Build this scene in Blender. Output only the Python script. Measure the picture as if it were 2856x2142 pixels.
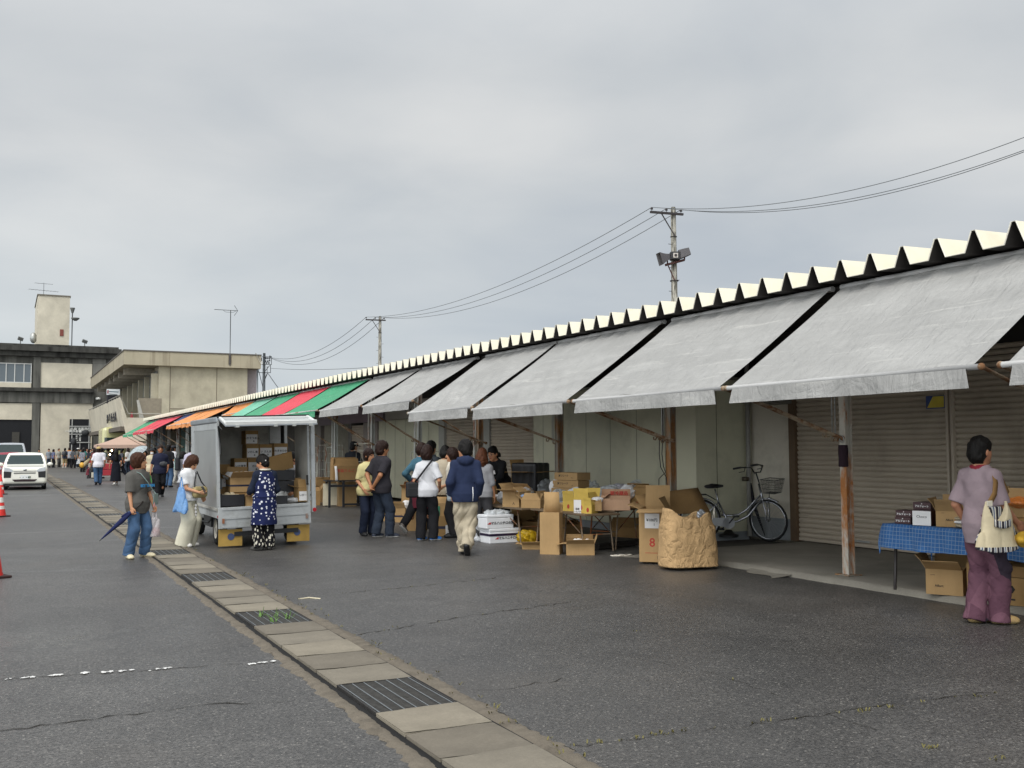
import bpy, math, random
import numpy as np
from math import sin, cos, pi, radians, atan, atan2, sqrt
from mathutils import Vector, Matrix, Euler

S = bpy.context.scene
for _o in list(bpy.data.objects):
    bpy.data.objects.remove(_o)
COL = S.collection

# ------------------------------------------------------------------ camera
PW, PH, FPX, HZ, EYE, ROLL = 2856., 2142., 2800., 1249., 1.6, 0.0035
PITCH = atan((HZ - PH/2)/FPX)
YAW = atan((PW/2 - 15.)/FPX*cos(PITCH))
_f = np.array([sin(YAW)*cos(PITCH), cos(YAW)*cos(PITCH), sin(PITCH)])
_r0 = np.array([cos(YAW), -sin(YAW), 0.]); _u0 = np.cross(_r0, _f)
_r = cos(ROLL)*_r0 - sin(ROLL)*_u0
_u = sin(ROLL)*_r0 + cos(ROLL)*_u0
cam_d = bpy.data.cameras.new('camera'); cam = bpy.data.objects.new('camera', cam_d); COL.objects.link(cam)
cam.matrix_world = Matrix(((_r[0], _u[0], -_f[0], 0), (_r[1], _u[1], -_f[1], 0), (_r[2], _u[2], -_f[2], EYE), (0, 0, 0, 1)))
cam_d.sensor_width = 36.; cam_d.lens = 36.*FPX/PW; cam_d.clip_end = 3000.; cam_d.clip_start = 0.05
S.camera = cam
S.render.resolution_x, S.render.resolution_y = 1024, 768

# ------------------------------------------------------------------ light and sky
S.view_settings.view_transform = 'Standard'; S.view_settings.look = 'None'
S.view_settings.exposure = 0.75; S.view_settings.gamma = 1.0
SUN_EL, SUN_ROT = radians(58), radians(-70)
W = bpy.data.worlds.new('World'); S.world = W; W.use_nodes = True
def build_sky():
    nt = W.node_tree; nt.nodes.clear(); N = nt.nodes.new; L = nt.links.new
    out = N('ShaderNodeOutputWorld'); bg = N('ShaderNodeBackground')
    sky = N('ShaderNodeTexSky'); sky.sky_type = 'NISHITA'; sky.sun_disc = False
    sky.sun_elevation = SUN_EL; sky.sun_rotation = SUN_ROT; sky.air_density = 1.2; sky.dust_density = 3.0
    skym = N('ShaderNodeVectorMath'); skym.operation = 'SCALE'; skym.inputs['Scale'].default_value = 0.10
    L(sky.outputs[0], skym.inputs[0])
    tc = N('ShaderNodeTexCoord'); sep = N('ShaderNodeSeparateXYZ'); L(tc.outputs['Generated'], sep.inputs[0])
    def M(op, a, b=None, clamp=False):
        m = N('ShaderNodeMath'); m.operation = op; m.use_clamp = clamp
        for i, v in enumerate((a, b)):
            if v is None: continue
            if isinstance(v, (int, float)): m.inputs[i].default_value = v
            else: L(v, m.inputs[i])
        return m.outputs[0]
    def noise(vec, scale, detail, rough, dist=0.):
        n = N('ShaderNodeTexNoise'); n.inputs['Scale'].default_value = scale; n.inputs['Detail'].default_value = detail
        n.inputs['Roughness'].default_value = rough; n.inputs['Distortion'].default_value = dist
        L(vec, n.inputs['Vector']); return n.outputs[0]
    zz = M('ADD', M('MAXIMUM', sep.outputs[2], 0.), 0.16)
    comb = N('ShaderNodeCombineXYZ'); L(M('DIVIDE', sep.outputs[0], zz), comb.inputs[0]); L(M('DIVIDE', sep.outputs[1], zz), comb.inputs[1])
    n1 = noise(comb.outputs[0], 0.55, 3., .5, .15); n2 = noise(comb.outputs[0], 1.7, 6., .52, .3)
    dens = M('ADD', M('MULTIPLY', n1, .7), M('MULTIPLY', n2, .3))
    cr = N('ShaderNodeValToRGB'); L(dens, cr.inputs[0])
    e = cr.color_ramp.elements
    e[0].position = .33; e[0].color = (.41, .45, .50, 1)
    e[1].position = .64; e[1].color = (.68, .685, .68, 1)
    m_ = cr.color_ramp.elements.new(.48); m_.color = (.53, .555, .575, 1)
    # bluish low band, pale toward the street's far end
    low = M('SUBTRACT', 1., M('MULTIPLY', sep.outputs[2], 3.6), True)
    side = M('ADD', M('MULTIPLY', sep.outputs[0], 1.25), -.12, True)
    mix1 = N('ShaderNodeMix'); mix1.data_type = 'RGBA'; L(M('MULTIPLY', low, .75), mix1.inputs[0]); L(cr.outputs[0], mix1.inputs[6])
    lowc = N('ShaderNodeMix'); lowc.data_type = 'RGBA'; L(side, lowc.inputs[0])
    lowc.inputs[6].default_value = (.66, .72, .75, 1); lowc.inputs[7].default_value = (.33, .395, .485, 1)
    L(lowc.outputs[2], mix1.inputs[7])
    mix2 = N('ShaderNodeMix'); mix2.data_type = 'RGBA'; mix2.inputs[0].default_value = .06
    L(mix1.outputs[2], mix2.inputs[6]); L(skym.outputs[0], mix2.inputs[7])
    # an overcast sky is brightest overhead
    zen = M('ADD', 1., M('MULTIPLY', M('SUBTRACT', sep.outputs[2], .36, True), 1.1))
    # sky behind and left of the camera, out of view, brightened as added fill
    back = M('ADD', M('MULTIPLY', sep.outputs[0], -.78), M('MULTIPLY', sep.outputs[1], -.62))
    zen = M('ADD', zen, M('MULTIPLY', M('MULTIPLY', M('MAXIMUM', M('ADD', back, .05), 0.), 1., True), 2.1))
    sc = N('ShaderNodeVectorMath'); sc.operation = 'SCALE'; L(mix2.outputs[2], sc.inputs[0]); L(zen, sc.inputs['Scale'])
    L(sc.outputs[0], bg.inputs['Color']); bg.inputs['Strength'].default_value = 0.66
    L(bg.outputs[0], out.inputs['Surface'])
build_sky()
sun_d = bpy.data.lights.new('sun', 'SUN'); sun_d.energy = 1.0; sun_d.angle = radians(30); sun_d.color = (1., .965, .91)
sun = bpy.data.objects.new('sun', sun_d); COL.objects.link(sun)
# the light comes from the upper left, a little from the front
sun.rotation_euler = (radians(38), 0, radians(-42))
# ------------------------------------------------------------------ helpers
def ray(x, y):
    return _f + _r*(x - PW/2)/FPX - _u*(y - PH/2)/FPX
def gz(x, y, z=0.):
    d = ray(x, y); t = (z - EYE)/d[2]; return Vector((t*d[0], t*d[1], z))
def gx(x, y, X):
    d = ray(x, y); t = X/d[0]; return Vector((X, t*d[1], EYE + t*d[2]))
def gy(x, y, Y):
    d = ray(x, y); t = Y/d[1]; return Vector((t*d[0], Y, EYE + t*d[2]))
ORD = ['first', 'second', 'third', 'fourth', 'fifth', 'sixth', 'seventh', 'eighth', 'ninth', 'tenth', 'eleventh', 'twelfth', 'thirteenth', 'fourteenth', 'fifteenth', 'sixteenth', 'seventeenth', 'eighteenth', 'nineteenth', 'twentieth']

def link(o, parent=None):
    COL.objects.link(o)
    if parent is not None: o.parent = parent
    return o
def tag(o, label=None, cat=None, group=None, kind=None):
    if label: o['label'] = label
    if cat: o['category'] = cat
    if group: o['group'] = group
    if kind: o['kind'] = kind
    return o
def thing(name, label, cat, loc=(0, 0, 0), rotz=0., group=None):
    o = bpy.data.objects.new(name, None); o.empty_display_size = .2; link(o)
    o.location = loc; o.rotation_euler = (0, 0, rotz)
    return tag(o, label, cat, group)
def dup(o, parent=None):
    c = o.copy(); COL.objects.link(c)
    if parent is not None: c.parent = parent
    for ch in list(o.children): dup(ch, c)
    return c

class MB:
    def __init__(s): s.v = []; s.f = []; s.m = []; s.sm = []
    def add(s, vs, fs, mi=0, smooth=False):
        b = len(s.v); s.v += [tuple(map(float, v)) for v in vs]
        for f in fs: s.f.append([b + i for i in f]); s.m.append(mi); s.sm.append(smooth)
        return s
    def box(s, c, size, rot=None, mi=0):
        hx, hy, hz = size[0]/2, size[1]/2, size[2]/2
        vs = [Vector((x, y, z)) for z in (-hz, hz) for y in (-hy, hy) for x in (-hx, hx)]
        if rot is not None:
            if not isinstance(rot, Matrix): rot = Euler(rot).to_matrix()
            vs = [rot @ v for v in vs]
        c = Vector(c)
        return s.add([v + c for v in vs], [(0, 2, 3, 1), (4, 5, 7, 6), (0, 1, 5, 4), (2, 6, 7, 3), (0, 4, 6, 2), (1, 3, 7, 5)], mi)
    def bx(s, x0, x1, y0, y1, z0, z1, mi=0):
        return s.box(((x0+x1)/2, (y0+y1)/2, (z0+z1)/2), (x1-x0, y1-y0, z1-z0), None, mi)
    def tube(s, pts, r, n=8, mi=0, caps=True, smooth=True, closed=False):
        pts = [Vector(p) for p in pts]; K = len(pts)
        rs = r if isinstance(r, (list, tuple)) else [r]*K
        vs, fs = [], []; up = None
        for i, p in enumerate(pts):
            if closed: t = (pts[(i+1) % K] - pts[i-1])
            else: t = (pts[min(i+1, K-1)] - pts[max(i-1, 0)])
            t = t.normalized() if t.length > 1e-9 else Vector((0, 0, 1))
            if up is None:
                up = Vector((0, 0, 1)) if abs(t.z) < .9 else Vector((1, 0, 0))
            a = t.cross(up)
            if a.length < 1e-6: a = t.orthogonal()
            a.normalize(); b = a.cross(t).normalized(); up = b
            for j in range(n):
                q = 2*pi*j/n; vs.append(p + (a*cos(q) + b*sin(q))*rs[i])
        for i in range(K if closed else K-1):
            i2 = (i+1) % K
            for j in range(n):
                j2 = (j+1) % n; fs.append((i*n+j, i*n+j2, i2*n+j2, i2*n+j))
        s.add(vs, fs, mi, smooth)
        if caps and not closed:
            b0 = len(s.v) - K*n
            s.f.append([b0 + j for j in range(n)]); s.m.append(mi); s.sm.append(False)
            s.f.append([b0 + (K-1)*n + n-1-j for j in range(n)]); s.m.append(mi); s.sm.append(False)
        return s
    def cyl(s, p0, p1, r0, r1=None, n=12, mi=0):
        return s.tube([p0, p1], [r0, r0 if r1 is None else r1], n, mi)
    def lathe(s, prof, n=16, c=(0, 0, 0), mi=0, smooth=True):
        vs, fs = [], []; K = len(prof)
        for r, z in prof:
            for j in range(n):
                q = 2*pi*j/n; vs.append((c[0]+r*cos(q), c[1]+r*sin(q), c[2]+z))
        for i in range(K-1):
            for j in range(n):
                j2 = (j+1) % n; fs.append((i*n+j, i*n+j2, (i+1)*n+j2, (i+1)*n+j))
        return s.add(vs, fs, mi, smooth)
    def grid(s, fn, nu, nv, mi=0, smooth=True, closed_u=False):
        vs = [fn(i/nu, j/nv) for j in range(nv+1) for i in range(nu+1)]
        fs = [(j*(nu+1)+i, j*(nu+1)+i+1, (j+1)*(nu+1)+i+1, (j+1)*(nu+1)+i) for j in range(nv) for i in range(nu)]
        return s.add(vs, fs, mi, smooth)
    def prism(s, poly, d0, d1, axis='x', mi=0):
        # poly: 2-D outline in the plane across the axis, counter-clockwise
        def P(a, b, d): return {'x': (d, a, b), 'y': (a, d, b), 'z': (a, b, d)}[axis]
        n = len(poly); vs = [P(a, b, d0) for a, b in poly] + [P(a, b, d1) for a, b in poly]
        fs = [tuple(range(n))[::-1], tuple(range(n, 2*n))] + [(i, (i+1) % n, n+(i+1) % n, n+i) for i in range(n)]
        return s.add(vs, fs, mi)
    def ell(s, c, r, n=14, m=9, mi=0, rot=None):
        vs, fs = [], []; c = Vector(c)
        for i in range(m+1):
            th = pi*i/m
            for j in range(n):
                q = 2*pi*j/n; v = Vector((r[0]*sin(th)*cos(q), r[1]*sin(th)*sin(q), r[2]*cos(th)))
                if rot is not None: v = rot @ v
                vs.append(c + v)
        for i in range(m):
            for j in range(n):
                j2 = (j+1) % n; fs.append((i*n+j, (i+1)*n+j, (i+1)*n+j2, i*n+j2))
        return s.add(vs, fs, mi, True)
    def quad(s, a, b, c, d, mi=0): return s.add([a, b, c, d], [(0, 1, 2, 3)], mi)
    def build(s, name, mat, parent=None, bevel=0., solid=0.):
        me = bpy.data.meshes.new(name); me.from_pydata(s.v, [], s.f)
        for m in (mat if isinstance(mat, (list, tuple)) else [mat]): me.materials.append(m)
        me.polygons.foreach_set('material_index', s.m); me.polygons.foreach_set('use_smooth', s.sm)
        me.validate(); me.update()
        o = bpy.data.objects.new(name, me); link(o, parent)
        if solid:
            md = o.modifiers.new('thickness', 'SOLIDIFY'); md.thickness = solid; md.offset = 0
        if bevel:
            md = o.modifiers.new('bevel', 'BEVEL'); md.width = bevel; md.segments = 2; md.limit_method = 'ANGLE'; md.angle_limit = radians(50)
        return o

def np_mesh(name, verts, quads, mats, midx=None, parent=None):
    me = bpy.data.meshes.new(name); nv, nf = len(verts), len(quads)
    me.vertices.add(nv); me.vertices.foreach_set('co', np.ascontiguousarray(verts, dtype=np.float32).ravel())
    me.loops.add(nf*4); me.loops.foreach_set('vertex_index', np.ascontiguousarray(quads, dtype=np.int32).ravel())
    me.polygons.add(nf); me.polygons.foreach_set('loop_start', np.arange(0, nf*4, 4, dtype=np.int32))
    for m in mats: me.materials.append(m)
    me.update(calc_edges=True)
    if midx is not None: me.polygons.foreach_set('material_index', np.asarray(midx, dtype=np.int32))
    me.polygons.foreach_set('use_smooth', np.ones(nf, dtype=bool)); me.update()
    o = bpy.data.objects.new(name, me); return link(o, parent)

FONT = bpy.data.fonts[0] if len(bpy.data.fonts) else None
def text(name, body, size, mat, parent, loc, rot=(0, 0, 0), align='CENTER', ext=.0005, sx=1., bold=0., shear=0.):
    cu = bpy.data.curves.new(name, 'FONT'); cu.body = body; cu.size = size; cu.align_x = align; cu.align_y = 'CENTER'
    cu.extrude = ext; cu.resolution_u = 2; cu.offset = bold; cu.shear = shear
    o = bpy.data.objects.new(name + '_tmp', cu); COL.objects.link(o)
    dg = bpy.context.evaluated_depsgraph_get(); dg.update()
    me = bpy.data.meshes.new_from_object(o.evaluated_get(dg)); bpy.data.objects.remove(o); bpy.data.curves.remove(cu)
    me.materials.clear(); me.materials.append(mat); me.name = name
    t = bpy.data.objects.new(name, me); link(t, parent); t.location = loc; t.rotation_euler = rot; t.scale = (sx, 1, 1)
    return t

# ------------------------------------------------------------------ materials
def srgb(h):
    if isinstance(h, str):
        c = [int(h[i:i+2], 16)/255 for i in (0, 2, 4)]
        return tuple(x/12.92 if x <= .04045 else ((x+.055)/1.055)**2.4 for x in c)
    return h
_MC = {}
class Nodes:
    """tiny node-graph writer around one Principled material"""
    def __init__(s, name, rough=.7, metal=0., spec=.5):
        s.m = bpy.data.materials.new(name); s.m.use_nodes = True; s.t = s.m.node_tree
        s.b = s.t.nodes['Principled BSDF']; s.b.inputs['Roughness'].default_value = rough
        s.b.inputs['Metallic'].default_value = metal; s.b.inputs['Specular IOR Level'].default_value = spec
        s.tc = s.t.nodes.new('ShaderNodeTexCoord'); s.co = s.tc.outputs['Object']
    def n(s, k, **kw):
        x = s.t.nodes.new(k)
        for a, b in kw.items(): setattr(x, a, b)
        return x
    def l(s, a, b): s.t.links.new(a, b)
    def set(s, node, key, v):
        if hasattr(v, 'is_output') or hasattr(v, 'links'): s.l(v, node.inputs[key])
        else:
            if isinstance(v, (tuple, list)) and len(v) == 3 and node.inputs[key].type == 'RGBA': v = (*v, 1)
            node.inputs[key].default_value = v
    def map(s, scale=(1, 1, 1), rot=(0, 0, 0), loc=(0, 0, 0), src=None):
        m = s.n('ShaderNodeMapping'); s.l(src or s.co, m.inputs[0])
        m.inputs['Scale'].default_value = scale; m.inputs['Rotation'].default_value = rot; m.inputs['Location'].default_value = loc
        return m.outputs[0]
    def noise(s, scale, detail=4., rough=.55, dist=0., vec=None):
        x = s.n('ShaderNodeTexNoise'); s.l(vec or s.co, x.inputs['Vector'])
        x.inputs['Scale'].default_value = scale; x.inputs['Detail'].default_value = detail
        x.inputs['Roughness'].default_value = rough; x.inputs['Distortion'].default_value = dist
        return x.outputs[0]
    def vor(s, scale, feature='F1', out='Distance', vec=None, rnd=1.):
        x = s.n('ShaderNodeTexVoronoi', feature=feature); s.l(vec or s.co, x.inputs['Vector'])
        x.inputs['Scale'].default_value = scale; x.inputs['Randomness'].default_value = rnd
        return x.outputs[out]
    def math(s, op, a, b=0., clamp=False):
        x = s.n('ShaderNodeMath', operation=op, use_clamp=clamp); s.set(x, 0, a); s.set(x, 1, b); return x.outputs[0]
    def ramp(s, v, p0, p1, c0=0., c1=1.):
        x = s.n('ShaderNodeMapRange'); s.set(x, 'Value', v); s.set(x, 'From Min', p0); s.set(x, 'From Max', p1)
        s.set(x, 'To Min', c0); s.set(x, 'To Max', c1); return x.outputs[0]
    def mix(s, f, a, b, mode='MIX'):
        x = s.n('ShaderNodeMix', data_type='RGBA', blend_type=mode)
        for k, v in ((0, f), (6, a), (7, b)): s.set(x, k, v)
        return x.outputs[2]
    def color(s, v): s.set(s.b, 'Base Color', v); return s
    def rough(s, v): s.set(s.b, 'Roughness', v); return s
    def bump(s, h, strength=.3, dist=.01):
        x = s.n('ShaderNodeBump'); s.l(h, x.inputs['Height']); x.inputs['Strength'].default_value = strength
        x.inputs['Distance'].default_value = dist; s.l(x.outputs[0], s.b.inputs['Normal']); return s
def mat(name, col, rough=.7, var=.12, scale=6., bump=0., bscale=60., metal=0., spec=.5, dirt=None, dirt_amt=.5, dirt_scale=2.5):
    key = (name, col, rough, var, scale, metal, dirt)
    if key in _MC: return _MC[key]
    N = Nodes(name, rough, metal, spec); c = srgb(col)
    n = N.noise(scale, 5., .6)
    base = N.mix(N.ramp(n, .3, .7), tuple(x*(1-var) for x in c), tuple(min(1, x*(1+var)) for x in c))
    if dirt:
        dm = N.ramp(N.noise(dirt_scale, 7., .65, .3), .5, .72, 0., dirt_amt); base = N.mix(dm, base, srgb(dirt))
    N.color(base)
    if bump: N.bump(N.noise(bscale, 3., .6), bump, .01)
    _MC[key] = N.m; return N.m
def cloth(name, col, var=.1, rough=.9):
    key = ('cloth', name, col)
    if key in _MC: return _MC[key]
    N = Nodes(name, rough, 0., .25); c = srgb(col)
    n = N.noise(9., 4., .6)
    N.color(N.mix(N.ramp(n, .3, .7), tuple(x*(1-var) for x in c), tuple(min(1, x*(1+var)) for x in c)))
    h = N.math('ADD', N.noise(14., 3., .55, 1.2), N.math('MULTIPLY', N.noise(220., 2.), .12)); N.bump(h, .5, .012)
    _MC[key] = N.m; return N.m
def metal_rust(name, col, amount=.5, rough=.5, scale=3., stretch=(1, 1, .35), rust=('6b3a1c', '9a5a2c')):
    N = Nodes(name, rough, 0., .4)
    v = N.map(stretch); n = N.noise(scale, 8., .68, .4, v); m = N.ramp(n, .62 - amount*.3, .70 - amount*.22)
    rc = N.mix(N.noise(18., 5., .7), srgb(rust[0]), srgb(rust[1]))
    b = N.mix(N.ramp(N.noise(5., 4.), .3, .7), tuple(x*.88 for x in srgb(col)), srgb(col))
    N.color(N.mix(m, b, rc)); N.rough(N.ramp(m, 0, 1, rough, .92)); N.bump(N.math('ADD', m, N.noise(70., 3.)), .25, .006)
    return N.m
def glass(name, col=(.6, .7, .7), rough=.03, alpha=.6):
    N = Nodes(name, rough, 0., .6); N.color(srgb(col)); t = N.n('ShaderNodeBsdfTransparent'); mx = N.n('ShaderNodeMixShader')
    t.inputs[0].default_value = (*[min(1, .45+.5*x) for x in srgb(col)], 1)
    mx.inputs[0].default_value = alpha; out = N.t.nodes['Material Output']
    N.l(t.outputs[0], mx.inputs[1]); N.l(N.b.outputs[0], mx.inputs[2]); N.l(mx.outputs[0], out.inputs['Surface']); return N.m
def film(name, col=(.8, .82, .84), alpha=.5, rough=.25):
    N = Nodes(name, rough, 0., .6); N.color(srgb(col)); N.bump(N.noise(16., 4., .6, .8), .8, .02)
    t = N.n('ShaderNodeBsdfTransparent'); mx = N.n('ShaderNodeMixShader'); out = N.t.nodes['Material Output']
    fa = N.ramp(N.noise(9., 4., .6, .6), .3, .7, alpha*.7, min(1, alpha*1.35)); N.l(fa, mx.inputs[0])
    tr = N.n('ShaderNodeBsdfTranslucent'); tr.inputs[0].default_value = (*srgb(col), 1); ad = N.n('ShaderNodeMixShader'); ad.inputs[0].default_value = .35
    N.l(N.b.outputs[0], ad.inputs[1]); N.l(tr.outputs[0], ad.inputs[2])
    N.l(t.outputs[0], mx.inputs[1]); N.l(ad.outputs[0], mx.inputs[2]); N.l(mx.outputs[0], out.inputs['Surface']); return N.m
# ------------------------------------------------------------------ people: smooth bodies from distance fields
class SDF:
    def __init__(s, lo, hi, h):
        s.lo = np.array(lo, float); s.h = h
        s.n = np.maximum(np.ceil((np.array(hi, float) - s.lo)/h).astype(int) + 1, 4)
        s.ax = [(s.lo[i] + h*np.arange(s.n[i])).astype(np.float32) for i in range(3)]
        s.F = np.full(s.n, .12, np.float32)
    def sl(s, lo, hi):
        i0 = np.clip(np.floor((np.array(lo) - s.lo)/s.h).astype(int), 0, s.n); i1 = np.clip(np.ceil((np.array(hi) - s.lo)/s.h).astype(int) + 1, 0, s.n)
        if np.any(i1 <= i0): return None, None
        q = tuple(slice(a, b) for a, b in zip(i0, i1))
        return q, np.meshgrid(*[s.ax[i][q[i]] for i in range(3)], indexing='ij')
    def put(s, fn, lo, hi, k=.03, op='add', pad=.07):
        q, P = s.sl(np.array(lo) - pad, np.array(hi) + pad)
        if q is None: return s
        d = fn(*P).astype(np.float32); a = s.F[q]
        if op == 'add':
            if k > 0:
                hh = np.maximum(k - np.abs(a - d), 0)/k; s.F[q] = np.minimum(a, d) - hh*hh*k*.25
            else: s.F[q] = np.minimum(a, d)
        elif op == 'sub': s.F[q] = np.maximum(a, -d)
        elif op == 'int': s.F[q] = np.maximum(a, d)
        return s
    def cap(s, a, b, r0, r1, k=.03, op='add', clip=None, wr=None):
        a, b = np.array(a, float), np.array(b, float); ab = b - a; L2 = max(ab @ ab, 1e-9); R = max(r0, r1)
        def fn(x, y, z):
            t = np.clip(((x-a[0])*ab[0] + (y-a[1])*ab[1] + (z-a[2])*ab[2])/L2, 0, 1)
            d = np.sqrt((x-a[0]-t*ab[0])**2 + (y-a[1]-t*ab[1])**2 + (z-a[2]-t*ab[2])**2) - (r0 + (r1-r0)*t)
            if wr is not None: d = d + wr(x, y, z)
            if clip is not None:
                p, n = clip; d = np.maximum(d, (x-p[0])*n[0] + (y-p[1])*n[1] + (z-p[2])*n[2])
            return d
        return s.put(fn, np.minimum(a, b) - R, np.maximum(a, b) + R, k, op)
    def ell(s, c, r, R=None, k=.03, op='add', wr=None):
        c = np.array(c, float); r = np.array(r, float); m = r.max()
        def fn(x, y, z):
            X = [x-c[0], y-c[1], z-c[2]]
            if R is not None: X = [R[0, i]*X[0] + R[1, i]*X[1] + R[2, i]*X[2] for i in range(3)]
            k0 = np.sqrt(sum((X[i]/r[i])**2 for i in range(3))); k1 = np.sqrt(sum((X[i]/r[i]**2)**2 for i in range(3))) + 1e-6
            d = k0*(k0-1)/k1
            return d if wr is None else d + wr(x, y, z)
        return s.put(fn, c - m, c + m, k, op)
    def mesh(s):
        F = s.F; F[0], F[-1] = .1, .1; F[:, 0], F[:, -1] = .1, .1; F[:, :, 0], F[:, :, -1] = .1, .1
        I = F < 0; n = s.n
        c8 = [(i, j, k) for i in (0, 1) for j in (0, 1) for k in (0, 1)]
        sub = lambda A, o: A[o[0]:n[0]-1+o[0], o[1]:n[1]-1+o[1], o[2]:n[2]-1+o[2]]
        cnt = sum(sub(I, o).astype(np.int8) for o in c8)
        act = np.argwhere((cnt > 0) & (cnt < 8))
        if len(act) == 0: return np.zeros((0, 3)), np.zeros((0, 4), int)
        ids = np.full(tuple(n-1), -1, np.int32); ids[tuple(act.T)] = np.arange(len(act))
        V = {o: F[act[:, 0]+o[0], act[:, 1]+o[1], act[:, 2]+o[2]] for o in c8}
        acc = np.zeros((len(act), 3)); w = np.zeros(len(act))
        for o in c8:
            for ax in range(3):
                if o[ax]: continue
                p = list(o); p[ax] = 1; p = tuple(p); a, b = V[o], V[p]; m = (a < 0) != (b < 0)
                t = np.where(m, a/np.where(m, a-b, 1), 0)
                e = np.array(o, float)[None].repeat(len(act), 0); e[:, ax] = t; acc += e*m[:, None]; w += m
        P = (act + acc/np.maximum(w, 1)[:, None])*s.h + s.lo
        Q = []
        for ax in range(3):
            u, v = (ax+1) % 3, (ax+2) % 3
            A = I.take(range(n[ax]-1), ax); B = I.take(range(1, n[ax]), ax)
            E = np.argwhere(A != B); E = E[(E[:, u] > 0) & (E[:, v] > 0) & (E[:, u] < n[u]-1) & (E[:, v] < n[v]-1)]
            if len(E) == 0: continue
            fl = A[tuple(E.T)]; du = np.zeros(3, int); du[u] = 1; dv = np.zeros(3, int); dv[v] = 1
            g = lambda X: ids[X[:, 0], X[:, 1], X[:, 2]]
            q = np.stack([g(E-du-dv), g(E-dv), g(E), g(E-du)], 1); q[~fl] = q[~fl][:, ::-1]; Q.append(q)
        return P, np.concatenate(Q)

TZ = np.array([.76, .84, .93, 1.06, 1.2, 1.32, 1.40, 1.455, 1.50])
TA_M = np.array([.135, .158, .166, .150, .160, .172, .142, .088, .056])
TA_F = np.array([.135, .162, .172, .138, .148, .155, .128, .078, .05])
TB_M = np.array([.085, .108, .118, .108, .118, .118, .098, .075, .06])
TB_F = np.array([.085, .108, .118, .100, .108, .112, .088, .068, .052])
def wrinkle(seed, amp, fr=22.):
    g = np.random.RandomState(seed); p = g.uniform(0, 6.28, 6); q = g.uniform(-.6, .6, 6)
    def fn(x, y, z):
        a = np.sin(fr*(z + q[0]*x + q[1]*y) + 2.2*np.sin(9*(x + q[2]*z) + p[0]) + p[1])
        b = np.sin(fr*.55*(z*(.5+q[3]) + 1.2*x + q[4]*y) + 1.8*np.sin(7*z + p[2]) + p[3])
        return amp*(.5*a + .9*(1-np.abs(b))**2 - .3)
    return fn
def rot3(yaw=0, pitch=0, tilt=0):
    # yaw right, pitch down, tilt to the right (degrees), frame: x right, y forward, z up
    a, b, c = radians(-yaw), radians(-pitch), radians(tilt)
    Rz = np.array([[cos(a), -sin(a), 0], [sin(a), cos(a), 0], [0, 0, 1]]); Rx = np.array([[1, 0, 0], [0, cos(b), -sin(b)], [0, sin(b), cos(b)]])
    Ry = np.array([[cos(c), 0, sin(c)], [0, 1, 0], [-sin(c), 0, cos(c)]])
    return Rz @ Rx @ Ry
def ik(a, b, l1, l2, pole):
    a, b, pole = np.array(a, float), np.array(b, float), np.array(pole, float); d = b - a; L = np.linalg.norm(d)
    if L > (l1+l2)*.995: b = a + d/L*(l1+l2)*.995; d = b - a; L = np.linalg.norm(d)
    u = d/L; x = (l1*l1 - l2*l2 + L*L)/(2*L); h = sqrt(max(l1*l1 - x*x, 0)); p = pole - (pole @ u)*u; p = p/max(np.linalg.norm(p), 1e-6)
    return a + u*x + p*h, b

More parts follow.
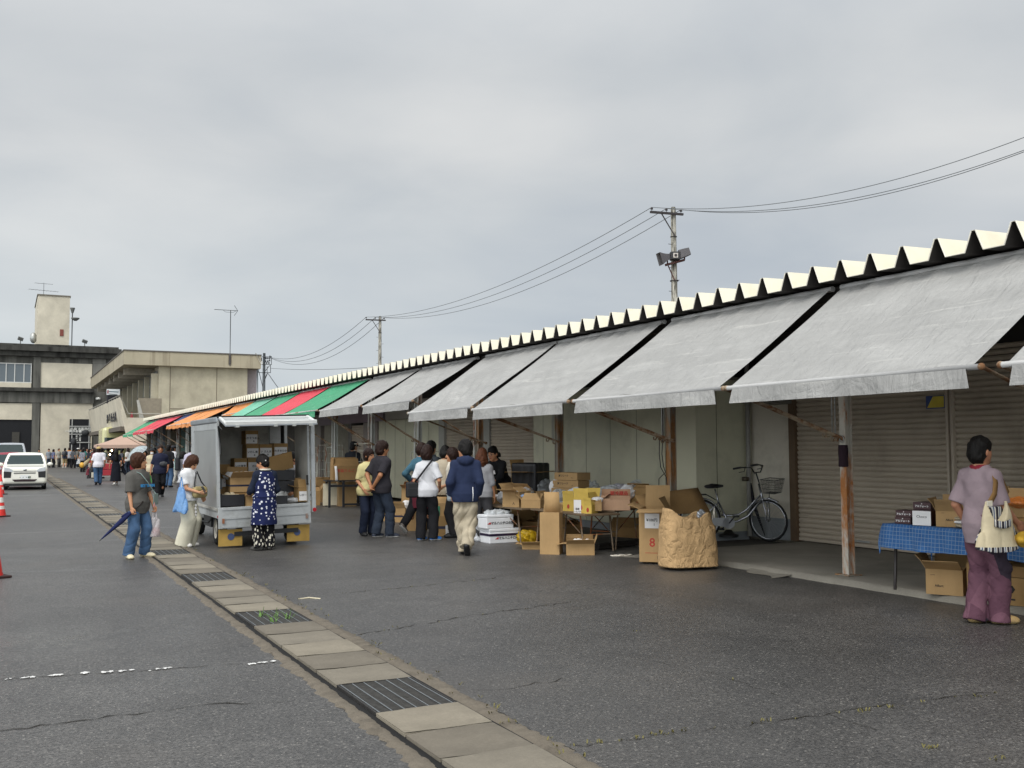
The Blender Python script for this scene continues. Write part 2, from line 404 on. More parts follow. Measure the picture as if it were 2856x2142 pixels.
SKIN = {}
def skin_mats(c):
    if c not in SKIN:
        N = Nodes('skin', .55, 0., .35); k = srgb(c); N.color(N.mix(N.ramp(N.noise(14., 4.), .3, .7), tuple(x*.9 for x in k), k))
        N.b.inputs['Subsurface Weight'].default_value = .08; N.b.inputs['Subsurface Radius'].default_value = (.02, .008, .004)
        SKIN[c] = [N.m, mat('eye_dark', '1c1512', .35), mat('lip', '8f4c42', .5)]
    return SKIN[c]
PEOPLE_N = [0]
def person(label, loc, H=1.66, head=0., group=None, h=.011, fem=False, bulk=1., skin='c08a68', lean=0., sway=0., look=(0, 0, 0),
           R=None, L=None, Rpole=None, Lpole=None, legs=None, top=None, bottom=None, over=None, hair=None, shoes=None, cap=None, curl=.35, glasses=None, hat=None, mask=None, socks=None):
    """one person: an Empty between the feet with body, clothing, hair and shoes under it. head = compass heading clockwise from +Y"""
    PEOPLE_N[0] += 1; seed = PEOPLE_N[0]*7 + 3; s = H/1.72
    root = thing('person', label, 'person', loc, -radians(head), group)
    TA, TB = (TA_F, TB_F) if fem else (TA_M, TB_M); TA, TB = TA*bulk, TB*bulk
    piv = np.array([0, 0, .95]); RT = rot3(0, lean, sway); tf = lambda p: RT @ (np.array(p, float) - piv) + piv
    shx = (.147 if fem else .164)*(.5 + .5*bulk)
    sh = {'R': tf((shx, -.005, 1.362)), 'L': tf((-shx, -.005, 1.362))}
    wr_ = {'R': tf(R[:3] if R is not None else (shx+.035, .03, .86)), 'L': tf(L[:3] if L is not None else (-shx-.035, .03, .86))}
    if R is not None and len(R) == 4: wr_['R'] = np.array(R[:3], float)
    if L is not None and len(L) == 4: wr_['L'] = np.array(L[:3], float)
    el = {}
    for sd, po, sg in (('R', Rpole, 1), ('L', Lpole, -1)):
        el[sd], wr_[sd] = ik(sh[sd], wr_[sd], .285, .25, po if po is not None else (sg*.35, -1, -.1))
    legs = legs or {}
    an, kn, hp = {}, {}, {}
    for sd, sg in (('R', 1), ('L', -1)):
        lg = legs.get(sd, {}); hp[sd] = np.array([sg*.092*bulk, 0, .90]); a = np.array(lg.get('a', (sg*.10, -.02, .085)), float)
        kn[sd], an[sd] = ik(hp[sd], a, .42, .415, (sg*.12, 1, 0))
    nk = tf((0, -.012, 1.44)); RH = RT @ rot3(*look) if not isinstance(look, dict) else RT
    hc = tf((0, .012, 1.495)) + RH @ np.array([0, .012, .105])
    HS = 1.12
    hl = lambda p: hc + RH @ (np.array(p, float)*HS)
    hr = lambda *a: tuple(x*HS for x in a)
    allp = np.array([hc + (0, 0, .13), hc + (.12, .12, 0), hc - (.12, .12, 0), *sh.values(), *wr_.values(), *el.values(), *an.values(), *kn.values()])
    lo, hi = allp.min(0) - (.16, .17, .09), allp.max(0) + (.16, .17, .06); lo[2] = -.02; lo[:2] = np.minimum(lo[:2], (-.24, -.2)); hi[:2] = np.maximum(hi[:2], (.24, .2))
    def torso(sd, off, z0, z1, wr=None, k=.03, flare=None, zflare=.95, lo_=0.):
        Ri = RT.T; ta, tb = TA + off, TB + off
        def fn(x, y, z):
            X, Y, Zc = x, y, z - piv[2]
            xx = Ri[0, 0]*X + Ri[0, 1]*Y + Ri[0, 2]*Zc; yy = Ri[1, 0]*X + Ri[1, 1]*Y + Ri[1, 2]*Zc; zz = Ri[2, 0]*X + Ri[2, 1]*Y + Ri[2, 2]*Zc + piv[2]
            a = np.interp(zz, TZ, ta) + lo_*np.clip((1.08-zz)/.15, 0, 1); b = np.interp(zz, TZ, tb) + lo_*np.clip((1.08-zz)/.15, 0, 1)
            if flare is not None:
                t = np.clip((zflare - zz)/max(zflare - z0, .05), 0, 1.1); a0 = np.interp(zflare, TZ, ta); b0 = np.interp(zflare, TZ, tb)
                a = np.where(zz < zflare, a0 + (flare[0]-a0)*t, a); b = np.where(zz < zflare, b0 + (flare[1]-b0)*t, b)
            yc = .012*np.clip((zz-1.1)/.2, 0, 1)
            r = np.sqrt((xx/a)**2 + ((yy-yc)/b)**2 + 1e-9); d = (r-1)*np.minimum(a, b)*(.75 + .25/np.maximum(r, .3))
            if wr is not None: d = d + wr(xx, yy, zz)
            return np.maximum(np.maximum(d, z0 - zz), zz - z1)
        m = max(ta.max(), flare[0] if flare else 0) + .02
        q = np.array([tf((sx, sy, zz)) for sx in (-m, m) for sy in (-m, m) for zz in (z0, z1)])
        sd.put(fn, q.min(0), q.max(0), k, pad=.02)
    out = {}
    def finish(nm, f, mats, fn=None, parent=None):
        P, Q = f.mesh()
        if len(Q) == 0: return None
        mi = fn(P[Q].mean(1)) if fn else None
        return np_mesh(nm, P*s, Q, mats, mi, parent or root)
    # --- body
    B = SDF(lo, hi, h)
    torso(B, -.014, .80, 1.47, k=.02)
    B.cap(tf((0, -.015, 1.40)), hl((0, -.02, -.06)), .056, .05 if fem else .055, .03)
    ra = .046 if fem else .052
    for sd in 'RL':
        B.ell(sh[sd], (ra*1.15, ra*1.15, ra*1.15), k=.04)
        B.cap(sh[sd], el[sd], ra, ra*.78, .02); B.cap(el[sd], wr_[sd], ra*.8, ra*.52, .015)
        B.cap(hp[sd], kn[sd], .075*bulk, .05, .03); B.cap(kn[sd], an[sd], .052, .034, .02)
        B.cap(kn[sd] + (0, -.01, -.08), kn[sd] + (0, -.02, -.18), .048, .045, .03)
    B.ell(hl((0, -.012, .018)), hr(.074, .095, .104), RH, .02); B.ell(hl((0, .022, -.035)), hr(.06, .068, .082), RH, .03)
    B.ell(hl((0, .066, -.088)), hr(.026, .024, .022), RH, .025); B.cap(hl((0, .088, .008)), hl((0, .106, -.026)), .009, .013, .012)
    for sg in (1, -1): B.ell(hl((sg*.077, -.008, -.012)), hr(.010, .02, .03), RH, .008); B.ell(hl((sg*.031, .1, .008)), hr(.018, .014, .011), RH, .0, 'sub')
    B.cap(hl((-.018, .085, -.052)), hl((.018, .085, -.052)), .009, .009, .01)
    hm = []
    for sd, sg in (('R', 1), ('L', -1)):
        u = wr_[sd] - el[sd]; u /= np.linalg.norm(u)
        side = np.array([0, 1, 0]) - u[1]*u
        if np.linalg.norm(side) < .3: side = np.array([sg, 0, 0]) - sg*u[0]*u
        side /= np.linalg.norm(side); pn = -np.cross(u, side)*sg  # palm faces the body
        hh = min(h, .0065) if h < .014 else .009
        g = SDF(wr_[sd] - .24, wr_[sd] + .24, hh) if False else SDF(wr_[sd] + u*.07 - .13, wr_[sd] + u*.07 + .13, hh)
        w0 = wr_[sd]; Rm = np.stack([side, pn, u], 1)
        g.cap(w0 - u*.03, w0 + u*.01, ra*.54, .024, .01); g.ell(w0 + u*.05, (.040, .017, .052), Rm, .012)
        for fi, (fx, fl) in enumerate(((.029, .068), (.010, .078), (-.010, .073), (-.028, .058))):
            b0 = w0 + u*.088 + side*fx; c1 = curl*(1 + .1*fi)
            d1 = u*cos(c1) - pn*(-sin(c1)); d2 = u*cos(2.1*c1) - pn*(-sin(2.1*c1))
            g.cap(b0, b0 + d1*fl*.5, .0095, .0088, .004); g.cap(b0 + d1*fl*.5, b0 + d1*fl*.5 + d2*fl*.5, .0088, .0075, .004)
        t0 = w0 + u*.02 + side*.03; t1 = t0 + u*.035 + side*.022 + pn*.012; g.cap(t0, t1, .014, .011, .008); g.cap(t1, t1 + u*.03 + pn*.008, .0105, .0085, .004)
        hm.append(g.mesh())
    P, Q = B.mesh(); np_ = len(P); Ps, Qs = [P], [Q]
    for p, q in hm: Ps.append(p); Qs.append(q + np_); np_ += len(p)
    P, Q = np.concatenate(Ps), np.concatenate(Qs); C = (P[Q].mean(1) - hc) @ RH/HS
    ex = np.abs(np.abs(C[:, 0]) - .031)
    mi = np.where((C[:, 1] > .06) & (((ex < .0145) & (np.abs(C[:, 2]-.008) < .0075)) | ((ex < .021) & (np.abs(C[:, 2]-.036) < .0055))), 1, 0)
    mi = np.where((C[:, 1] > .06) & (np.abs(C[:, 0]) < .023) & (np.abs(C[:, 2]+.052) < .0075), 2, mi)
    np_mesh('body', P*s, Q, skin_mats(skin), mi, root)
    # --- hair
    if hair:
        st, hmat = hair[0], hair[1]; g = SDF(hc - (.19, .24, .20 if st not in ('long', 'pony', 'curl') else .50), hc + .20, min(h, .011))
        wv = lambda x, y, z: .0045*np.sin(70*x + 3*np.sin(30*z))*np.sin(55*y + 2) + .004*np.sin(24*z + 16*x + 9*y)
        fat = hair[2] if len(hair) > 2 else 0.
        g.ell(hl((0, -.016, .03)), hr(.083+fat, .106+fat, .105+fat), RH, .02, wr=wv)
        if st in ('bob', 'long', 'curl'):
            g.ell(hl((0, -.03, -.03)), hr(.094+fat, .098+fat, .125), RH, .03, wr=wv)
        if st == 'mop': g.ell(hl((0, -.02, .0)), hr(.09, .104, .12), RH, .03, wr=wv)
        if st == 'long': g.cap(hl((0, -.07, -.06)), hc + RT @ np.array([0, -.10, -.40]), .085, .10, .05, wr=wv)
        if st == 'pony': g.cap(hl((0, -.10, .0)), hl((0, -.16, -.06)), .028, .032, .02); g.cap(hl((0, -.16, -.06)), hc + RT @ np.array([0, -.15, -.33]), .032, .016, .02)
        if st == 'bun': g.ell(hl((0, -.11, .02)), hr(.04, .03, .04), RH, .01)
        if st == 'curl': g.ell(hl((0, -.045, -.10)), hr(.115, .10, .13), RH, .04, wr=lambda x, y, z: .012*np.sin(60*x+2*np.sin(40*z))*np.sin(55*z+y*30))
        if st in ('bob', 'long', 'curl', 'mop'): fw = .084 if st == 'mop' else .068; g.ell(hl((0, .105, -.052)), hr(fw, .094, .102), RH, 0, 'sub'); lowz = {'bob': -.125, 'mop': -.10}.get(st, -9)
        else: g.ell(hl((0, -.036, -.028)), hr(.079+fat, .084+fat, .092), RH, .02, wr=wv); g.ell(hl((0, .105, -.045)), hr(.085, .095, .098), RH, 0, 'sub'); g.ell(hl((0, .047, -.10)), hr(.15, .076, .088), RH, 0, 'sub'); lowz = -.112
        if lowz > -5:
            n_ = RH @ np.array([0, 0, 1.]); p_ = hl((0, 0, lowz))
            g.put(lambda x, y, z: -((x-p_[0])*n_[0] + (y-p_[1])*n_[1] + (z-p_[2])*n_[2]) + .004*np.sin(90*x)+.004*np.sin(70*y), hc-.4, hc+.4, 0, 'int')
        finish('hair', g, [hmat])
    if hat:
        g = SDF(hc - .24, hc + .24, min(h, .01))
        g.ell(hl((0, -.012, .055)), hr(.095, .115, .085), RH, .01); g.put(lambda x, y, z: -((x-hl((0,0,.045))[0])*RH[0, 2] + (y-hl((0,0,.045))[1])*RH[1, 2] + (z-hl((0,0,.045))[2])*RH[2, 2]), hc-.3, hc+.3, 0, 'int')
        if hat[0] == 'cap': g.ell(hl((0, .13*(1 if len(hat) < 3 else hat[2]), .05)), (.075, .085, .009), RH, .006)
        else: g.ell(hl((0, 0, .045)), hr(.15, .165, .012), RH, .012)
        finish('cap' if hat[0] == 'cap' else 'hat', g, [hat[1]])
    if mask:
        g = SDF(hc - .16, hc + .16, min(h, .009)); g.ell(hl((0, .062, -.055)), hr(.058, .045, .05), RH, .01); finish('face_mask', g, [mask])
    if glasses:
        mb = MB()
        for sg in (1, -1):
            mb.tube([hl((sg*.033 + .022*cos(t), .112, .006 + .018*sin(t)))*s for t in np.linspace(0, 2*pi, 12, endpoint=False)], .0025*s, 5, closed=True)
            mb.tube([hl((sg*.055, .11, .012))*s, hl((sg*.085, .06, .012))*s, hl((sg*.084, -.02, .008))*s], .0022*s, 5)
        mb.tube([hl((-.011, .113, .01))*s, hl((.011, .113, .01))*s], .0022*s, 5); mb.build('glasses', glasses, root)
    # --- lower clothing
    if bottom:
        kd = bottom.get('kind', 'pants'); r = bottom.get('r', (.098, .078, .07)); hem = bottom.get('hem', .06); w = wrinkle(seed+1, bottom.get('wr', .006), bottom.get('fr', 24.))
        g = SDF(lo, hi, h)
        if kd == 'pants':
            torso(g, .012, .80, 1.02, w, .02); g.ell((0, 0, .86), (.155*bulk, .115*bulk, .10), None, .03, wr=w)
            for sd in 'RL':
                u = an[sd] - kn[sd]; u /= np.linalg.norm(u); e = an[sd] + u*(.085 - hem)
                g.cap(hp[sd] + (0, 0, -.05), kn[sd], min(r[0], .102)*bulk, r[1], .03, wr=w); g.cap(kn[sd], e + u*.1, r[1], r[2] + (r[2]-r[1])*.25, .02, clip=(e, u), wr=w)
        else:
            torso(g, .012, hem, 1.04, w, .02, flare=bottom['flare'], zflare=.93)
        finish(bottom.get('name', 'trousers'), g, bottom['mat'] if isinstance(bottom['mat'], list) else [bottom['mat']], bottom.get('fn'))
    # --- upper clothing
    def upper(t, nm, sdd):
        off = t.get('off', .016); w = wrinkle(sdd, t.get('wr', .0045), t.get('fr', 17.)); g = SDF(lo, hi, h)
        torso(g, off, t.get('hem', .84), 1.475 if not t.get('strap') else t['strap'], w, .03, flare=t.get('flare'), zflare=t.get('zflare', .95), lo_=t.get('lo', .018))
        sl = t.get('sleeve', .8); rr = t.get('r', (.060, .063, .052))
        for sd in 'RL':
            if sl <= 0: continue
            a, b, c = sh[sd], el[sd], wr_[sd]
            g.ell(a, (rr[0]*.98,)*3, None, .07, wr=w)
            if sl <= 1: e = a + (b-a)*sl; u = (b-a)/np.linalg.norm(b-a); g.cap(a, e + u*.08, rr[0], rr[1], .04, clip=(e, u), wr=w)
            else:
                g.cap(a, b, rr[0], rr[1]*.95, .04, wr=w); e = b + (c-b)*(sl-1); u = (c-b)/np.linalg.norm(c-b); g.cap(b, e + u*.06, rr[1]*.95, rr[2], .02, clip=(e, u), wr=w)
        nr = t.get('neck', .068)
        g.cap(tf((0, .012, 1.445)), hl((0, 0, -.02)), nr, nr+.01, 0, 'sub')
        if t.get('collar'): 
            g.cap(tf((0, -.012, 1.45)), tf((0, -.008, 1.475)), nr+.014, nr+.008, .012); g.cap(tf((0, 0, 1.46)), hl((0, -.01, -.0)), nr-.004, nr-.004, 0, 'sub')
        if t.get('hood'): g.ell(tf((0, -.105, 1.43)), (.115, .06, .075), RT, .03, wr=wrinkle(sdd+5, .008, 40.)); g.cap(tf((-.10, -.05, 1.45)), tf((.10, -.05, 1.45)), .035, .035, .03)
        ms = t['mat'] if isinstance(t['mat'], list) else [t['mat']]; fn = None
        if t.get('band'):  # ribbed collar in its own colour
            fn = lambda C: (np.linalg.norm(C - tf((0, .0, 1.465)), axis=1) < nr + .022).astype(int)
        if t.get('cuff'): e_ = {sd: sh[sd] + (el[sd]-sh[sd])*sl for sd in 'RL'}; fn = lambda C: ((np.linalg.norm(C-e_['R'], axis=1) < .085)*1 + (np.linalg.norm(C-e_['L'], axis=1) < .085)*1 > 0).astype(int)*0
        finish(nm, g, ms, fn)
    if top: upper(top, top.get('name', 'shirt'), seed + 2)
    if over: upper(over, over.get('name', 'apron'), seed + 4)
    # --- shoes
    if shoes:
        for sd, sg in (('R', 1), ('L', -1)):
            lg = legs.get(sd, {}); Rf = rot3(lg.get('yaw', sg*9), lg.get('pitch', 0)); A = an[sd]; F_ = lambda p: A + Rf @ (np.array(p, float) - (0, 0, .085))
            g = SDF(A - .26, A + .26, min(h, .009)); kind = shoes.get('kind', 'shoe'); wd = .046 if kind != 'clog' else .053
            g.cap(F_((0, -.045, .045)), F_((sg*.004, .12, .034)), .040, .036, .0); g.ell(F_((0, .06, .04)), (wd, .125, .042), Rf, .02); g.ell(F_((sg*.006, .135, .03)), (wd, .06, .033), Rf, .02)
            if kind != 'clog': g.cap(F_((0, -.03, .06)), F_((0, -.025, .10)), .042, .044, .02)
            n_ = Rf[:, 2]; p_ = F_((0, 0, .003))
            g.put(lambda x, y, z: -((x-p_[0])*n_[0] + (y-p_[1])*n_[1] + (z-p_[2])*n_[2]), A-.3, A+.3, 0, 'int')
            if kind != 'clog': q_ = F_((0, 0, .105)); g.put(lambda x, y, z: ((x-q_[0])*n_[0] + (y-q_[1])*n_[1] + (z-q_[2])*n_[2]), A-.3, A+.3, 0, 'int')
            finish('shoe', g, [shoes['mat'], shoes.get('sole', shoes['mat'])], lambda C: (((C - p_) @ n_) < shoes.get('sole_h', .024)).astype(int))
    root['s'] = s
    return root, dict(R=wr_['R']*s, L=wr_['L']*s, sh=sh, hc=hc*s, tf=lambda p: tf(p)*s, s=s, H=H)
def world_of(root, p):
    a = root.rotation_euler[2]; x, y, z = p
    return Vector((root.location[0] + x*cos(a) - y*sin(a), root.location[1] + x*sin(a) + y*cos(a), root.location[2] + z))
# ------------------------------------------------------------------ ground
rnd = random.Random(5)
def asphalt_mat():
    N = Nodes('asphalt', .8, 0., .6)
    g = N.vor(95., out='Color'); gs = N.n('ShaderNodeSeparateColor'); N.l(g, gs.inputs[0])
    grain = N.ramp(gs.outputs[0], .0, 1., .42, 1.75)
    fine = N.noise(260., 2., .6); big = N.noise(.22, 6., .6, .4); mid = N.noise(1.6, 6., .62, .3)
    v = N.math('MULTIPLY', grain, N.ramp(fine, .3, .7, .75, 1.25))
    v = N.math('MULTIPLY', v, N.ramp(big, .35, .65, .72, 1.22)); v = N.math('MULTIPLY', v, N.ramp(mid, .3, .7, .78, 1.18)); v = N.math('MULTIPLY', v, N.ramp(N.noise(24., 4., .7), .3, .7, .80, 1.2))
    # scattered pale stones
    st = N.ramp(gs.outputs[1], .955, .99, 0., 1.)
    base = N.n('ShaderNodeVectorMath', operation='SCALE'); base.inputs[0].default_value = (.060, .0565, .0525); N.l(v, base.inputs['Scale'])
    # long stains left by wheels and damp, in the place itself
    xy = N.map((.5, .06, 1)); damp = N.ramp(N.noise(1.0, 6., .6, .6, xy), .46, .62, 0., 1.)
    c = N.mix(N.math('MULTIPLY', damp, .35), base.outputs[0], (.04, .039, .038)); c = N.mix(N.math('MULTIPLY', st, .55), c, (.30, .28, .25))
    warm = N.ramp(N.noise(.5, 4., .5), .55, .75, 0., .35); c = N.mix(warm, c, (.085, .072, .058))
    N.color(c)
    wet = N.ramp(N.noise(.42, 5., .62, .8, N.map((.45, 1., 1), (0, 0, .3))), .54, .70, 0., 1.)
    vd = N.n('ShaderNodeVectorMath', operation='DISTANCE'); N.l(N.map((.55, 1, 1)), vd.inputs[0]); vd.inputs[1].default_value = (.55*gz(110, 1790).x, gz(110, 1790).y, 0)
    wet = N.math('MAXIMUM', wet, N.math('MULTIPLY', N.ramp(vd.outputs['Value'], .15, 1.1, 1.9, 0.), N.ramp(N.noise(3., 5., .7), .35, .65)))
    N.rough(N.math('SUBTRACT', N.ramp(N.noise(40., 3.), .3, .7, .36, .54), N.math('MULTIPLY', wet, .13)))
    h = N.math('ADD', N.math('MULTIPLY', N.vor(95.), .9), N.math('MULTIPLY', N.noise(40., 3.), .35)); N.bump(h, .42, .006)
    return N.m
ASPH = asphalt_mat()
g = MB()
xs = [-500, -60, -12, 0, 12, 30, 90, 500]; ys = [-60, -8, 4, 20, 45, 90, 180, 900]
g.grid(lambda u, v: (xs[round(u*7)], ys[round(v*7)], 0.), 7, 7, smooth=False)
tag(g.build('ground', ASPH), kind='structure')

def concrete_mat(name, col, stain=.5, sc=3., bump=.4):
    N = Nodes(name, .88, 0., .3); c = srgb(col)
    n = N.noise(sc, 8., .65, .3); f = N.noise(60., 4., .6)
    b = N.mix(N.ramp(n, .3, .7), tuple(x*.78 for x in c), tuple(x*1.15 for x in c))
    b = N.mix(N.ramp(f, .35, .75, 0, .35), b, tuple(x*.6 for x in c))
    m = N.ramp(N.noise(sc*.6, 7., .7, .5), .52, .70, 0, stain); b = N.mix(m, b, tuple(x*.5 for x in c)); N.color(b)
    N.bump(N.math('ADD', N.noise(35., 5., .6), N.math('MULTIPLY', N.noise(180., 2.), .4)), bump, .006); return N.m
SLAB = [concrete_mat('slab_concrete', c, .6) for c in ('7f786b', '8a8273', '746d61')]
KERB = concrete_mat('rough_concrete', '6f675b', .7, 9., .9)
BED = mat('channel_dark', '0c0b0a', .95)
GALV = mat('galvanised_steel', '8a8e90', .45, .2, 30., metal=.75)
GALVD = mat('dark_steel_bar', '3e3c3a', .6, .25, 20., metal=.6)
CX0, CX1 = 2.0, 2.56
def jag(u, seed, a):
    return a*(.5*sin(u*7.3+seed) + .3*sin(u*19.7+2*seed) + .35*sin(u*47.1+seed*3) + .25*sin(u*113.+seed))
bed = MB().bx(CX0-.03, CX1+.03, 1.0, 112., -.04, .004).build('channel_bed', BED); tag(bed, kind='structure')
for nm, xa, xb, sd in (('channel_edge', CX0-.02, CX0-.125, 1.), ('channel_edge', CX1+.025, CX1+.155, 4.)):
    m = MB(); ny = 900
    def fn(u, v, xa=xa, xb=xb, sd=sd):
        y = 1. + 60*u**1.6; w = (xb-xa); x = xa + w*v + (jag(y, sd, .028) if v > .9 else (jag(y, sd+2, .008)))
        z = (.012 + .006*sin(y*31+sd)+.004*sin(y*77)) if .05 < v < .95 else .0
        return (x, y, z)
    m.grid(fn, ny, 4)
    tag(m.build(nm, KERB), kind='structure')
# cover slabs and gratings
G0, GP, GL = 5.82, 3.33, .80
def slab_mesh(i):
    m = MB(); r = random.Random(i); nx, ny = 8, 7; L = .492
    top = {}
    def fn(u, v):
        x = CX0+.012 + (CX1-CX0-.024)*u; y = .004 + L*v
        e = .004*sin(9*u+i)+.003*sin(23*u+2*i)
        if v in (0, 1): y += e*(1 if v == 0 else -1)
        return (x, y, .020 + .002*sin(5*u+3*v+i))
    m.grid(fn, nx, ny, smooth=False); m.bx(CX0+.013, CX1-.013, .008, L-.004, -.02, .017)
    return m
slab_protos = []
for i in range(3):
    o = slab_mesh(i).build('drain_cover', SLAB[i], bevel=0.004); slab_protos.append(o); tag(o, None, 'drain cover', 'concrete cover slabs of the drain')
def grating_parts(root):
    m = MB(); w = CX1-CX0-.03; x0 = CX0+.015
    for a, b, c_, d in ((x0, x0+.012, 0, GL), (x0+w-.012, x0+w, 0, GL), (x0+.0125, x0+w-.0125, 0, .008), (x0+.0125, x0+w-.0125, GL-.008, GL)): m.bx(a, b, c_, d, -.02, .019)
    m.build('frame', GALVD, root)
    m = MB()
    for k in range(27): y = .028 + k*(GL-.05)/26; m.bx(x0+.013, x0+w-.013, y, y+.007, -.015, .0165)
    m.build('bearing_bars', mat('bar_steel', '6a6864', .5, .2, 20., metal=.7), root)
    m = MB()
    for k in range(7): x = x0 + .025 + k*(w-.05)/6; m.bx(x-.004, x+.004, .0085, GL-.0085, .0168, .0195)
    m.build('cross_rods', GALV, root)
gproto = None; gi = 0
used = set(); k = -1
while G0 + GP*k < 74:
    y = G0 + GP*k
    far = lambda n: ('nearest to the camera' if n == 0 else ORD[n] + ' one counted from the camera') if n < 20 else None
    if y > 2:
        n = gi; gi += 1
        nm = ORD[n] if n < 20 else 'last far'
        lab = {0: 'large bright steel grating of the drain, nearest to the camera', 1: 'steel drain grating with green weeds growing through it', 3: 'steel drain grating beside the woman in white trousers'}.get(n, 'steel drain grating, %s one counted from the camera' % nm if n < 20 else 'narrow steel drain grating at the far end of the channel')
        if gproto is None:
            gproto = r_ = thing('drain_grating', lab, 'drain grating', (0, y, .004), 0, 'steel gratings of the drain'); grating_parts(r_)
        else: r_ = dup(gproto); r_.location = (0, y, .004); r_['label'] = lab
    for j in range(5):
        ys_ = y + GL + .006 + j*(GP-GL)/5
        if ys_ < 2.6: continue
        o = slab_protos[(j*2+k) % 3]
        if o.name in used: o = o.copy(); COL.objects.link(o)
        used.add(o.name); o.location = (0, ys_, .004 + .002*((j*7+k*3) % 3)); o.rotation_euler = (0, 0, radians(((j*5+k*7) % 5 - 2)*.15))
        if y < 4: o['label'] = 'concrete cover slab between camera and nearest grating, %s before the grating' % ORD[4-j]
        else: o['label'] = 'concrete cover slab, %s one beyond the %s steel grating' % (ORD[j], ORD[min(gi-1, 19)])  if gi <= 20 else 'tiny far concrete cover slab at the end of the drain'
    k += 1
# cracks, worn paint and weeds
CRK = mat('crack_dark', '2b2823', .95, .3, 30.)
def crack(name, pts, w=.012, jit=.05, seed=1):
    r = random.Random(seed); P = []
    for (a, b) in zip(pts[:-1], pts[1:]):
        a, b = Vector(a), Vector(b); n = max(2, int((b-a).length/.07))
        for i in range(n): P.append(a.lerp(b, i/n) + Vector((r.uniform(-jit, jit)*.35, r.uniform(-jit, jit), 0)))
    m = MB(); vs = []; ww = w
    for i, p in enumerate(P):
        t = (P[min(i+1, len(P)-1)] - P[max(i-1, 0)]).normalized(); nn = Vector((-t.y, t.x, 0)); q = ww*r.uniform(.1, 1.0)*(.2 if r.random() < .25 else 1)
        vs += [p + nn*q*.5, p - nn*q*.5]
    m.add([(v.x, v.y, .0035) for v in vs], [(2*i, 2*i+1, 2*i+3, 2*i+2) for i in range(len(P)-1)])
    return tag(m.build(name, CRK), kind='structure'), P
C1, P1 = crack('crack', [gz(1600, 2083), gz(1900, 2045), gz(2200, 2010), gz(2420, 1975), gz(2560, 1955), gz(2856, 1920)], .016, .03, 2)
C2, P2 = crack('crack', [gz(0, 2040), gz(300, 2000), gz(600, 1965), gz(850, 1955)], .02, .03, 3)
C3, P3 = crack('crack', [gz(0, 1894), gz(350, 1875), gz(760, 1845)], .016, .02, 4)
C4, P4 = crack('crack', [gz(1000, 1772), gz(1180, 1740), gz(1400, 1705), gz(1600, 1680)], .02, .04, 5)
C5, P5 = crack('crack', [gz(960, 1655), gz(1150, 1637), gz(1400, 1610)], .02, .04, 6)
C6, P6 = crack('crack', [gz(1290, 1950), gz(1400, 1985), gz(1500, 2060), gz(1640, 2100)], .012, .05, 7)
C7, P7 = crack('crack', [gz(1320, 1930), gz(1450, 1915), gz(1600, 1890)], .012, .05, 8)
C8, P8 = crack('crack', [gz(1700, 1820), gz(2000, 1880), gz(2200, 1950), gz(2500, 2060)], .007, .05, 9)
WHT = Nodes('worn_white_paint', .7); WHT.color(WHT.mix(WHT.ramp(WHT.noise(30., 5.), .45, .6), (.78, .77, .74), (.5, .49, .47))); WHT = WHT.m
mk = MB(); r = random.Random(11)
for (x, y, w, d) in ((78, 1891, 36, .05), (165, 1884, 46, .07), (240, 1878, 40, .07), (298, 1876, 40, .07), (350, 1872, 34, .06), (455, 1866, 40, .05), (705, 1853, 24, .07), (745, 1848, 40, .05), (20, 1896, 20, .03), (420, 1872, 14, .03)):
    a, b = gz(x-w/2, y+2), gz(x+w/2, y-2)
    for k_ in range(r.randint(3, 6)):
        c_ = a.lerp(b, r.random()); rx, ry = (b-a).length*r.uniform(.10, .34), d*r.uniform(.25, .7); n = 13
        mk.add([(c_.x, c_.y, .0062+.0002*k_)] + [(c_.x + rx*cos(2*pi*i/n)*r.uniform(.5, 1.), c_.y + ry*sin(2*pi*i/n)*r.uniform(.4, 1.)+r.uniform(-.01, .01), .0062+.0002*k_) for i in range(n)], [(0, 1+i, 1+(i+1) % n) for i in range(n)])
tag(mk.build('painted_line', WHT), kind='structure')
GRS = Nodes('weed_leaf', .6, 0., .3); GRS.color(GRS.mix(GRS.noise(40., 2.), srgb('55562e'), srgb('766a3a'))); GRS = GRS.m
GRN = Nodes('green_leaf', .55, 0., .3); GRN.color(GRN.mix(GRN.noise(60., 2.), srgb('4f7a34'), srgb('6f8f42'))); GRN = GRN.m
def blades(m, c, n, hgt, spread, r, flat=.6):
    for i in range(n):
        a = r.uniform(0, 2*pi); l = hgt*r.uniform(.5, 1.2); b = Vector((c[0]+r.uniform(-spread, spread), c[1]+r.uniform(-spread, spread)*.5, c[2]))
        d = Vector((cos(a), sin(a), 0)); t = b + d*l*flat*1.4 + Vector((0, 0, l*.6)); k_ = b.lerp(t, .5) + Vector((0, 0, l*.22)); s_ = Vector((-d.y, d.x, 0))*.004
        m.add([b-s_, b+s_, k_+s_, k_-s_, t], [(0, 1, 2, 3), (3, 2, 4)])
wd = MB(); r = random.Random(21)
for (x, y, n) in ((1660, 2073, 22), (1775, 2060, 14), (1830, 2048, 22), (1895, 2038, 16), (2138, 2010, 12), (2405, 1983, 22), (2485, 1974, 14), (2735, 1942, 12), (2600, 2084, 26), (2780, 2115, 14), (1780, 1760, 6), (2040, 1900, 5), (1095, 1750, 6)):
    blades(wd, gz(x, y), n//2, .026, .05, r)
for P_ in (P4, P5, P1): 
    for p in P_[::4]: blades(wd, (p.x, p.y, 0), 2, .018, .03, r)
for i in range(60):
    y = 4.5 + 14*r.random()**1.4; blades(wd, (CX1+.1+r.uniform(-.06, .14), y, .01), 3, .03, .03, r)
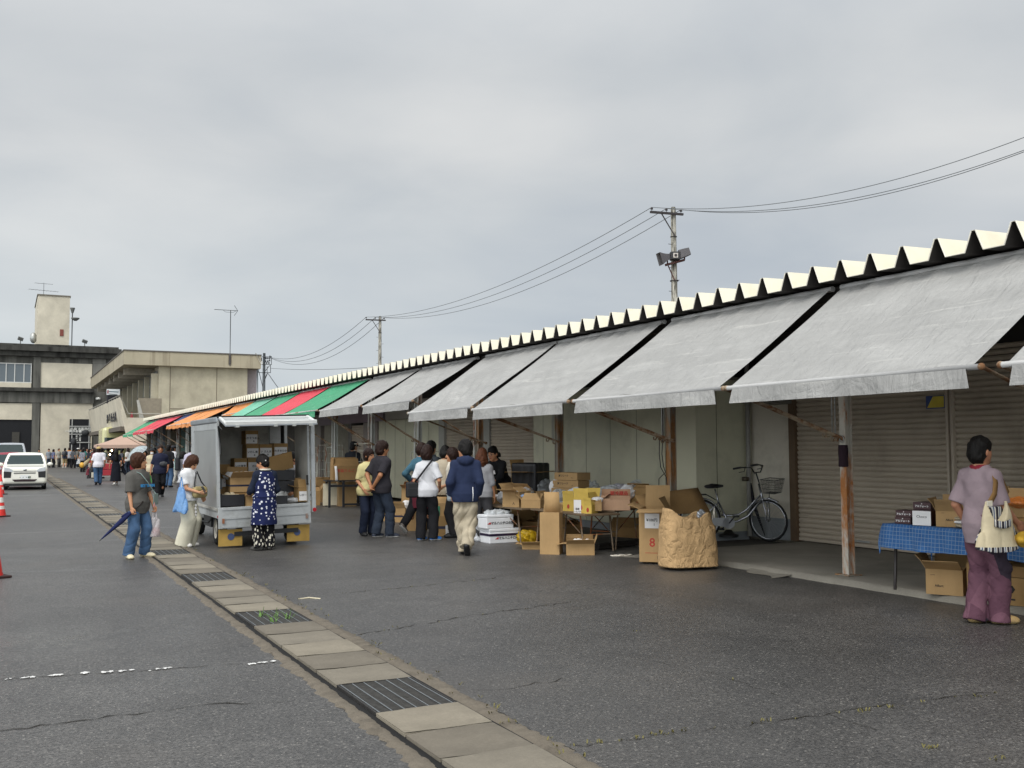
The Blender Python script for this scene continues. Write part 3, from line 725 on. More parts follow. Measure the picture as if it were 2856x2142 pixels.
tag(wd.build('crack_weeds', GRS), 'small yellow green weeds growing along cracks in the asphalt', 'weeds', kind='stuff')
w = thing('weed_plant', 'bright green weed sprouting through the second drain grating', 'plant', (2.27, 9.5, .02))
m = MB(); r = random.Random(4)
for (x, y) in ((-.08, .12), (.02, .02), (.12, -.12), (-.04, -.2)): blades(m, (x, y, 0), 7, .10, .03, r, .7)
m.build('leaves', GRN, w); m = MB()
for (x, y) in ((-.08, .12), (.02, .02), (.12, -.12)): m.cyl((x, y, -.03), (x+.03, y+.02, .09), .004, .002, 6)
m.build('stem', GRN, w)
# twig of pale straw
m = MB(); a, b = gz(832, 1671), gz(894, 1670); m.tube([a, a.lerp(b, .5)+Vector((0, .03, .01)), b], .008, 6); tag(m.build('straw', mat('straw', 'c9bfa4', .8)), 'thin pale stick lying on asphalt beyond the drain', 'stick')
# raised walk under the shop roof
WALK = concrete_mat('walk_concrete', '8a857a', .5, 1.2)
m = MB(); ny = 160
m.grid(lambda u, v: ((8.72 + jag(-6+18.4*u, 2., .035) if v < .4 else 11.5), -6+18.4*u, (.0 if v < .2 else .075)), ny, 3, smooth=False) if False else None
def walk(u, v):
    y = -6 + 18.4*u; e = 8.70 + jag(y, 2., .02) + (.12 if y > 11.6 else 0)
    x = [e-.03, e, e+.05, 9.5, 11.6][round(v*4)]; z = [0., .055 + .008*sin(y*9), .07, .075, .08][round(v*4)]
    return (x, y, z)
m.grid(walk, ny, 4)
tag(m.build('pavement', WALK), kind='structure')
m = MB()
def apron(u, v):
    y = 9.6 + 3.0*u; x0 = 8.0 + .5*abs(sin(3*u))+.35*(1-u)+.08*sin(25*u) ; return (x0 + (8.72-x0)*v, y, .005 + .03*v*v)
m.grid(apron, 40, 6); tag(m.build('pavement_apron', WALK), kind='structure')
m = MB(); m.bx(9.2, 14., 12.4, 76., -.05, .012); tag(m.build('shop_floor', concrete_mat('floor_dark', '5b5650', .5)), kind='structure')
# ------------------------------------------------------------------ the market row
CREAM = mat('cream_sheet_metal', 'dfd8c4', .45, .05, 3., dirt='b9ae92', dirt_amt=.35)
CREAMD = mat('roof_sheet', 'cfcabb', .5, .08, 3.)
DARK = mat('soffit_shade_dark', '2a2623', .85, .2, 3.)  # near-black: the shade under the roof is put into this colour
PANEL = mat('greenish_wall_panel', 'c4c1a8', .6, .05, 1.5, dirt='6b6955', dirt_amt=.35, dirt_scale=1.2)
LIGHTP = mat('pale_wall_panel', 'cdc6b7', .6, .05, 2., dirt='7f786a', dirt_amt=.3)
GREYB = mat('grey_base_band', '868a8c', .8, .1, 4.)
SHUT = mat('shutter_slats', 'aca08f', .5, .06, 2., dirt='6a5f50', dirt_amt=.4, dirt_scale=1.1)
BRN = mat('brown_frame', '5f4c38', .6, .15, 5.)
RUSTY = metal_rust('rusty_white_post', 'bdb8ac', .40, .6, 2.2, (2, 2, .5), ('8a5228', 'b27a48'))
RUST2 = metal_rust('orange_rust_post', '8a8478', .50, .7, 3., (2, 2, .4), ('77522f', 'a67a4e'))
PIPE = metal_rust('white_pipe', 'b9bab4', .3, .5, 3.)
ARM = metal_rust('rusty_arm', '9a8a74', .62, .6, 6., (1, 1, 1), ('5a3d28', '85603f'))
ZINC = mat('zinc_fitting', 'a9aaa6', .4, .15, 20., metal=.6)
SIGNW = mat('sign_board', '9c948c', .7, .08, 3.)
INK = mat('black_ink', '17151a', .8, .1)
RIDGE0, PIT, YE0, YE1 = 6.42, .455, -4.0, 75.9
hall = thing('market_hall', 'long low market hall with folded cream roof, roller shutters and panel walls', 'market hall', (0, 0, 0))
ZT, ZR, XE = 3.575, 3.785, 8.70
m = MB(); n0 = int((YE0-RIDGE0)/PIT); n1 = int((YE1-RIDGE0)/PIT); xb = 21.
prof = []
for k in range(n0, n1):
    y = RIDGE0 + k*PIT; prof += [(y-.026, ZR), (y+.026, ZR), (y+.110, ZT), (y+PIT-.110, ZT)]
prof.append((RIDGE0 + n1*PIT - .02, ZR)); rise = .25
EDGE = mat('cream_edge', 'dcd7c8', .5, .05)
def sheet(dz, x0):
    vs = []
    for (y, z) in prof: vs += [(x0, y, z+dz), (xb, y, z+rise+dz)]
    return MB().add(vs, [(2*i, 2*i+1, 2*i+3, 2*i+2) for i in range(len(prof)-1)])
sheet(0., XE).build('roof', CREAM, hall); sheet(-.007, XE+.004).build('roof_shade_sheet', DARK, hall)  # second sheet is added, its dark colour paints the shade below the folds
MB().tube([(XE+.002, y, z-.003) for y, z in prof], .008, 5, smooth=False).build('eave_edge', EDGE, hall)
# beams, rear volume and gable end
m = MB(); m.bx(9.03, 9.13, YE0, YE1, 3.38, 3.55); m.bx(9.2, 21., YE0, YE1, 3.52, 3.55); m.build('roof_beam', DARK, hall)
m = MB(); m.bx(11.62, 20.5, YE0, YE1-.1, .0, 3.5); m.build('rear_volume', mat('rear_wall', '8d8778', .8), hall)
m = MB(); m.bx(9.1, 11.61, YE1-.25, YE1-.12, 0, 3.5); m.build('gable_wall', mat('gable', '9b9484', .8, .1), hall)
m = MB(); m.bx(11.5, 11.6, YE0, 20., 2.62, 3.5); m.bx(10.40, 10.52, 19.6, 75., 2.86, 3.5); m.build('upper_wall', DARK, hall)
# roller shutters
def shutter(name, x, y0, y1, z0, z1, sticker=False):
    P_ = .0776; n = int((z1-z0)/P_); m = MB(); rows = []
    for i in range(n):
        z = z0 + i*P_
        for (dz, dx) in ((0., .0), (.012, -.016), (.040, -.026), (.062, -.020), (.072, .004)): rows.append((z+dz, dx))
    vs = []
    for z, dx in rows: vs += [(x+dx, y0, z), (x+dx, y1, z)]
    m.add(vs, [(2*i, 2*i+1, 2*i+3, 2*i+2) for i in range(len(rows)-1)], 0, False)
    o = m.build(name, SHUT, hall)
    b = MB().bx(x-.03, x+.01, y0, y1, z0-.05, z0-.001).build('bottom_rail', SHUT, o)
    return o
sA = shutter('roller_shutter', 11.5, YE0, 9.45, .15, 3.0); sB = shutter('roller_shutter', 11.5, 9.57, 12.50, .15, 3.0)
MB().bx(11.46, 11.462, 11.0, 11.3, .17, .2).build('handle', ZINC, sB)
m = MB(); m.bx(11.43, 11.49, 9.45, 9.49, .08, 3.0); m.bx(11.43, 11.49, 9.53, 9.57, .08, 3.0); m.bx(11.47, 11.6, 9.491, 9.529, .08, 3.0); m.build('shutter_guide', SHUT, hall)
m = MB(); m.bx(11.42, 11.6, 12.50, 12.64, .08, 3.05); m.build('shutter_guide', BRN, hall)
st = MB(); st.bx(11.474, 11.4755, 9.60, 9.92, 2.12, 2.30); o = st.build('sticker', mat('sticker_blue', '27407a', .5), sB)
MB().prism([(9.62, 2.135), (9.90, 2.135), (9.80, 2.29), (9.62, 2.29)], 11.471, 11.473, 'x').build('sticker_mark', mat('sticker_yellow', 'c9b53c', .5), o)
# pale panels, green cold-room box, downpipe
m = MB(); m.bx(11.5, 11.6, 12.64, 14.0, .42, 3.1); m.build('wall_panel', LIGHTP, hall)
m = MB(); m.bx(11.485, 11.61, 12.64, 14.0, .07, .42); m.build('base_band', GREYB, hall)
m = MB(); m.cyl((11.40, 13.62, .08), (11.40, 13.62, 3.2), .04, None, 12); m.build('downpipe', mat('grey_pipe', '84827c', .5), hall)
m = MB(); m.bx(11.15, 11.5, 13.05, 13.5, 2.38, 2.75); m.bx(11.2, 11.5, 12.55, 13.04, 2.30, 2.40); m.build('vent_box', mat('vent_box', '6d6a62', .6), hall)
room = MB().bx(10.37, 11.55, 13.72, 19.55, .16, 2.75).build('cold_room', PANEL, hall)
m = MB()
for y in np.arange(14.6, 19.5, .9): m.bx(10.366, 10.375, y-.004, y+.004, .165, 2.745)
m.bx(10.8, 10.804, 13.712, 13.73, .165, 2.745); m.build('panel_joints', mat('joint', '5c5a4a', .7), room)
MB().bx(10.36, 11.5, 13.70, 19.56, 2.752, 2.80).build('panel_cap', mat('cap_trim', '8c897c', .6), room)
MB().bx(10.40, 11.5, 13.75, 19.5, .0, .158).build('plinth', GREYB, room)
XS = 10.5
shutter('roller_shutter', XS, 19.66, 21.95, .08, 2.85); shutter('roller_shutter', XS, 22.6, 24.7, .08, 2.85)
for xo_, a_, b_ in ((.06, 19.565, 19.655), (.06, 21.96, 22.59), (.08, 24.71, 25.1)): MB().bx(XS-xo_, XS+.1, a_, b_, .0, 2.855).build('pier', mat('pier_paint', '9a9890', .7, .08, 3.), hall)
m = MB(); m.bx(XS, XS+.1, 25.11, 30.2, .12, 2.45); o = m.build('wall_panel', PANEL, hall)
m = MB()
for y in np.arange(26., 30., .9): m.bx(XS-.005, XS+.01, y-.004, y+.004, .13, 2.44)
m.build('panel_joints', mat('joint', '5c5a4a', .7), o)
sg = MB().bx(XS-.14, XS-.06, 25.3, 29.2, 2.46, 2.98).build('sign_panel', SIGNW, hall)
text('sign_writing', 'いわし 魚', .30, INK, sg, (XS-.143, 27.2, 2.79), (pi/2, 0, -pi/2), bold=.004)
text('sign_writing', '℡ 24-2018', .15, mat('sign_red', '8a5a5a', .8), sg, (XS-.143, 26.6, 2.55), (pi/2, 0, -pi/2))
sg = MB().bx(XS-.14, XS-.06, 29.4, 36.5, 2.44, 2.98).build('sign_panel', mat('sign_mauve', '85777e', .7, .08, 3.), hall)
for a_, b_, c_ in ((30.21, 31.6, 2.43), (36.6, 37.2, 2.855)): MB().bx(XS-.05, XS+.1, a_, b_, 0, c_).build('pier', mat('pier_paint2', '857d76', .8, .08, 3.), hall)
shutter('roller_shutter', XS, 31.62, 33.0, .05, 2.43)
# open shops beyond: dark rooms with piers between
m = MB()
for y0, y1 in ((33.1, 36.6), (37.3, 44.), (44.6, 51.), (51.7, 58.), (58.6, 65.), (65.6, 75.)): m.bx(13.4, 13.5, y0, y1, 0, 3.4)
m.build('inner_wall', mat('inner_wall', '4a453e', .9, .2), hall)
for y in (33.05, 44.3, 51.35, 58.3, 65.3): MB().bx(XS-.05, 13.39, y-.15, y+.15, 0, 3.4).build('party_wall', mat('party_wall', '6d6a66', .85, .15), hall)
for y in (69.5, 73.0): MB().bx(8.95, 9.35, y-.25, y+.25, 0, 3.3).build('pier', mat('blue_grey_pier', '76808a', .7, .1), hall)
MB().bx(10.3, 10.4, 66., 69., .0, 3.2).build('wall_panel', mat('teal_panel', '4f6a63', .7, .1), hall)
# posts
POSTS = [5.48, 8.98, 12.52, 15.97, 19.40, 22.9, 26.4, 29.85, 33.3, 36.8, 40.3, 43.8, 47.3, 50.8, 54.3, 57.8, 61.3, 64.8, 68.3, 71.8, 75.3]
for i, y in enumerate(POSTS):
    mt = RUSTY if i in (0, 1) else RUST2 if i in (2, 3, 4) else PIPE
    z0 = .076 if y < 12.3 else .012; w = .048 if i < 5 else .042
    m = MB()
    m.bx(9.0-w, 9.0-w+.012, y-w, y+w, z0+.012, 3.38); m.bx(9.0-w+.0125, 9.0+w, y-.006, y+.006, z0+.012, 3.38); m.bx(9.0+w+.0005, 9.0+w+.012, y-w, y+w, z0+.012, 3.38)
    if i >= 2: m.bx(8.99-w, 9.0+w, y+w+.003, y+w+.016, z0+.012, 3.38)
    p = m.build('post', mt, hall)
    if i < 8: MB().bx(9.0-.11, 9.0+.11, y-.11, y+.11, z0, z0+.0115).build('base_plate', RUST2, p)
    if i >= 4: MB().cyl((8.93, y+.13, z0), (8.93, y+.13, 3.36), .024, None, 8).build('conduit', PIPE, hall)
# thin crank rods beside the posts
for y in POSTS[1:6]:
    for dy in (.10, .15): MB().cyl((8.94, y+dy, 1.70), (8.94, y+dy, 3.3), .007, None, 6).build('crank_rod', ZINC, hall)
wr = MB().lathe([(.052, 1.36), (.058, 1.37), (.056, 1.45), (.06, 1.53), (.056, 1.61), (.052, 1.62)], 10, (8.955, 8.975, 0)).build('wrapped_cloth', cloth('wrap', '2c1f26'), None)
tag(wr, 'dark purple cloth wrapped round the rusty white post', 'cloth wrap')
m = MB(); m.tube([(8.93, 8.97+.035*cos(t), 1.69+.04*sin(t)) for t in np.linspace(0, 2*pi, 14, endpoint=False)], .006, 6, closed=True)
tag(m.build('ring', ZINC), 'small metal ring hanging on the rusty white post above purple cloth', 'ring')
m = MB(); y = 12.62
m.tube([(8.92, y, 3.2), (8.92, y, 1.75), (8.92, y+.03, 1.5), (8.93, y+.01, 1.32), (8.93, y-.04, 1.22), (8.93, y+.13, 1.12), (8.93, y+.14, .93)], .007, 6)
m.tube([(8.90, y+.06, 1.75), (8.90, y+.07, 1.5), (8.9, y+.04, 1.3), (8.9, y-.1, 1.15), (8.9, y-.13, .98)], .007, 6)
tag(m.build('wire_hook', mat('dark_wire', '2a2320', .6)), 'dark bent wire hooks hanging beside the orange rusted post', 'hook')

lt = thing('tube_lamp', 'white tube lamp under the roof seen in the gap between two grey awnings', 'lamp', (9.75, 17.2, 3.05)); MB().bx(-.05, .05, -.62, .62, .06, .12).build('housing', mat('lamp_housing', 'd6d6d2', .5, .03), lt); MB().cyl((0, -.6, .03), (0, .6, .03), .02, None, 8).build('tube', mat('tube_white', 'eeeee8', .3, .02), lt)
# ------------------------------------------------------------------ awnings
def awn_mat(name, col, streak='d8d6d0', amt=.5):
    N = Nodes(name, .62, 0., .35); c = srgb(col)
    st = N.noise(2.2, 7., .62, .5, N.map((1.2, .35, 1.2))); fine = N.noise(24., 4., .6)
    b = N.mix(N.ramp(st, .42, .62), c, tuple(min(1, x*(1+.16*amt)) for x in c)); b = N.mix(N.ramp(fine, .45, .75, 0, .3), b, tuple(x*.82 for x in c))
    wv = N.ramp(N.noise(3.2, 6., .7, .8, N.map((3.0, .22, 3.0))), .58, .68, 0, .5*amt); b = N.mix(wv, b, srgb(streak)); N.color(b)
    dg = N.noise(5., 5., .6, 1.2, N.map((.5, 1.6, .5), (0, 0, .7))); N.bump(N.math('ADD', N.math('ADD', N.noise(3.0, 5., .55, .8, N.map((1.4, .7, 1))), N.math('MULTIPLY', dg, .7)), N.math('MULTIPLY', N.noise(120., 2.), .03)), .8, .05)
    return N.m
GREYC = awn_mat('grey_canvas', '969592', 'c0beb8', 1.); GREENC = awn_mat('green_canvas', '3f8f68', '8fc0a0', .8); REDC = awn_mat('red_canvas', 'c9434f', 'dc8088', .5)
ORGC = awn_mat('orange_canvas', 'd48a4e', 'e6b07c', .6); BLUC = awn_mat('blue_canvas', '39466e', '66709a', .5); PALEG = awn_mat('pale_green_canvas', '6fb095', 'b0d8c8', .9)
BARG = mat('awning_bar', 'a9a8a6', .5, .08, 6.)
def awning(label, y0, y1, cm, xo=7.22, zo=2.26, val=.165, sag=.03, folds=0., seed=0, group=None, arms=True, wav=0., stripes=None):
    r = random.Random(seed); root = thing('awning', label, 'awning', (0, 0, 0), 0, group)
    xi, zi = 8.96, 3.53; nu, nv = 70, 36
    mats_ = cm if isinstance(cm, list) else [cm]
    def fn(u, v):
        y = y0 + (y1-y0)*u; x = xi + (xo-xi)*v; z = zi + (zo+.02-zi)*v - sag*sin(pi*v)*(1-.35*abs(2*u-1))
        d = 0
        if folds:  # diagonal drag folds gathered at the left end of the bar
            k = max(0, 1-1.35*abs((1-u)-.35-.4*(1-v)))
            d = folds*sin((u*1.0+v*.55)*46+2.*sin(5*v+seed))*max(0, v-.12)*(.35+.65*k)*min(1, 12*min(u, 1-u)+.1)*min(1, (1-v)*7)
        z += d + .008*sin(9*u+seed)*sin(7*v) + .006*sin(23*u+11*v+seed)*sin(pi*u) - .018*sin(pi*u)*sin(pi*v)
        y += .012*sin(pi*v)*(1 if u < .5 else -1)*(abs(2*u-1)**3)
        return (x, y, z)
    m = MB(); m.grid(fn, nu, nv)
    if stripes:
        ys_ = sorted(stripes); 
        for i, f in enumerate(m.f): 
            yc = sum(m.v[j][1] for j in f)/4; m.m[i] = sum(1 for q in ys_ if yc > q) % len(mats_)
    m.build('canopy', mats_, root)
    m = MB(); wv = wav or .012
    def fv(u, v):
        y = y0 + .06 + (y1-y0-.12)*u; return (xo-.03 - .015*v + wv*v*sin(17*u+seed) + .006*v*sin(41*u), y + .05*(v)*(1-2*u)*-.6, zo - .01 - val*v + (wav*.8)*v*sin(13*u+2*seed))
    m.grid(fv, 60, 4)
    m.build('valance', mats_[0:1], root)
    m = MB(); m.cyl((xo, y0-.05, zo), (xo, y1+.05, zo), .026, None, 10); m.build('front_bar', BARG if cm is GREYC else PIPE, root)
    MB().cyl((8.95, y0-.03, 3.515), (8.95, y1+.03, 3.515), .035, None, 10).build('roller', BARG, root)
    if arms:
        for y in (y0-.07, y1+.07):
            m = MB(); a, b = Vector((8.95, y, 1.70)), Vector((xo+.0, y, zo-.0)); m.tube([a, b], .017, 7)
            for t in (.04, .12): p = a.lerp(b, t); m.tube([p+Vector((0, .0, -.02)), p+Vector((-.02, 0, -.055)), p+Vector((-.05, 0, -.05)), p+Vector((-.055, 0, -.01))], .011, 6)
            m.ell(b, (.032, .032, .032), 8, 6); m.ell(a, (.035, .03, .03), 8, 6)
            m.build('arm', ARM, root)
    return root
GA = 'grey awnings along the market row'
awning('grey awning cut off by the right edge of the photo', 2.15, 5.42, GREYC, sag=.02, seed=9, group=GA)
awning('largest smooth grey awning, above the person with the shoulder bag', 5.74, 8.90, GREYC, sag=.02, seed=1, group=GA, folds=.005)
awning('grey awning above the parked bicycle and the big paper sack', 9.10, 12.33, GREYC, sag=.03, seed=2, group=GA, folds=.012)
awning('grey awning above the folding table with yellow cartons', 12.60, 15.82, GREYC, sag=.03, seed=3, group=GA, folds=.020)
awning('creased grey awning above the black dressed vendor', 15.95, 18.92, GREYC, zo=2.30, sag=.03, seed=4, group=GA, folds=.034)
awning('heavily creased grey awning raised higher above the shop sign', 19.40, 22.5, GREYC, xo=7.45, zo=2.57, sag=.035, seed=5, group=GA, folds=.036)
awning('creased grey awning nearest to the green one, beside the truck flap', 22.75, 26.1, GREYC, xo=7.45, zo=2.60, sag=.035, seed=6, group=GA, folds=.032)
GB = 'coloured awnings along the market row'
awning('green awning next to the last grey awning', 26.5, 30.0, GREENC, xo=7.45, zo=2.62, seed=7, group=GB)
awning('red awning between two green awnings above the truck', 30.15, 33.6, REDC, xo=7.45, zo=2.62, seed=8, group=GB)
awning('green awning left of the single red awning', 33.7, 37.0, GREENC, xo=7.45, zo=2.62, seed=9, group=GB)
awning('faded pale green awning beside the rolled up orange awning', 37.3, 40.5, PALEG, xo=7.45, zo=2.62, seed=10, group=GB, folds=.008)
awning('short rolled up orange awning right of the gap', 40.9, 44.5, ORGC, xo=8.35, zo=3.05, seed=11, group=GB, val=.28, arms=False, wav=.04)
for i, (l, y0, y1) in enumerate((('bright orange awning, closest of the long orange ones', 44.9, 48.1), ('middle orange awning of the three long orange ones', 48.2, 51.4), ('farthest orange awning with the ragged hanging valance', 51.5, 54.6))):
    awning(l, y0, y1, ORGC, xo=7.45, zo=2.78, seed=12+i, group=GB, wav=.03, folds=.012)
awning('rolled up blue awning between the orange and red awnings', 55.0, 58.7, BLUC, xo=8.4, zo=3.1, seed=16, group=GB, val=.22, arms=False, wav=.03)
for i, (l, y0, y1) in enumerate((('red awning nearest to the blue awning', 59.1, 62.4), ('middle red awning in the far row of three', 62.5, 65.8), ('red awning next to the far green awnings', 65.9, 69.3))):
    awning(l, y0, y1, REDC, xo=7.4, zo=2.68, seed=17+i, group=GB, wav=.03)
for i, (l, y0, y1) in enumerate((('far green awning touching the red ones', 69.4, 72.6), ('last green awning at the far end of the market row', 72.7, 75.8))):
    awning(l, y0, y1, GREENC, xo=7.4, zo=2.60, seed=21+i, group=GB, wav=.02)
# ------------------------------------------------------------------ the two concrete buildings at the end of the street
BEIGE = concrete_mat('beige_render', 'b3ab96', .22, 1.0, .2)
BEIGE2 = concrete_mat('beige_panel', 'cbc3b0', .25, .6, .2)
def stained(name, col, dark, sc=(1, 1, .12), amt=.8, lo=.45):
    N = Nodes(name, .9, 0., .2); c = srgb(col)
    v = N.noise(1.3, 7., .65, .2, N.map(sc)); b = N.mix(N.ramp(N.noise(.8, 5.), .3, .7), tuple(x*.85 for x in c), c)
    N.color(N.mix(N.ramp(v, lo, lo+.2, 0, amt), b, srgb(dark))); return N.m
GREYC2 = stained('grey_concrete', '6b6a64', '3b3a37', (1, 1, .1), .8, .42)
GREYL = stained('pale_grey_concrete', '85837c', '5c5b56', (1, 1, .15), .5)
DKC = stained('dark_stained_concrete', '4a4945', '262523', (1, 1, .2), .9)
FASC = stained('fascia_concrete', 'aaa18c', '57493a', (1.6, 1.6, .07), .8, .53)
HOLE = mat('dark_inside', '15161a', .9, .2)
WFR = mat('white_window_frame', 'c9c9c4', .5, .05)
PANE = glass('window_glass', '5c666c', .05, .85)
Y1 = 116.
def q1(x, y): return gy(x, y, Y1)
b1 = thing('concrete_hall', 'tall grey concrete hall with beige panels and a beige roof tower', 'building', (0, 0, 0))
def pb(m, x0, y0, x1, y1, dy0, dy1):   # a block on the street face of the hall: picture corners give its real width and height
    a, b = q1(x0, (y0+y1)/2), q1(x1, (y0+y1)/2); zt, zb = q1((x0+x1)/2, y0).z, q1((x0+x1)/2, y1).z
    return m.bx(a.x, b.x, Y1+dy0, Y1+dy1, zb, zt)
xl = q1(-60, 1100).x - 14; xr = q1(325, 1100).x; zr = q1(160, 966).z
m = MB(); m.bx(xl, xr, Y1+.30, Y1+26, 0, zr-.5)
m.build('wall', GREYC2, b1)
m = MB(); m.bx(xl, xr+.35, Y1-.8, Y1+26.4, zr-.62, zr-.12); m.bx(xl, xr+.1, Y1-.3, Y1+26.2, zr-.119, zr+.12); m.bx(xl, xr+.15, Y1-.35, Y1+.29, zr-1.15, zr-.63); m.build('roof_edge', DKC, b1)
pb(MB(), 112, 1013, 257, 1082, .12, .299).build('wall_panel', BEIGE2, b1)
pb(MB(), 112, 1124, 257, 1300, .12, .299).build('wall_panel', BEIGE2, b1)
pb(MB(), -70, 1124, 89, 1170, .12, .299).build('wall_panel', BEIGE2, b1)
pb(MB(), -70, 1066, 87, 1081, .08, .299).build('window_apron', BEIGE2, b1)
pb(MB(), 90, 975, 111, 1300, .0, .299).build('pillar', GREYC2, b1)
pb(MB(), 259, 988, 296, 1013, .2, .299).build('patched_panel', GREYL, b1)
pb(MB(), 259, 1014, 322, 1080, .15, .299).build('wall_panel', GREYL, b1)
m = MB(); pb(m, -70, 1082, 262, 1092, -.5, .299); m.build('ledge', DKC, b1)
pb(MB(), -70, 1093, 262, 1123, -.05, .299).build('band', GREYC2, b1)
w = pb(MB(), -70, 1013, 86, 1065, .22, .298).build('window', PANE, b1)
m = MB()
for x in (-20, 17, 41, 67, 87): pb(m, x-1.2, 1013, x+1.2, 1065, .14, .219)
pb(m, -70, 1064, 88, 1066.5, .1, .139); pb(m, -70, 1011.5, 88, 1013.5, .1, .139); m.build('window_frame', WFR, w)
d = pb(MB(), -70, 1171, 89, 1300, .24, .299).build('doorway', HOLE, b1)
m = MB(); pb(m, 33, 1205, 54, 1245, .1, .23); m.build('crate_stack', mat('dim_crates', '3f3d38', .9), b1)
m = MB(); a = pb(MB(), 193, 1169, 252, 1300, .08, .119).build('entrance', HOLE, b1)
m = MB()
for x in (200, 248): pb(m, x-1.3, 1169, x+1.3, 1300, .0, .079)
for y in (1189, 1211, 1234): pb(m, 193, y-1.2, 253, y+1.2, -.05, -.001)
pb(m, 221, 1235, 223, 1300, .0, .079); m.build('entrance_frame', mat('grey_frame', 'a8a8a4', .5), a)
LET = mat('white_lettering', 'd8d8d2', .6, .03)
def wt(body, x, y, size, parent, sx=1.): 
    p = q1(x, y); return text('lettering', body, size, LET, parent, (p.x, Y1+.07, p.z), (pi/2, 0, 0), sx=sx, bold=.012)
wt('水産物直売所', 225, 1196, .30, a, 1.15); wt('一般のお客様大歓迎', 224, 1203, .30, a, 1.1)
for x, b in ((214, '営業時間'), (223, '売場案内')):
    for i, ch in enumerate(b): wt(ch, x, 1216 + i*4.3, .17, a)
p = q1(274, 1110); MB().lathe([(0, 0), (.22, .0), (.26, .2), (0, .3)], 10, (p.x, Y1+.1, p.z-.2)).build('lamp', LET, b1)
# roof tower
pa, pc = q1(106, 823), q1(195.7, 823); tz = pa.z; k = (Y1+2.)/Y1
t = MB().bx(pa.x*k, pc.x*k, Y1+2., Y1+13., zr+.35, 1.6+(tz-1.6)*k).build('roof_tower', BEIGE2, b1)
MB().bx(pa.x*k-.08, pc.x*k+.08, Y1+1.9, Y1+13.1, 1.6+(tz-1.6)*k+.001, 1.6+(tz-1.6)*k+.12).build('tower_cap', mat('tower_cap', '6f695e', .9), t)
MB().bx(pa.x*k-.05, pc.x*k+.15, Y1+1.9, Y1+13., zr+.121, zr+.349).build('tower_base', DKC, t)
p = gy(172, 928, Y1+2.); MB().bx(p.x-.18, p.x+.18, Y1+1.9, Y1+1.99, p.z-.35, p.z+.35).build('red_box', mat('rust_red', '7a4038', .8), t)
p = gy(97, 940, Y1+3.); MB().ell((pa.x*k-.3, Y1+4, p.z), (.35, .4, .6)).build('vent_hood', ZINC, t)
STEEL = mat('thin_steel', '4a4c4e', .5, .1, 20., metal=.4)
for x in (57, 236):
    p = gy(x, 955, Y1); l = MB(); l.cyl((p.x, Y1-.2, zr+.12), (p.x, Y1-.2, zr+.5), .05, None, 6); l.box((p.x, Y1-.2, zr+.62), (.5, .3, .32), (.4, .3, .2)); l.build('flood_light', mat('lamp_grey', '5a5b58', .6), b1)
def antenna(label, base, h, els):
    r_ = thing('tv_antenna', label, 'antenna', base); MB().cyl((0, 0, 0), (0, 0, h), .03, .022, 6).build('mast', STEEL, r_)
    for (z, L, a, n, el) in els:
        m = MB(); dx = Vector((cos(a), sin(a), 0)); m.tube([Vector((0, 0, z)) - dx*L*.5, Vector((0, 0, z)) + dx*L*.5], .018, 5)
        for i in range(n): c = Vector((0, 0, z)) + dx*L*(i/(n-1)-.5); e = Vector((-dx.y, dx.x, 0))*el*(1-.3*i/n); m.tube([c-e, c+e], .009, 4)
        m.build('yagi', STEEL, r_)
    return r_
p = gy(123, 800, Y1+3.); zt0 = 1.6+(tz-1.6)*k+.12
antenna('double TV antenna on top of the beige roof tower', (p.x, Y1+4., zt0), 1.55, ((1.45, 1.8, .15, 6, .3), (.7, 3.0, .25, 9, .45)))
r_ = thing('lamp_post', 'thin roof lamp post with two spotlights beside the tower', 'lamp post', (pc.x*k+.25, Y1+1.6, zr+.12)); MB().cyl((0, 0, 0), (0, 0, 3.9), .06, .05, 8).build('mast', STEEL, r_)
MB().lathe([(.1, -.3), (.25, .2), (.25, .28), (0, .28)], 10, (0, 0, 4.)).build('spotlight', mat('lamp_grey', '5a5b58', .6), r_)
MB().lathe([(.15, -.12), (.42, .1), (.42, .2), (0, .2)], 10, (.3, 0, 3.0)).build('spotlight', mat('lamp_grey', '5a5b58', .6), r_)

# --- two-storey beige building with the wide eaves
b2 = thing('beige_building', 'two storey beige building with deep flat eaves and a signed balcony', 'building', (0, 0, 0))
YN, YF = 80., 113.
fx0, fx1 = gy(346, 990, YN).x, gy(728, 1000, YN).x; zt, zb = gy(346, 978, YN).z, gy(346, 1016, YN).z
wx0, wx1 = gy(443, 1050, YN+.6).x, gy(690, 1050, YN+.6).x
MB().bx(fx0, fx1, YN, YF, zb, zt).build('roof', FASC, b2)
m = MB(); m.bx(fx0-.05, fx1+.05, YN-.05, YF, zt+.001, zt+.10); m.build('roof_coping', mat('coping', '55504a', .8), b2)
for y in np.arange(YN+3.6, YF-1, 4.2): MB().bx(fx0+.35, wx0-.01, y-.18, y+.18, zb-.55, zb-.001).build('eave_beam', mat('eave_concrete', '8a8375', .9, .15), b2)
MB().bx(wx0, wx1, YN+.6, YF, 0, zb-.001).build('wall', BEIGE, b2)
MB().bx(wx1+.001, wx1+.9, YN+1.4, YF, 3., zb-.001).build('wall_return', mat('mauve_wall', '9a9092', .85, .1), b2)
m = MB()
for x in (474, 604): p = gy(x, 1100, YN+.6); m.bx(p.x-.025, p.x+.025, YN+.585, YN+.61, 3., zb-.01)
a, b = gy(474, 1140, YN+.6), gy(690, 1146, YN+.6); m.bx(a.x, b.x, YN+.583, YN+.61, a.z-.03, a.z+.03); m.build('wall_joints', mat('joint_brown', '6b6152', .9), b2)
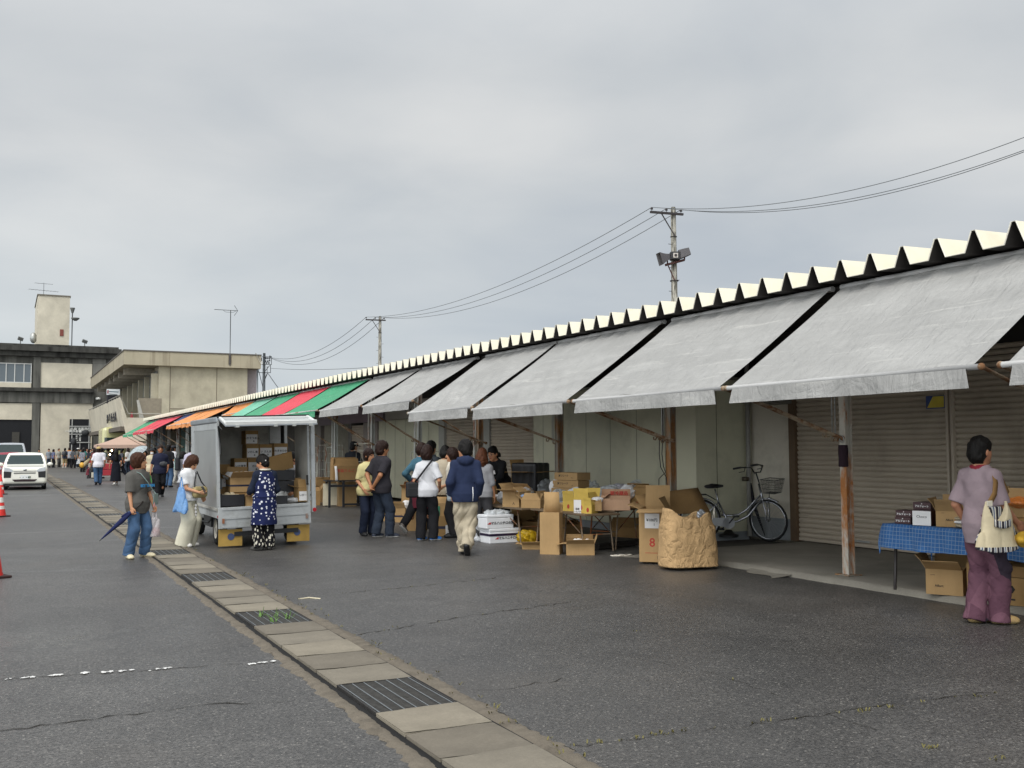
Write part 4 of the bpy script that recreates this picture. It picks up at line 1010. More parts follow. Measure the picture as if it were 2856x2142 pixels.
# windows under the eaves, each bay framed
fz0, fz1 = 5.5, zb-.35
for i in range(7):
    y0 = YN+1.3+i*4.2; y1 = y0+3.7
    w = MB().bx(wx0-.06, wx0-.001, y0, y1, fz0 if i else fz0+.4, fz1).build('window', mat('dim_pane', '4e545a', .2, .1), b2)
    m = MB()
    for k_ in range(7): y = y0 + (y1-y0)*k_/6; m.bx(wx0-.14, wx0-.061, y-.05, y+.05, fz0, fz1+.02)
    zm = fz1-1.0; m.bx(wx0-.13, wx0-.061, y0+.06, y1-.06, zm-.06, zm+.06); m.build('window_frame', mat('window_grey_frame', '85857f', .6), w)
for i in range(8):
    y = YN+1.1+i*4.2; MB().bx(wx0-.5, wx0-.002, y-.2, y+.18, 3.0, zb-.56).build('column', BEIGE, b2)
# balcony with the sign, leaning face
bx = gy(335, 1107, YN).x; bz1, bz0 = gy(335, 1107, YN).z, gy(326, 1188, YN).z
bal = MB().prism([(bx, bz1), (bx+.12, bz1), (bx+.62, bz0-.02), (bx+.40, bz0)], YN+.4, YF, 'y').build('balcony', BEIGE2, b2)
MB().bx(bx+.1, wx0-.001, YN+.45, YF, bz0-.35, bz0-.02).build('balcony_floor', mat('balcony_underside', '5e574e', .9, .1), b2)
m = MB(); zc = gy(400, 1165, YN).z; m.prism([(bx+.05, bz1-.9), (bx+.30, bz1-.9), (bx+1.15, bz0-1.35), (bx+.55, bz0-.9)], YN+.1, YN+.4, 'y'); m.bx(bx+.55, wx0+2.2, YN+.05, YN+.35, zc-1.75, zc); m.build('balcony_end', BEIGE2, b2)
rl = MB(); rl.tube([(bx+.02, YN+.4, bz1+.16), (bx+.02, YF-1, bz1+.16)], .04, 6); rl.tube([(bx+.02, YN+.4, bz1+.16), (bx+.62, YN+.3, zc+.3), (wx0+.2, YN+.3, zc+.3)], .045, 6)
for y in np.arange(YN+1, YF, 2.): rl.cyl((bx+.03, y, bz1), (bx+.02, y, bz1+.16), .03, None, 6)
rl.build('railing', mat('railing', '9a968c', .5), b2)
# characters of the sign, standing proud of the leaning face
dzx = .40/(bz1-bz0)
ang = atan2(.40, bz1-bz0)
for i, ch in enumerate('朝市食堂街'):
    y = YN + 12.4 - i*1.75; z = (bz1+bz0)/2 - .05
    t = text('sign_letter', ch, 1.4, mat('sign_dark', '2c2d33', .7), bal, (bx + (bz1-z)*dzx - .03, y, z), (0, 0, 0), bold=.03, ext=.01)
    t.rotation_euler = (Matrix.Rotation(radians(-90), 3, 'Z') @ Matrix.Rotation(radians(90), 3, 'X') @ Matrix.Rotation(-ang*.0, 3, 'X')).to_euler()
# leaning white board, red cone and pots on the balcony
m = MB(); p = gy(388, 1106, YN+.9); m.prism([(p.x+.05, zc-.3), (p.x+.42, zc-.3), (p.x-.05, zc+1.35), (p.x-.22, zc+1.35)], YN+.5, YN+.56, 'y')
tag(m.build('board', mat('grey_white_board', 'a9a79f', .6)), 'tall pale board leaning on the balcony rail of the beige building', 'board')
m = MB(); m.bx(p.x-.1, p.x+1.6, YN+.58, YN+.62, zc-.2, zc+1.5); m.build('balcony_screen', mat('screen_beige', '857c6c', .8), b2)
p = gy(368, 1150, YN+1.5); m = MB(); m.lathe([(.3, 0), (.3, .05), (.18, .06), (.04, .75), (0, .75)], 12, (p.x, YN+1.6, zc-.3)); tag(m.build('traffic_cone', mat('faded_red', 'a5414a', .6)), 'faded red traffic cone on the balcony of the beige building', 'traffic cone')
# rooftop sign box with stripes
p0, p1 = gy(298, 1085, 90.), gy(334, 1102, 90.)
sb = thing('sign_box', 'small white striped sign box above the balcony sign', 'sign', ((p0.x+p1.x)/2, 90., p1.z)); w_ = p1.x-p0.x; h_ = p0.z-p1.z
MB().bx(-w_/2, w_/2, -.15, .15, 0, h_).build('case', mat('sign_white', 'dfe3e4', .4, .03), sb)
m = MB(); m.prism([(-w_*.36, h_*.62), (w_*.42, h_*.58), (w_*.36, h_*.46), (-w_*.36, h_*.5)], -.165, -.155, 'y'); m.build('teal_stripe', mat('teal', '2b5666', .5), sb)
m = MB(); m.prism([(-w_*.36, h_*.2), (w_*.3, h_*.12), (w_*.25, h_*.04), (-w_*.36, h_*.1)], -.165, -.155, 'y'); m.build('dark_stripe', mat('dkstripe', '3a3f48', .5), sb)
MB().bx(-w_*.48, -w_*.38, -.165, -.155, .1, h_-.1).build('red_stripe', mat('redstripe', '9a4a4c', .5), sb)
MB().bx(-w_/2+.05, w_/2+.1, -.1, .6, -h_*1.4, -.005).build('base', mat('dark_base', '25242a', .9), sb)
# antenna on the beige roof
p = gy(639, 993, YN+.3)
r_ = thing('tv_antenna', 'tall TV antenna with arrow shaped end on the beige building', 'antenna', (p.x, YN-.06, zb+.15)); hh = gy(639, 865, YN).z - zb - .15
MB().cyl((0, 0, 0), (0, 0, hh), .035, .028, 8).build('mast', STEEL, r_)
m = MB(); m.tube([(-1.25, 0, hh-.02), (.55, 0, hh-.02)], .022, 5); m.tube([(-.55, 0, hh-.05), (-.4, 0, hh-.17), (.2, 0, hh-.17), (.4, 0, hh-.05)], .014, 5)
for i in range(9): x = -1.2 + i*.2; m.tube([(x, -.16, hh-.02), (x, .16, hh-.02)], .008, 4)
m.tube([(.28, 0, hh+.38), (.55, .0, hh-.02), (.28, 0, hh-.42)], .02, 5); m.build('yagi', STEEL, r_)
MB().bx(-.1, .1, .005, .05, .1, .9).build('bracket', mat('rusty_bracket', '4a3f36', .8), r_)
# pipes on the right corner of the roof
m = MB(); a = gy(713, 985, YN-.1); b = gy(729, 1017, YN-.1); m.tube([a, a.lerp(b, .5)+Vector((.0, -.05, -.05)), b], .03, 6); m.tube([a+Vector((.15, 0, -.2)), b+Vector((.1, 0, .1))], .025, 6); m.build('conduit', mat('pale_pipe', 'b0a99a', .6), b2)

# ------------------------------------------------------------------ poles and wires
WOOD = Nodes('weathered_pole', .9, 0., .2)
_v = WOOD.noise(2.5, 7., .7, .4, WOOD.map((6, 6, .8))); WOOD.color(WOOD.mix(WOOD.ramp(_v, .42, .6), srgb('55534c'), srgb('a9a59a'))); WOOD = WOOD.m
IRON = mat('dark_iron', '2f2a2b', .7, .15)
WIRE = mat('wire', '55585b', .6, .05)
def steps(m, h, r, z0):
    for i in range(9):
        z = h - 1.6 - i*.5
        if z < z0: break
        s_ = 1 if i % 2 else -1; m.tube([(s_*r*.8, 0, z), (s_*(r+.17), 0, z)], .012, 5)
def pole(label, base, h, r0, r1, arm, ang, ins):
    r_ = thing('utility_pole', label, 'utility pole', base)
    MB().tube([(0, 0, 0), (0, 0, h-.08), (0, 0, h)], [r0, r1, r1*.8], 14).build('mast', WOOD, r_)
    dx = Vector((cos(ang), sin(ang), 0)); dy = Vector((-dx.y, dx.x, 0)); a0, a1, az = arm
    m = MB(); m.box(dx*(a0+a1)/2 + Vector((0, 0, az)) - dy*(r1+.05), (a1-a0, .09, .09), Matrix.Rotation(ang, 3, 'Z')); m.build('crossarm', IRON, r_)
    m = MB(); m.tube([dx*a0*.55 + Vector((0, 0, az-.03)) - dy*(r1+.05), Vector((0, 0, az-.95)) - dy*(r1+.02)], .025, 6)
    m.build('brace', IRON, r_)
    m = MB()
    for z in (az-.95,): m.tube([(cos(t)*(r1+.025), sin(t)*(r1+.025), z) for t in np.linspace(0, 2*pi, 14, endpoint=False)], .018, 5, closed=True)
    m.build('clamp', IRON, r_)
    m = MB(); steps(m, h, r1, 3.5); m.build('climbing_steps', IRON, r_)
    for x in ins:
        m = MB(); c = dx*x - dy*(r1+.05) + Vector((0, 0, az+.045)); m.lathe([(.012, 0), (.012, .06), (.06, .07), (.05, .12), (.03, .16), (.0, .17)], 8, c); m.build('insulator', IRON, r_)
    return [Vector(base) + dx*x - dy*(r1+.05) + Vector((0, 0, az+.2)) for x in ins]
PB1 = (25.0, 34.4, 0); H1 = 11.75
INS = (-1.08, -.40, .28)
AX = -.15
w1 = pole('weathered wooden pole with two grey horn loudspeakers behind the market hall', PB1, H1, .19, .105, (-1.15, .38, H1-.32), AX, INS)
p2 = gd_ = None
def gd(x, y, D):
    d = ray(x, y); return Vector((D*d[0], D*d[1], EYE + D*d[2]))
PB2 = gd(1060, 882, 76.); H2 = PB2.z
w2 = pole('weathered wooden pole farther along, behind the market hall roof', (PB2.x, PB2.y, 0), H2, .19, .105, (-1.12, .40, H2-.32), AX, INS)
# loudspeakers of the first pole
sp = thing('loudspeaker', 'pair of grey horn loudspeakers with a dark box on the nearer pole', 'loudspeaker', (PB1[0], PB1[1], 0)); zs = H1-2.15
HORN = mat('horn_grey', '4f4c4e', .5, .08, 4.)
dx = Vector((cos(AX), sin(AX), 0)); fr = Vector((-sin(YAW), -cos(YAW), 0)); lr = Vector((cos(YAW), -sin(YAW), 0))
def horn(p, d, L, r0, r1):
    m = MB(); up = Vector((0, 0, 1)); s_ = d.cross(up).normalized(); u_ = s_.cross(d).normalized(); vs = []; K = 8; n = 4
    for i in range(K+1):
        t = i/K; r = r0 + (r1-r0)*t**1.7
        for a, b in ((-1, -1), (1, -1), (1, 1), (-1, 1)): vs.append(p + d*L*t + s_*a*r + u_*b*r*1.25)
    fs = [(i*4+j, i*4+(j+1) % 4, (i+1)*4+(j+1) % 4, (i+1)*4+j) for i in range(K) for j in range(4)]
    m.add(vs, fs, 0, False); return m.build('horn', HORN, sp, bevel=.015, solid=.012)
d1 = (-lr*.93 - Vector((0, 0, .27)) + fr*.25).normalized(); d2 = (lr*.93 + Vector((0, 0, .30)) + fr*.1).normalized()
c0 = Vector((0, 0, zs)) + fr*.28
horn(c0 - lr*.15, d1, .56, .08, .21); horn(c0 + lr*.18 + Vector((0, 0, .06)), d2, .46, .14, .11)
m = MB(); m.box(c0, (.42, .36, .34), Matrix.Rotation(-YAW, 3, 'Z')); m.build('driver_case', mat('case_black', '1b191b', .5), sp, bevel=.03)
m = MB(); m.box(c0 + fr*.19 - lr*.0, (.20, .02, .20), Matrix.Rotation(-YAW, 3, 'Z')); o = m.build('face_plate', mat('plate_grey', 'b5aea6', .6), sp, bevel=.02)
MB().cyl(c0 + fr*.2, c0 + fr*.215, .06, None, 12).build('bolt', IRON, o)
m = MB(); a = c0 - lr*.42 - Vector((0, 0, .38)); b = c0 + lr*.40 - Vector((0, 0, .16)); m.tube([a, b], .055, 6); m.tube([a + lr*.12, Vector((0, 0, zs-1.0))+fr*.12], .025, 6)
m.tube([b, b + Vector((0, 0, .25))], .03, 6); m.tube([a + lr*.1, a + lr*.1 + Vector((0, 0, .28))], .03, 6); m.build('bracket', mat('rusty_iron', '4a2c28', .8, .2), sp)
m = MB(); m.tube([(cos(t)*.17, sin(t)*.17, zs-1.0) for t in np.linspace(0, 2*pi, 14, endpoint=False)], .02, 5, closed=True); m.build('clamp', IRON, sp)
# third: steel frame pole with insulators
p = gd(737, 985, 100.); H3 = p.z
r_ = thing('power_pole', 'grey pole with black switchgear frame and insulators beside the beige building', 'utility pole', (p.x, p.y, 0))
MB().tube([(0, 0, 0), (0, 0, H3)], [.20, .13], 12).build('mast', mat('grey_pole', '787d80', .8, .1, 3.), r_)
def f3(x, y): return (Vector(gd(x, y, 100.)) - Vector((p.x, p.y, 0))) + fr*.3
m = MB()
for a, b in (((727, 996), (759, 996)), ((728, 1017.5), (759, 1017.5)), ((716, 1040), (757, 1040)), ((759, 994), (759, 1018)), ((756.5, 1018), (756.5, 1040)), ((724, 1036), (736, 1085)), ((748, 1042), (738, 1066)), ((748, 1040), (740, 1058)), ((754, 1020), (738, 1040)), ((747, 1022), (747, 1040)), ((728, 1020), (722, 1038))): m.tube([f3(*a), f3(*b)], .032, 5)
m.build('frame', mat('black_steel', '26282b', .6), r_)
m = MB()
for (x, y) in ((731, 1001), (731, 1006), (744, 1000), (749, 1000), (754, 1000), (743, 1008), (749, 1008), (754, 1006), (746, 1013), (752, 1013), (742, 997), (755, 995)): m.ell(f3(x, y), (.08, .08, .11), 8, 6)
m.build('insulators', mat('insulator_dark', '33353a', .3), r_)
m = MB(); m.tube([f3(720, 1030), f3(720, 1095)], .08, 6); tag(m.build('steel_pipe', mat('grey_pole', '787d80', .8, .1, 3.)), None); bpy.data.objects['steel_pipe'].parent = r_; bpy.data.objects['steel_pipe'].location = (0, 0, 0)
w3 = [Vector((p.x, p.y, 0)) + f3(754 + i*1.5, 997 + i*1.2) for i in range(3)]
def cat(a, b, sag, n=28):
    a, b = Vector(a), Vector(b); return [a.lerp(b, i/n) + Vector((0, 0, -sag*4*(i/n)*(1-i/n))) for i in range(n+1)]
def wire(label, pts, r=.012):
    tag(MB().tube(pts, r, 5, caps=False).build('overhead_wire', WIRE), label, 'wire', 'overhead wires')
names = ('upper', 'middle', 'lower')
for i in range(3):
    wire('sagging wire between the two wooden poles, %s of three' % names[i], cat(w1[i], w2[i], 1.15 + .12*i), .014)
    wire('sagging wire from the farther wooden pole to the steel frame pole, %s of three' % names[i], cat(w2[i], w3[i], 1.2 + .3*i), .018)
d_ = Vector(w1[0]) - Vector(w2[0])
for i, (tx, ty) in enumerate(((2990, 330), (2990, 368), (2990, 371))):
    wire('wire leaving the loudspeaker pole towards the right edge, %s of three' % names[i], cat(w1[i], gx(tx, ty, 27.5), .9), .013)
wire('thin horizontal wire right of the steel frame pole', cat(gd(755, 1027, 100), gd(1120, 1018, 60), .2), .018)
wire('thin low wire beside the loudspeaker pole just above the roof', cat(Vector((PB1[0]-.15, PB1[1], 5.5)), gd(1800, 855, 36), .1), .012)
wire('slanting stay wire of the steel frame pole', cat(gd(748, 1042, 99), gd(776, 1082, 97), .02), .04)
# ------------------------------------------------------------------ vehicles
TYRE = mat('tyre', '141414', .85, .2, 20.)
def carpaint(name, col): 
    N = Nodes(name, .25, 0., .6); N.color(N.mix(N.ramp(N.noise(1.5, 3.), .3, .7), tuple(x*.95 for x in srgb(col)), srgb(col))); N.b.inputs['Coat Weight'].default_value = .6; N.b.inputs['Coat Roughness'].default_value = .08; return N.m
CARGL = glass('car_glass', '2e3d3c', .03, .82)
BLK = mat('black_plastic', '191a1b', .55, .1)
LAMP = glass('lamp_lens', 'c8ccd0', .08, .75)
def rbox(x, y, z, c, b, r):
    q = [np.abs(v-c[i]) - (b[i]-r) for i, v in enumerate((x, y, z))]
    return np.sqrt(sum(np.maximum(v, 0)**2 for v in q)) + np.minimum(np.maximum(np.maximum(q[0], q[1]), q[2]), 0) - r
def wheel(parent, c, r, w, rim, side):
    # axle along x
    m = MB(); prof = [(r*.62, -w/2), (r*.93, -w/2), (r, -w*.32), (r, w*.32), (r*.93, w/2), (r*.62, w/2)]
    n = 24; vs = [(x_, rr*cos(2*pi*j/n), rr*sin(2*pi*j/n)) for rr, x_ in prof for j in range(n)]
    m.add(vs, [(i*n+j, i*n+(j+1) % n, (i+1)*n+(j+1) % n, (i+1)*n+j) for i in range(len(prof)-1) for j in range(n)], 0, True)
    wh = bpy.data.objects.new('wheel', None); link(wh, parent); wh.location = c; m.build('tyre', TYRE, wh)
    m = MB(); prof = [(r*.63, side*w*.5), (r*.60, side*w*.32), (r*.34, side*w*.22), (r*.30, side*w*.42), (.02, side*w*.46)]
    vs = [(x_, rr*cos(2*pi*j/n), rr*sin(2*pi*j/n)) for rr, x_ in prof for j in range(n)]
    m.add(vs, [(i*n+j, i*n+(j+1) % n, (i+1)*n+(j+1) % n, (i+1)*n+j) for i in range(len(prof)-1) for j in range(n)], 0, True); m.build('rim', rim, wh)
def car(label, loc, rz, paint, Wd=1.62, Ln=4.2, Ht=1.48, van=False, plate=None, smile=True):
    """front at -y; origin on the ground under the nose"""
    root = thing('parked_car', label, 'car', loc, rz, 'cars parked at the left'); w = Wd/2
    g = SDF((-w-.1, -.15, .12), (w+.1, Ln+.15, Ht+.1), .032)
    g.put(lambda x, y, z: rbox(x, y, z, (0, Ln/2, .56), (w, Ln/2, .34), .14), (-w, 0, .2), (w, Ln, .9), 0)
    nose = .95 if not van else .35
    def hood(x, y, z): return np.maximum(rbox(x, y, z, (0, Ln/2, .66), (w-.01, Ln/2-.02, .34), .16), (z - (.86 + .13*np.clip(y/nose, 0, 1))))
    g.put(hood, (-w, 0, .3), (w, Ln, 1.05), .05)
    def cab(x, y, z):
        t = np.clip((z-.9)/(Ht-.9), 0, 1); y0 = nose - .15 + (.75 if not van else .42)*t; y1 = Ln - .06 - .12*t; ww = w - .03 - .17*t*t
        return np.maximum(np.maximum(np.abs(x)-ww, np.maximum(y0-y, y-y1)), np.maximum(z-Ht + .05*(x/w)**2, .8-z))*.8
    g.put(cab, (-w, nose-.2, .8), (w, Ln, Ht), .10)
    for yy in (.78, Ln-.82):
        g.put(lambda x, y, z: np.maximum(np.sqrt((y-yy)**2+(z-.30)**2)-.34, (w-.22)-np.abs(x)), (-w-.1, yy-.4, 0), (w+.1, yy+.4, .7), 0, 'sub')
    P, Q = g.mesh(); C = P[Q].mean(1); t = np.clip((C[:, 2]-.9)/(Ht-.9), 0, 1)
    N_ = np.cross(P[Q[:, 1]]-P[Q[:, 0]], P[Q[:, 2]]-P[Q[:, 0]]); N_ /= np.linalg.norm(N_, axis=1)[:, None] + 1e-9
    ww = w - .03 - .17*t*t
    front = (C[:, 2] > 1.0) & (C[:, 2] < Ht-.10) & (np.abs(N_[:, 1]) > .35) & (C[:, 1] < Ln/2) & (np.abs(C[:, 0]) < ww-.10)
    sidew = (C[:, 2] > .98) & (C[:, 2] < Ht-.12) & (np.abs(N_[:, 0]) > .6) & (C[:, 1] > nose+.55) & (C[:, 1] < Ln-.25) & (np.abs(((C[:, 1]-nose-.5) % 1.05)-.0) > .09)
    rear = (C[:, 2] > 1.0) & (C[:, 2] < Ht-.12) & (np.abs(N_[:, 1]) > .5) & (C[:, 1] > Ln/2) & (np.abs(C[:, 0]) < ww-.12)
    np_mesh('body', P, Q, [paint, CARGL], np.where(front | sidew | rear, 1, 0), root)
    rim = mat('steel_rim', '8a8c8e', .4, .1, metal=.5)
    for sx in (1, -1):
        for yy in (.78, Ln-.82): wheel(root, (sx*(w-.11), yy, .30), .30, .17, rim, sx)
        m = MB(); m.ell((sx*(w+.10), nose+.12, 1.0), (.11, .07, .08), 10, 8); m.tube([(sx*(w-.05), nose+.15, .96), (sx*(w+.06), nose+.14, .97)], .02, 5); m.build('wing_mirror', paint, root)
        m = MB(); m.prism([(sx*(w-.07), .74), (sx*(w-.36), .70), (sx*(w-.40), .76), (sx*(w-.28), .86), (sx*(w-.07), .90)][::sx], -.012, .10, 'y'); m.build('headlight', LAMP, root, bevel=.012)
        m = MB(); m.prism([(sx*(w-.06), .48), (sx*(w-.32), .48), (sx*(w-.34), .73), (sx*(w-.06), .735)][::sx], -.014, .12, 'y'); m.build('fog_lamp_panel', BLK, root, bevel=.015)
    m = MB(); m.bx(-w+.42, w-.42, -.016, .02, .645, .66); m.bx(-w+.42, w-.42, -.016, .02, .675, .69); m.bx(-w+.40, w-.40, -.014, .02, .735, .752); m.build('grille', BLK, root)
    m = MB(); m.prism([(-w+.36, .42), (-w+.45, .33), (w-.45, .33), (w-.36, .42)], -.016, .02, 'y'); m.build('air_intake', mat('dark_red_intake', '241014', .6), root)
    p = MB().bx(-.165, .165, -.03, -.017, .43, .595).build('number_plate', mat('plate_white', 'd9dbd8', .5, .03), root)
    text('writing', plate or '・・89', .11, mat('plate_green', '2c4436', .6), p, (0, -.031, .495), (pi/2, 0, 0), bold=.004)
    MB().ell((0, -.012, .80), (.07, .02, .045), 12, 6).build('badge', mat('chrome', 'b8babb', .2, .05, metal=.9), root)
    m = MB(); m.tube([(-w*.1, nose+.02, 1.0), (-w*.7, nose-.02, .985)], .012, 5); m.tube([(w*.62, nose-.0, .985), (-.02, nose+.02, 1.0)], .012, 5); m.build('wiper', BLK, root)
    m = MB(); m.bx(-w+.10, w-.10, .05, Ln-.1, .16, .28); m.build('underbody', BLK, root)
    return root
cl = gz(68, 1366.5)
car('white estate car parked facing the camera beside the cones', (cl.x, cl.y, 0), radians(-1.5), carpaint('white_paint', 'e9e7da'), plate='・・・89')
car('red car half hidden behind the white estate car', (cl.x-.42, cl.y+6.2, 0), radians(-1.), carpaint('red_paint', '8e2436'), plate='・・24')
car('tall silver van parked behind the red car', (cl.x-.5, cl.y+13., 0), radians(-1.), carpaint('silver_paint', 'a9adb2'), Ht=1.95, van=True, plate='・・17')

# --- kei box truck with its rear open
T = thing('box_truck', 'small silver box truck with raised rear hatch and open back full of cartons', 'truck', (3.85, 16.65, 0))
ALU = mat('aluminium_sheet', '9a9fa3', .35, .12, 2., metal=.65, dirt='6e6f6e', dirt_amt=.4); ALUD = mat('grimy_panel', 'a6a49c', .7, .2, 2., dirt='4f4c44', dirt_amt=.6)
ALUW = mat('painted_panel', 'a2a5a5', .42, .12, 2., dirt='6c6a62', dirt_amt=.65, dirt_scale=3.5)
REDL = mat('red_reflector', '9c0f1e', .25, .05); FLAP = mat('yellow_mud_flap', 'a1823f', .75, .15, 4., dirt='7b6028', dirt_amt=.5)
ROLLT = radians(-1.7)
def TB(name, m, mt, parent=None, bevel=.0):
    o = m.build(name, mt, parent or T, bevel=bevel)
    if parent is None: o.rotation_euler = (0, ROLLT, 0)
    return o
hw, Lb, zf, zt_, Yb = .755, 2.5, .66, 2.14, 1.42
m = MB(); m.bx(-hw, hw, .0, Lb, zf-.07, zf); TB('cargo_floor', m, ALUD)
for sx in (-1, 1):
    x0, x1 = sorted((sx*hw, sx*(hw-.03)))
    if sx < 0: 
        fr_ = MB(); fr_.bx(x0, x1, .0, .10, .50, zt_-.10); fr_.bx(x0, x1, Lb-.28, Lb, .50, zt_-.10); fr_.bx(x0, x1, .101, Lb-.281, .50, .62); fr_.bx(x0, x1, .101, Lb-.281, zt_-.2, zt_-.10); w_ = TB('side_frame', fr_, ALUW)
        pn = MB(); pn.bx(x0+.008, x1-.008, .102, Lb-.282, .621, zt_-.201); pn = TB('side_panel', pn, mat('bare_aluminium', 'b4b6b4', .28, .1, 1.5, metal=.7))
    else:
        fr_ = MB(); fr_.bx(x0, x1, .0, .82, .50, zt_-.10); TB('side_panel', fr_, ALUD)
        fr_ = MB(); fr_.bx(x0-.02, x1, 1.45, Lb, .50, zt_-.10); TB('front_corner_panel', fr_, ALUW)
    m = MB(); m.cyl((sx*(hw-.02), -.012, .53), (sx*(hw-.02), -.001, .53), .033, None, 12); TB('reflector', m, REDL)
    m = MB(); m.bx(sx*hw-.035 if sx > 0 else -hw, sx*hw if sx > 0 else -hw+.035, -.03, -.001, .50, zt_-.06); TB('corner_post', m, ALUW)
    m = MB(); m.bx(sx*(hw-.05)-.015, sx*(hw-.05)+.015, -.04, -.031, 1.0, 1.14); m.cyl((sx*(hw-.05), -.05, .99), (sx*(hw-.05), -.03, .99), .02, None, 8); TB('latch', m, BLK)
m = MB(); m.bx(-hw+.031, hw-.14, Yb, Yb+.03, zf, zt_-.1); TB('front_wall', m, ALUD); TB('bulkhead', MB().bx(-hw+.031, hw-.031, Lb-.03, Lb, zf, zt_-.1), ALUD)
m = MB(); m.bx(.42, .615, Yb-.05, Yb-.001, zf, zt_-.1); TB('upright_post', m, ALUW)
m = MB(); m.bx(-hw-.01, hw+.01, -.02, Lb+.02, zt_-.095, zt_); TB('roof', m, ALU, bevel=.02)
# raised hatch: shallow framed panel reaching towards the camera
hx = hw-.02; hat = MB(); a0, a1 = zt_-.02, zt_-.15; hl_ = .62
hat.add([(-hx, -.03, a0), (hx, -.03, a0), (hx, -hl_, a1), (-hx, -hl_, a1), (-hx, -.03, a0-.02), (hx, -.03, a0-.02), (hx, -hl_, a1-.02), (-hx, -hl_, a1-.02)], [(0, 1, 2, 3), (7, 6, 5, 4), (0, 4, 5, 1), (1, 5, 6, 2), (2, 6, 7, 3), (3, 7, 4, 0)])
hatch = TB('rear_hatch', hat, ALU)
WFRM = mat('white_frame', 'd2d3d0', .45, .06); HA = atan2(a0-a1, hl_-.03)
def hz_(y): return a0 + (a1-a0)*(-.03-y)/(hl_-.03)
for y, w_, h2 in ((-hl_+.02, .05, .05), (-hl_*.62, .035, .03), (-hl_*.28, .035, .03)):
    q = MB(); q.box((0, y, hz_(y)+h2*.5+.002), (2*hx-.02, w_, h2), (HA, 0, 0)); TB('rail', q, WFRM, hatch)
for sx in (-1, 1): q = MB(); q.box((sx*(hx-.02), -hl_*.5-.02, hz_(-hl_*.5-.02)+.016), (.04, hl_-.12, .025), (HA, 0, 0)); TB('rail', q, WFRM, hatch)
for x in (-.55, .05, .35, .62): TB('hinge', MB().box((x, -hl_+.03, a1-.02), (.06, .10, .035)), ZINC, hatch)
TB('hatch_seam', MB().bx(-hw, hw, -.035, -.021, zt_-.02, zt_+.012), BLK)
q = MB(); q.bx(hw+.012, hw+.075, -.10, -.02, .52, zt_-.08); TB('door_edge', q, ALUW, bevel=.008)
q = MB(); q.cyl((hw+.045, -.115, .56), (hw+.045, -.101, .56), .033, None, 12); TB('reflector', q, REDL)
m = MB(); m.tube([(-hx, -.05, zt_-.15), (-hx+.02, -.10, zt_-.6)], .016, 6); m.tube([(-hx+.01, -.05, zt_-.15), (-hx-.0, -.35, a1-.06)], .012, 6); TB('gas_strut', m, BLK)
gt = MB(); gt.bx(-hw, hw, -.045, -.006, .335, .675); gt = TB('tailgate', gt, ALUW, bevel=.006)
m = MB()
for z in (.36, .50, .645): m.bx(-hw+.06, hw-.06, -.058, -.046, z-.014, z+.014)
m.build('ribs', ALUW, gt)
for sx in (-1, 1):
    MB().bx(sx*.68-.02, sx*.68+.02, -.07, -.0585, .42, .50).build('latch', metal_rust('rust_latch', '8a8884', .6), gt)
m = MB(); m.bx(-.5, .55, .0, .05, .20, .27); m.bx(-.42, -.36, .05, 1.9, .3, .5); m.bx(.36, .42, .05, 1.9, .3, .5); TB('bumper_bar', m, BLK)
m = MB(); m.bx(-.62, .62, .06, 1.9, .45, .58); TB('chassis', m, BLK)
for sx in (-1, 1):
    xa, xb_ = (-hw+.0, -hw+.38) if sx < 0 else (hw-.40, hw-.02)
    z0, z1 = (.03, .30) if sx < 0 else (.06, .335)
    f_ = MB().bx(xa, xb_, .02, .03, z0, z1).build('mud_flap', FLAP, T)
    c = (xa + (xb_-xa)*(.52 if sx < 0 else .45), .013, z0+.15)
    MB().cyl(c, (c[0], .019, c[2]), .055, None, 18).build('emblem', mat('faded_blue', '3c4a6c', .7, .2, 30.), f_)
    wheel(T, (sx*.60, .72, .26), .26, .15, mat('white_rim', 'b9b4a8', .5, .1), sx); wheel(T, (sx*.56, 3.0, .26), .26, .15, mat('white_rim', 'b9b4a8', .5, .1), sx)
m = MB(); m.tube([(-.66, .9, .5), (-.66, 1.4, .35), (-.66, 2.2, .33)], .02, 6); m.bx(-.66, -.3, 1.15, 1.85, .28, .55); TB('tool_box', m, BLK)
g = SDF((-.8, 2.45, .2), (.8, 3.75, 1.95), .03); g.put(lambda x, y, z: rbox(x, y, z, (0, 3.10, 1.02), (.64, .57, .70), .10), (-.73, 2.5, .3), (.73, 3.7, 1.82), 0); g.put(lambda x, y, z: np.maximum(np.sqrt((y-3.0)**2+(z-.26)**2)-.30, .42-np.abs(x)), (-.8, 2.6, 0), (.8, 3.4, .6), 0, 'sub')
P, Q = g.mesh(); C = P[Q].mean(1); np_mesh('cab', P, Q, [carpaint('truck_white', 'c9cac6'), CARGL], np.where((C[:, 2] > 1.15) & (C[:, 2] < 1.65) & ((C[:, 1] > 3.6) | ((np.abs(C[:, 0]) > .6) & (C[:, 1] > 2.7) & (C[:, 1] < 3.4))), 1, 0), T)
# hanging strap and belt inside
m = MB(); m.bx(.33, .43, 1.70, 1.71, 1.55, 2.0); m.bx(.34, .45, 1.69, 1.695, 1.40, 1.53); m.tube([(.34, 1.55, 1.55), (.32, 1.5, 1.3), (.34, 1.5, 1.0)], .008, 5); m.tube([(.43, 1.55, 1.5), (.45, 1.5, 1.3), (.44, 1.5, 1.0)], .008, 5)
TB('strap', m, mat('strap_brown', '4f423c', .8))

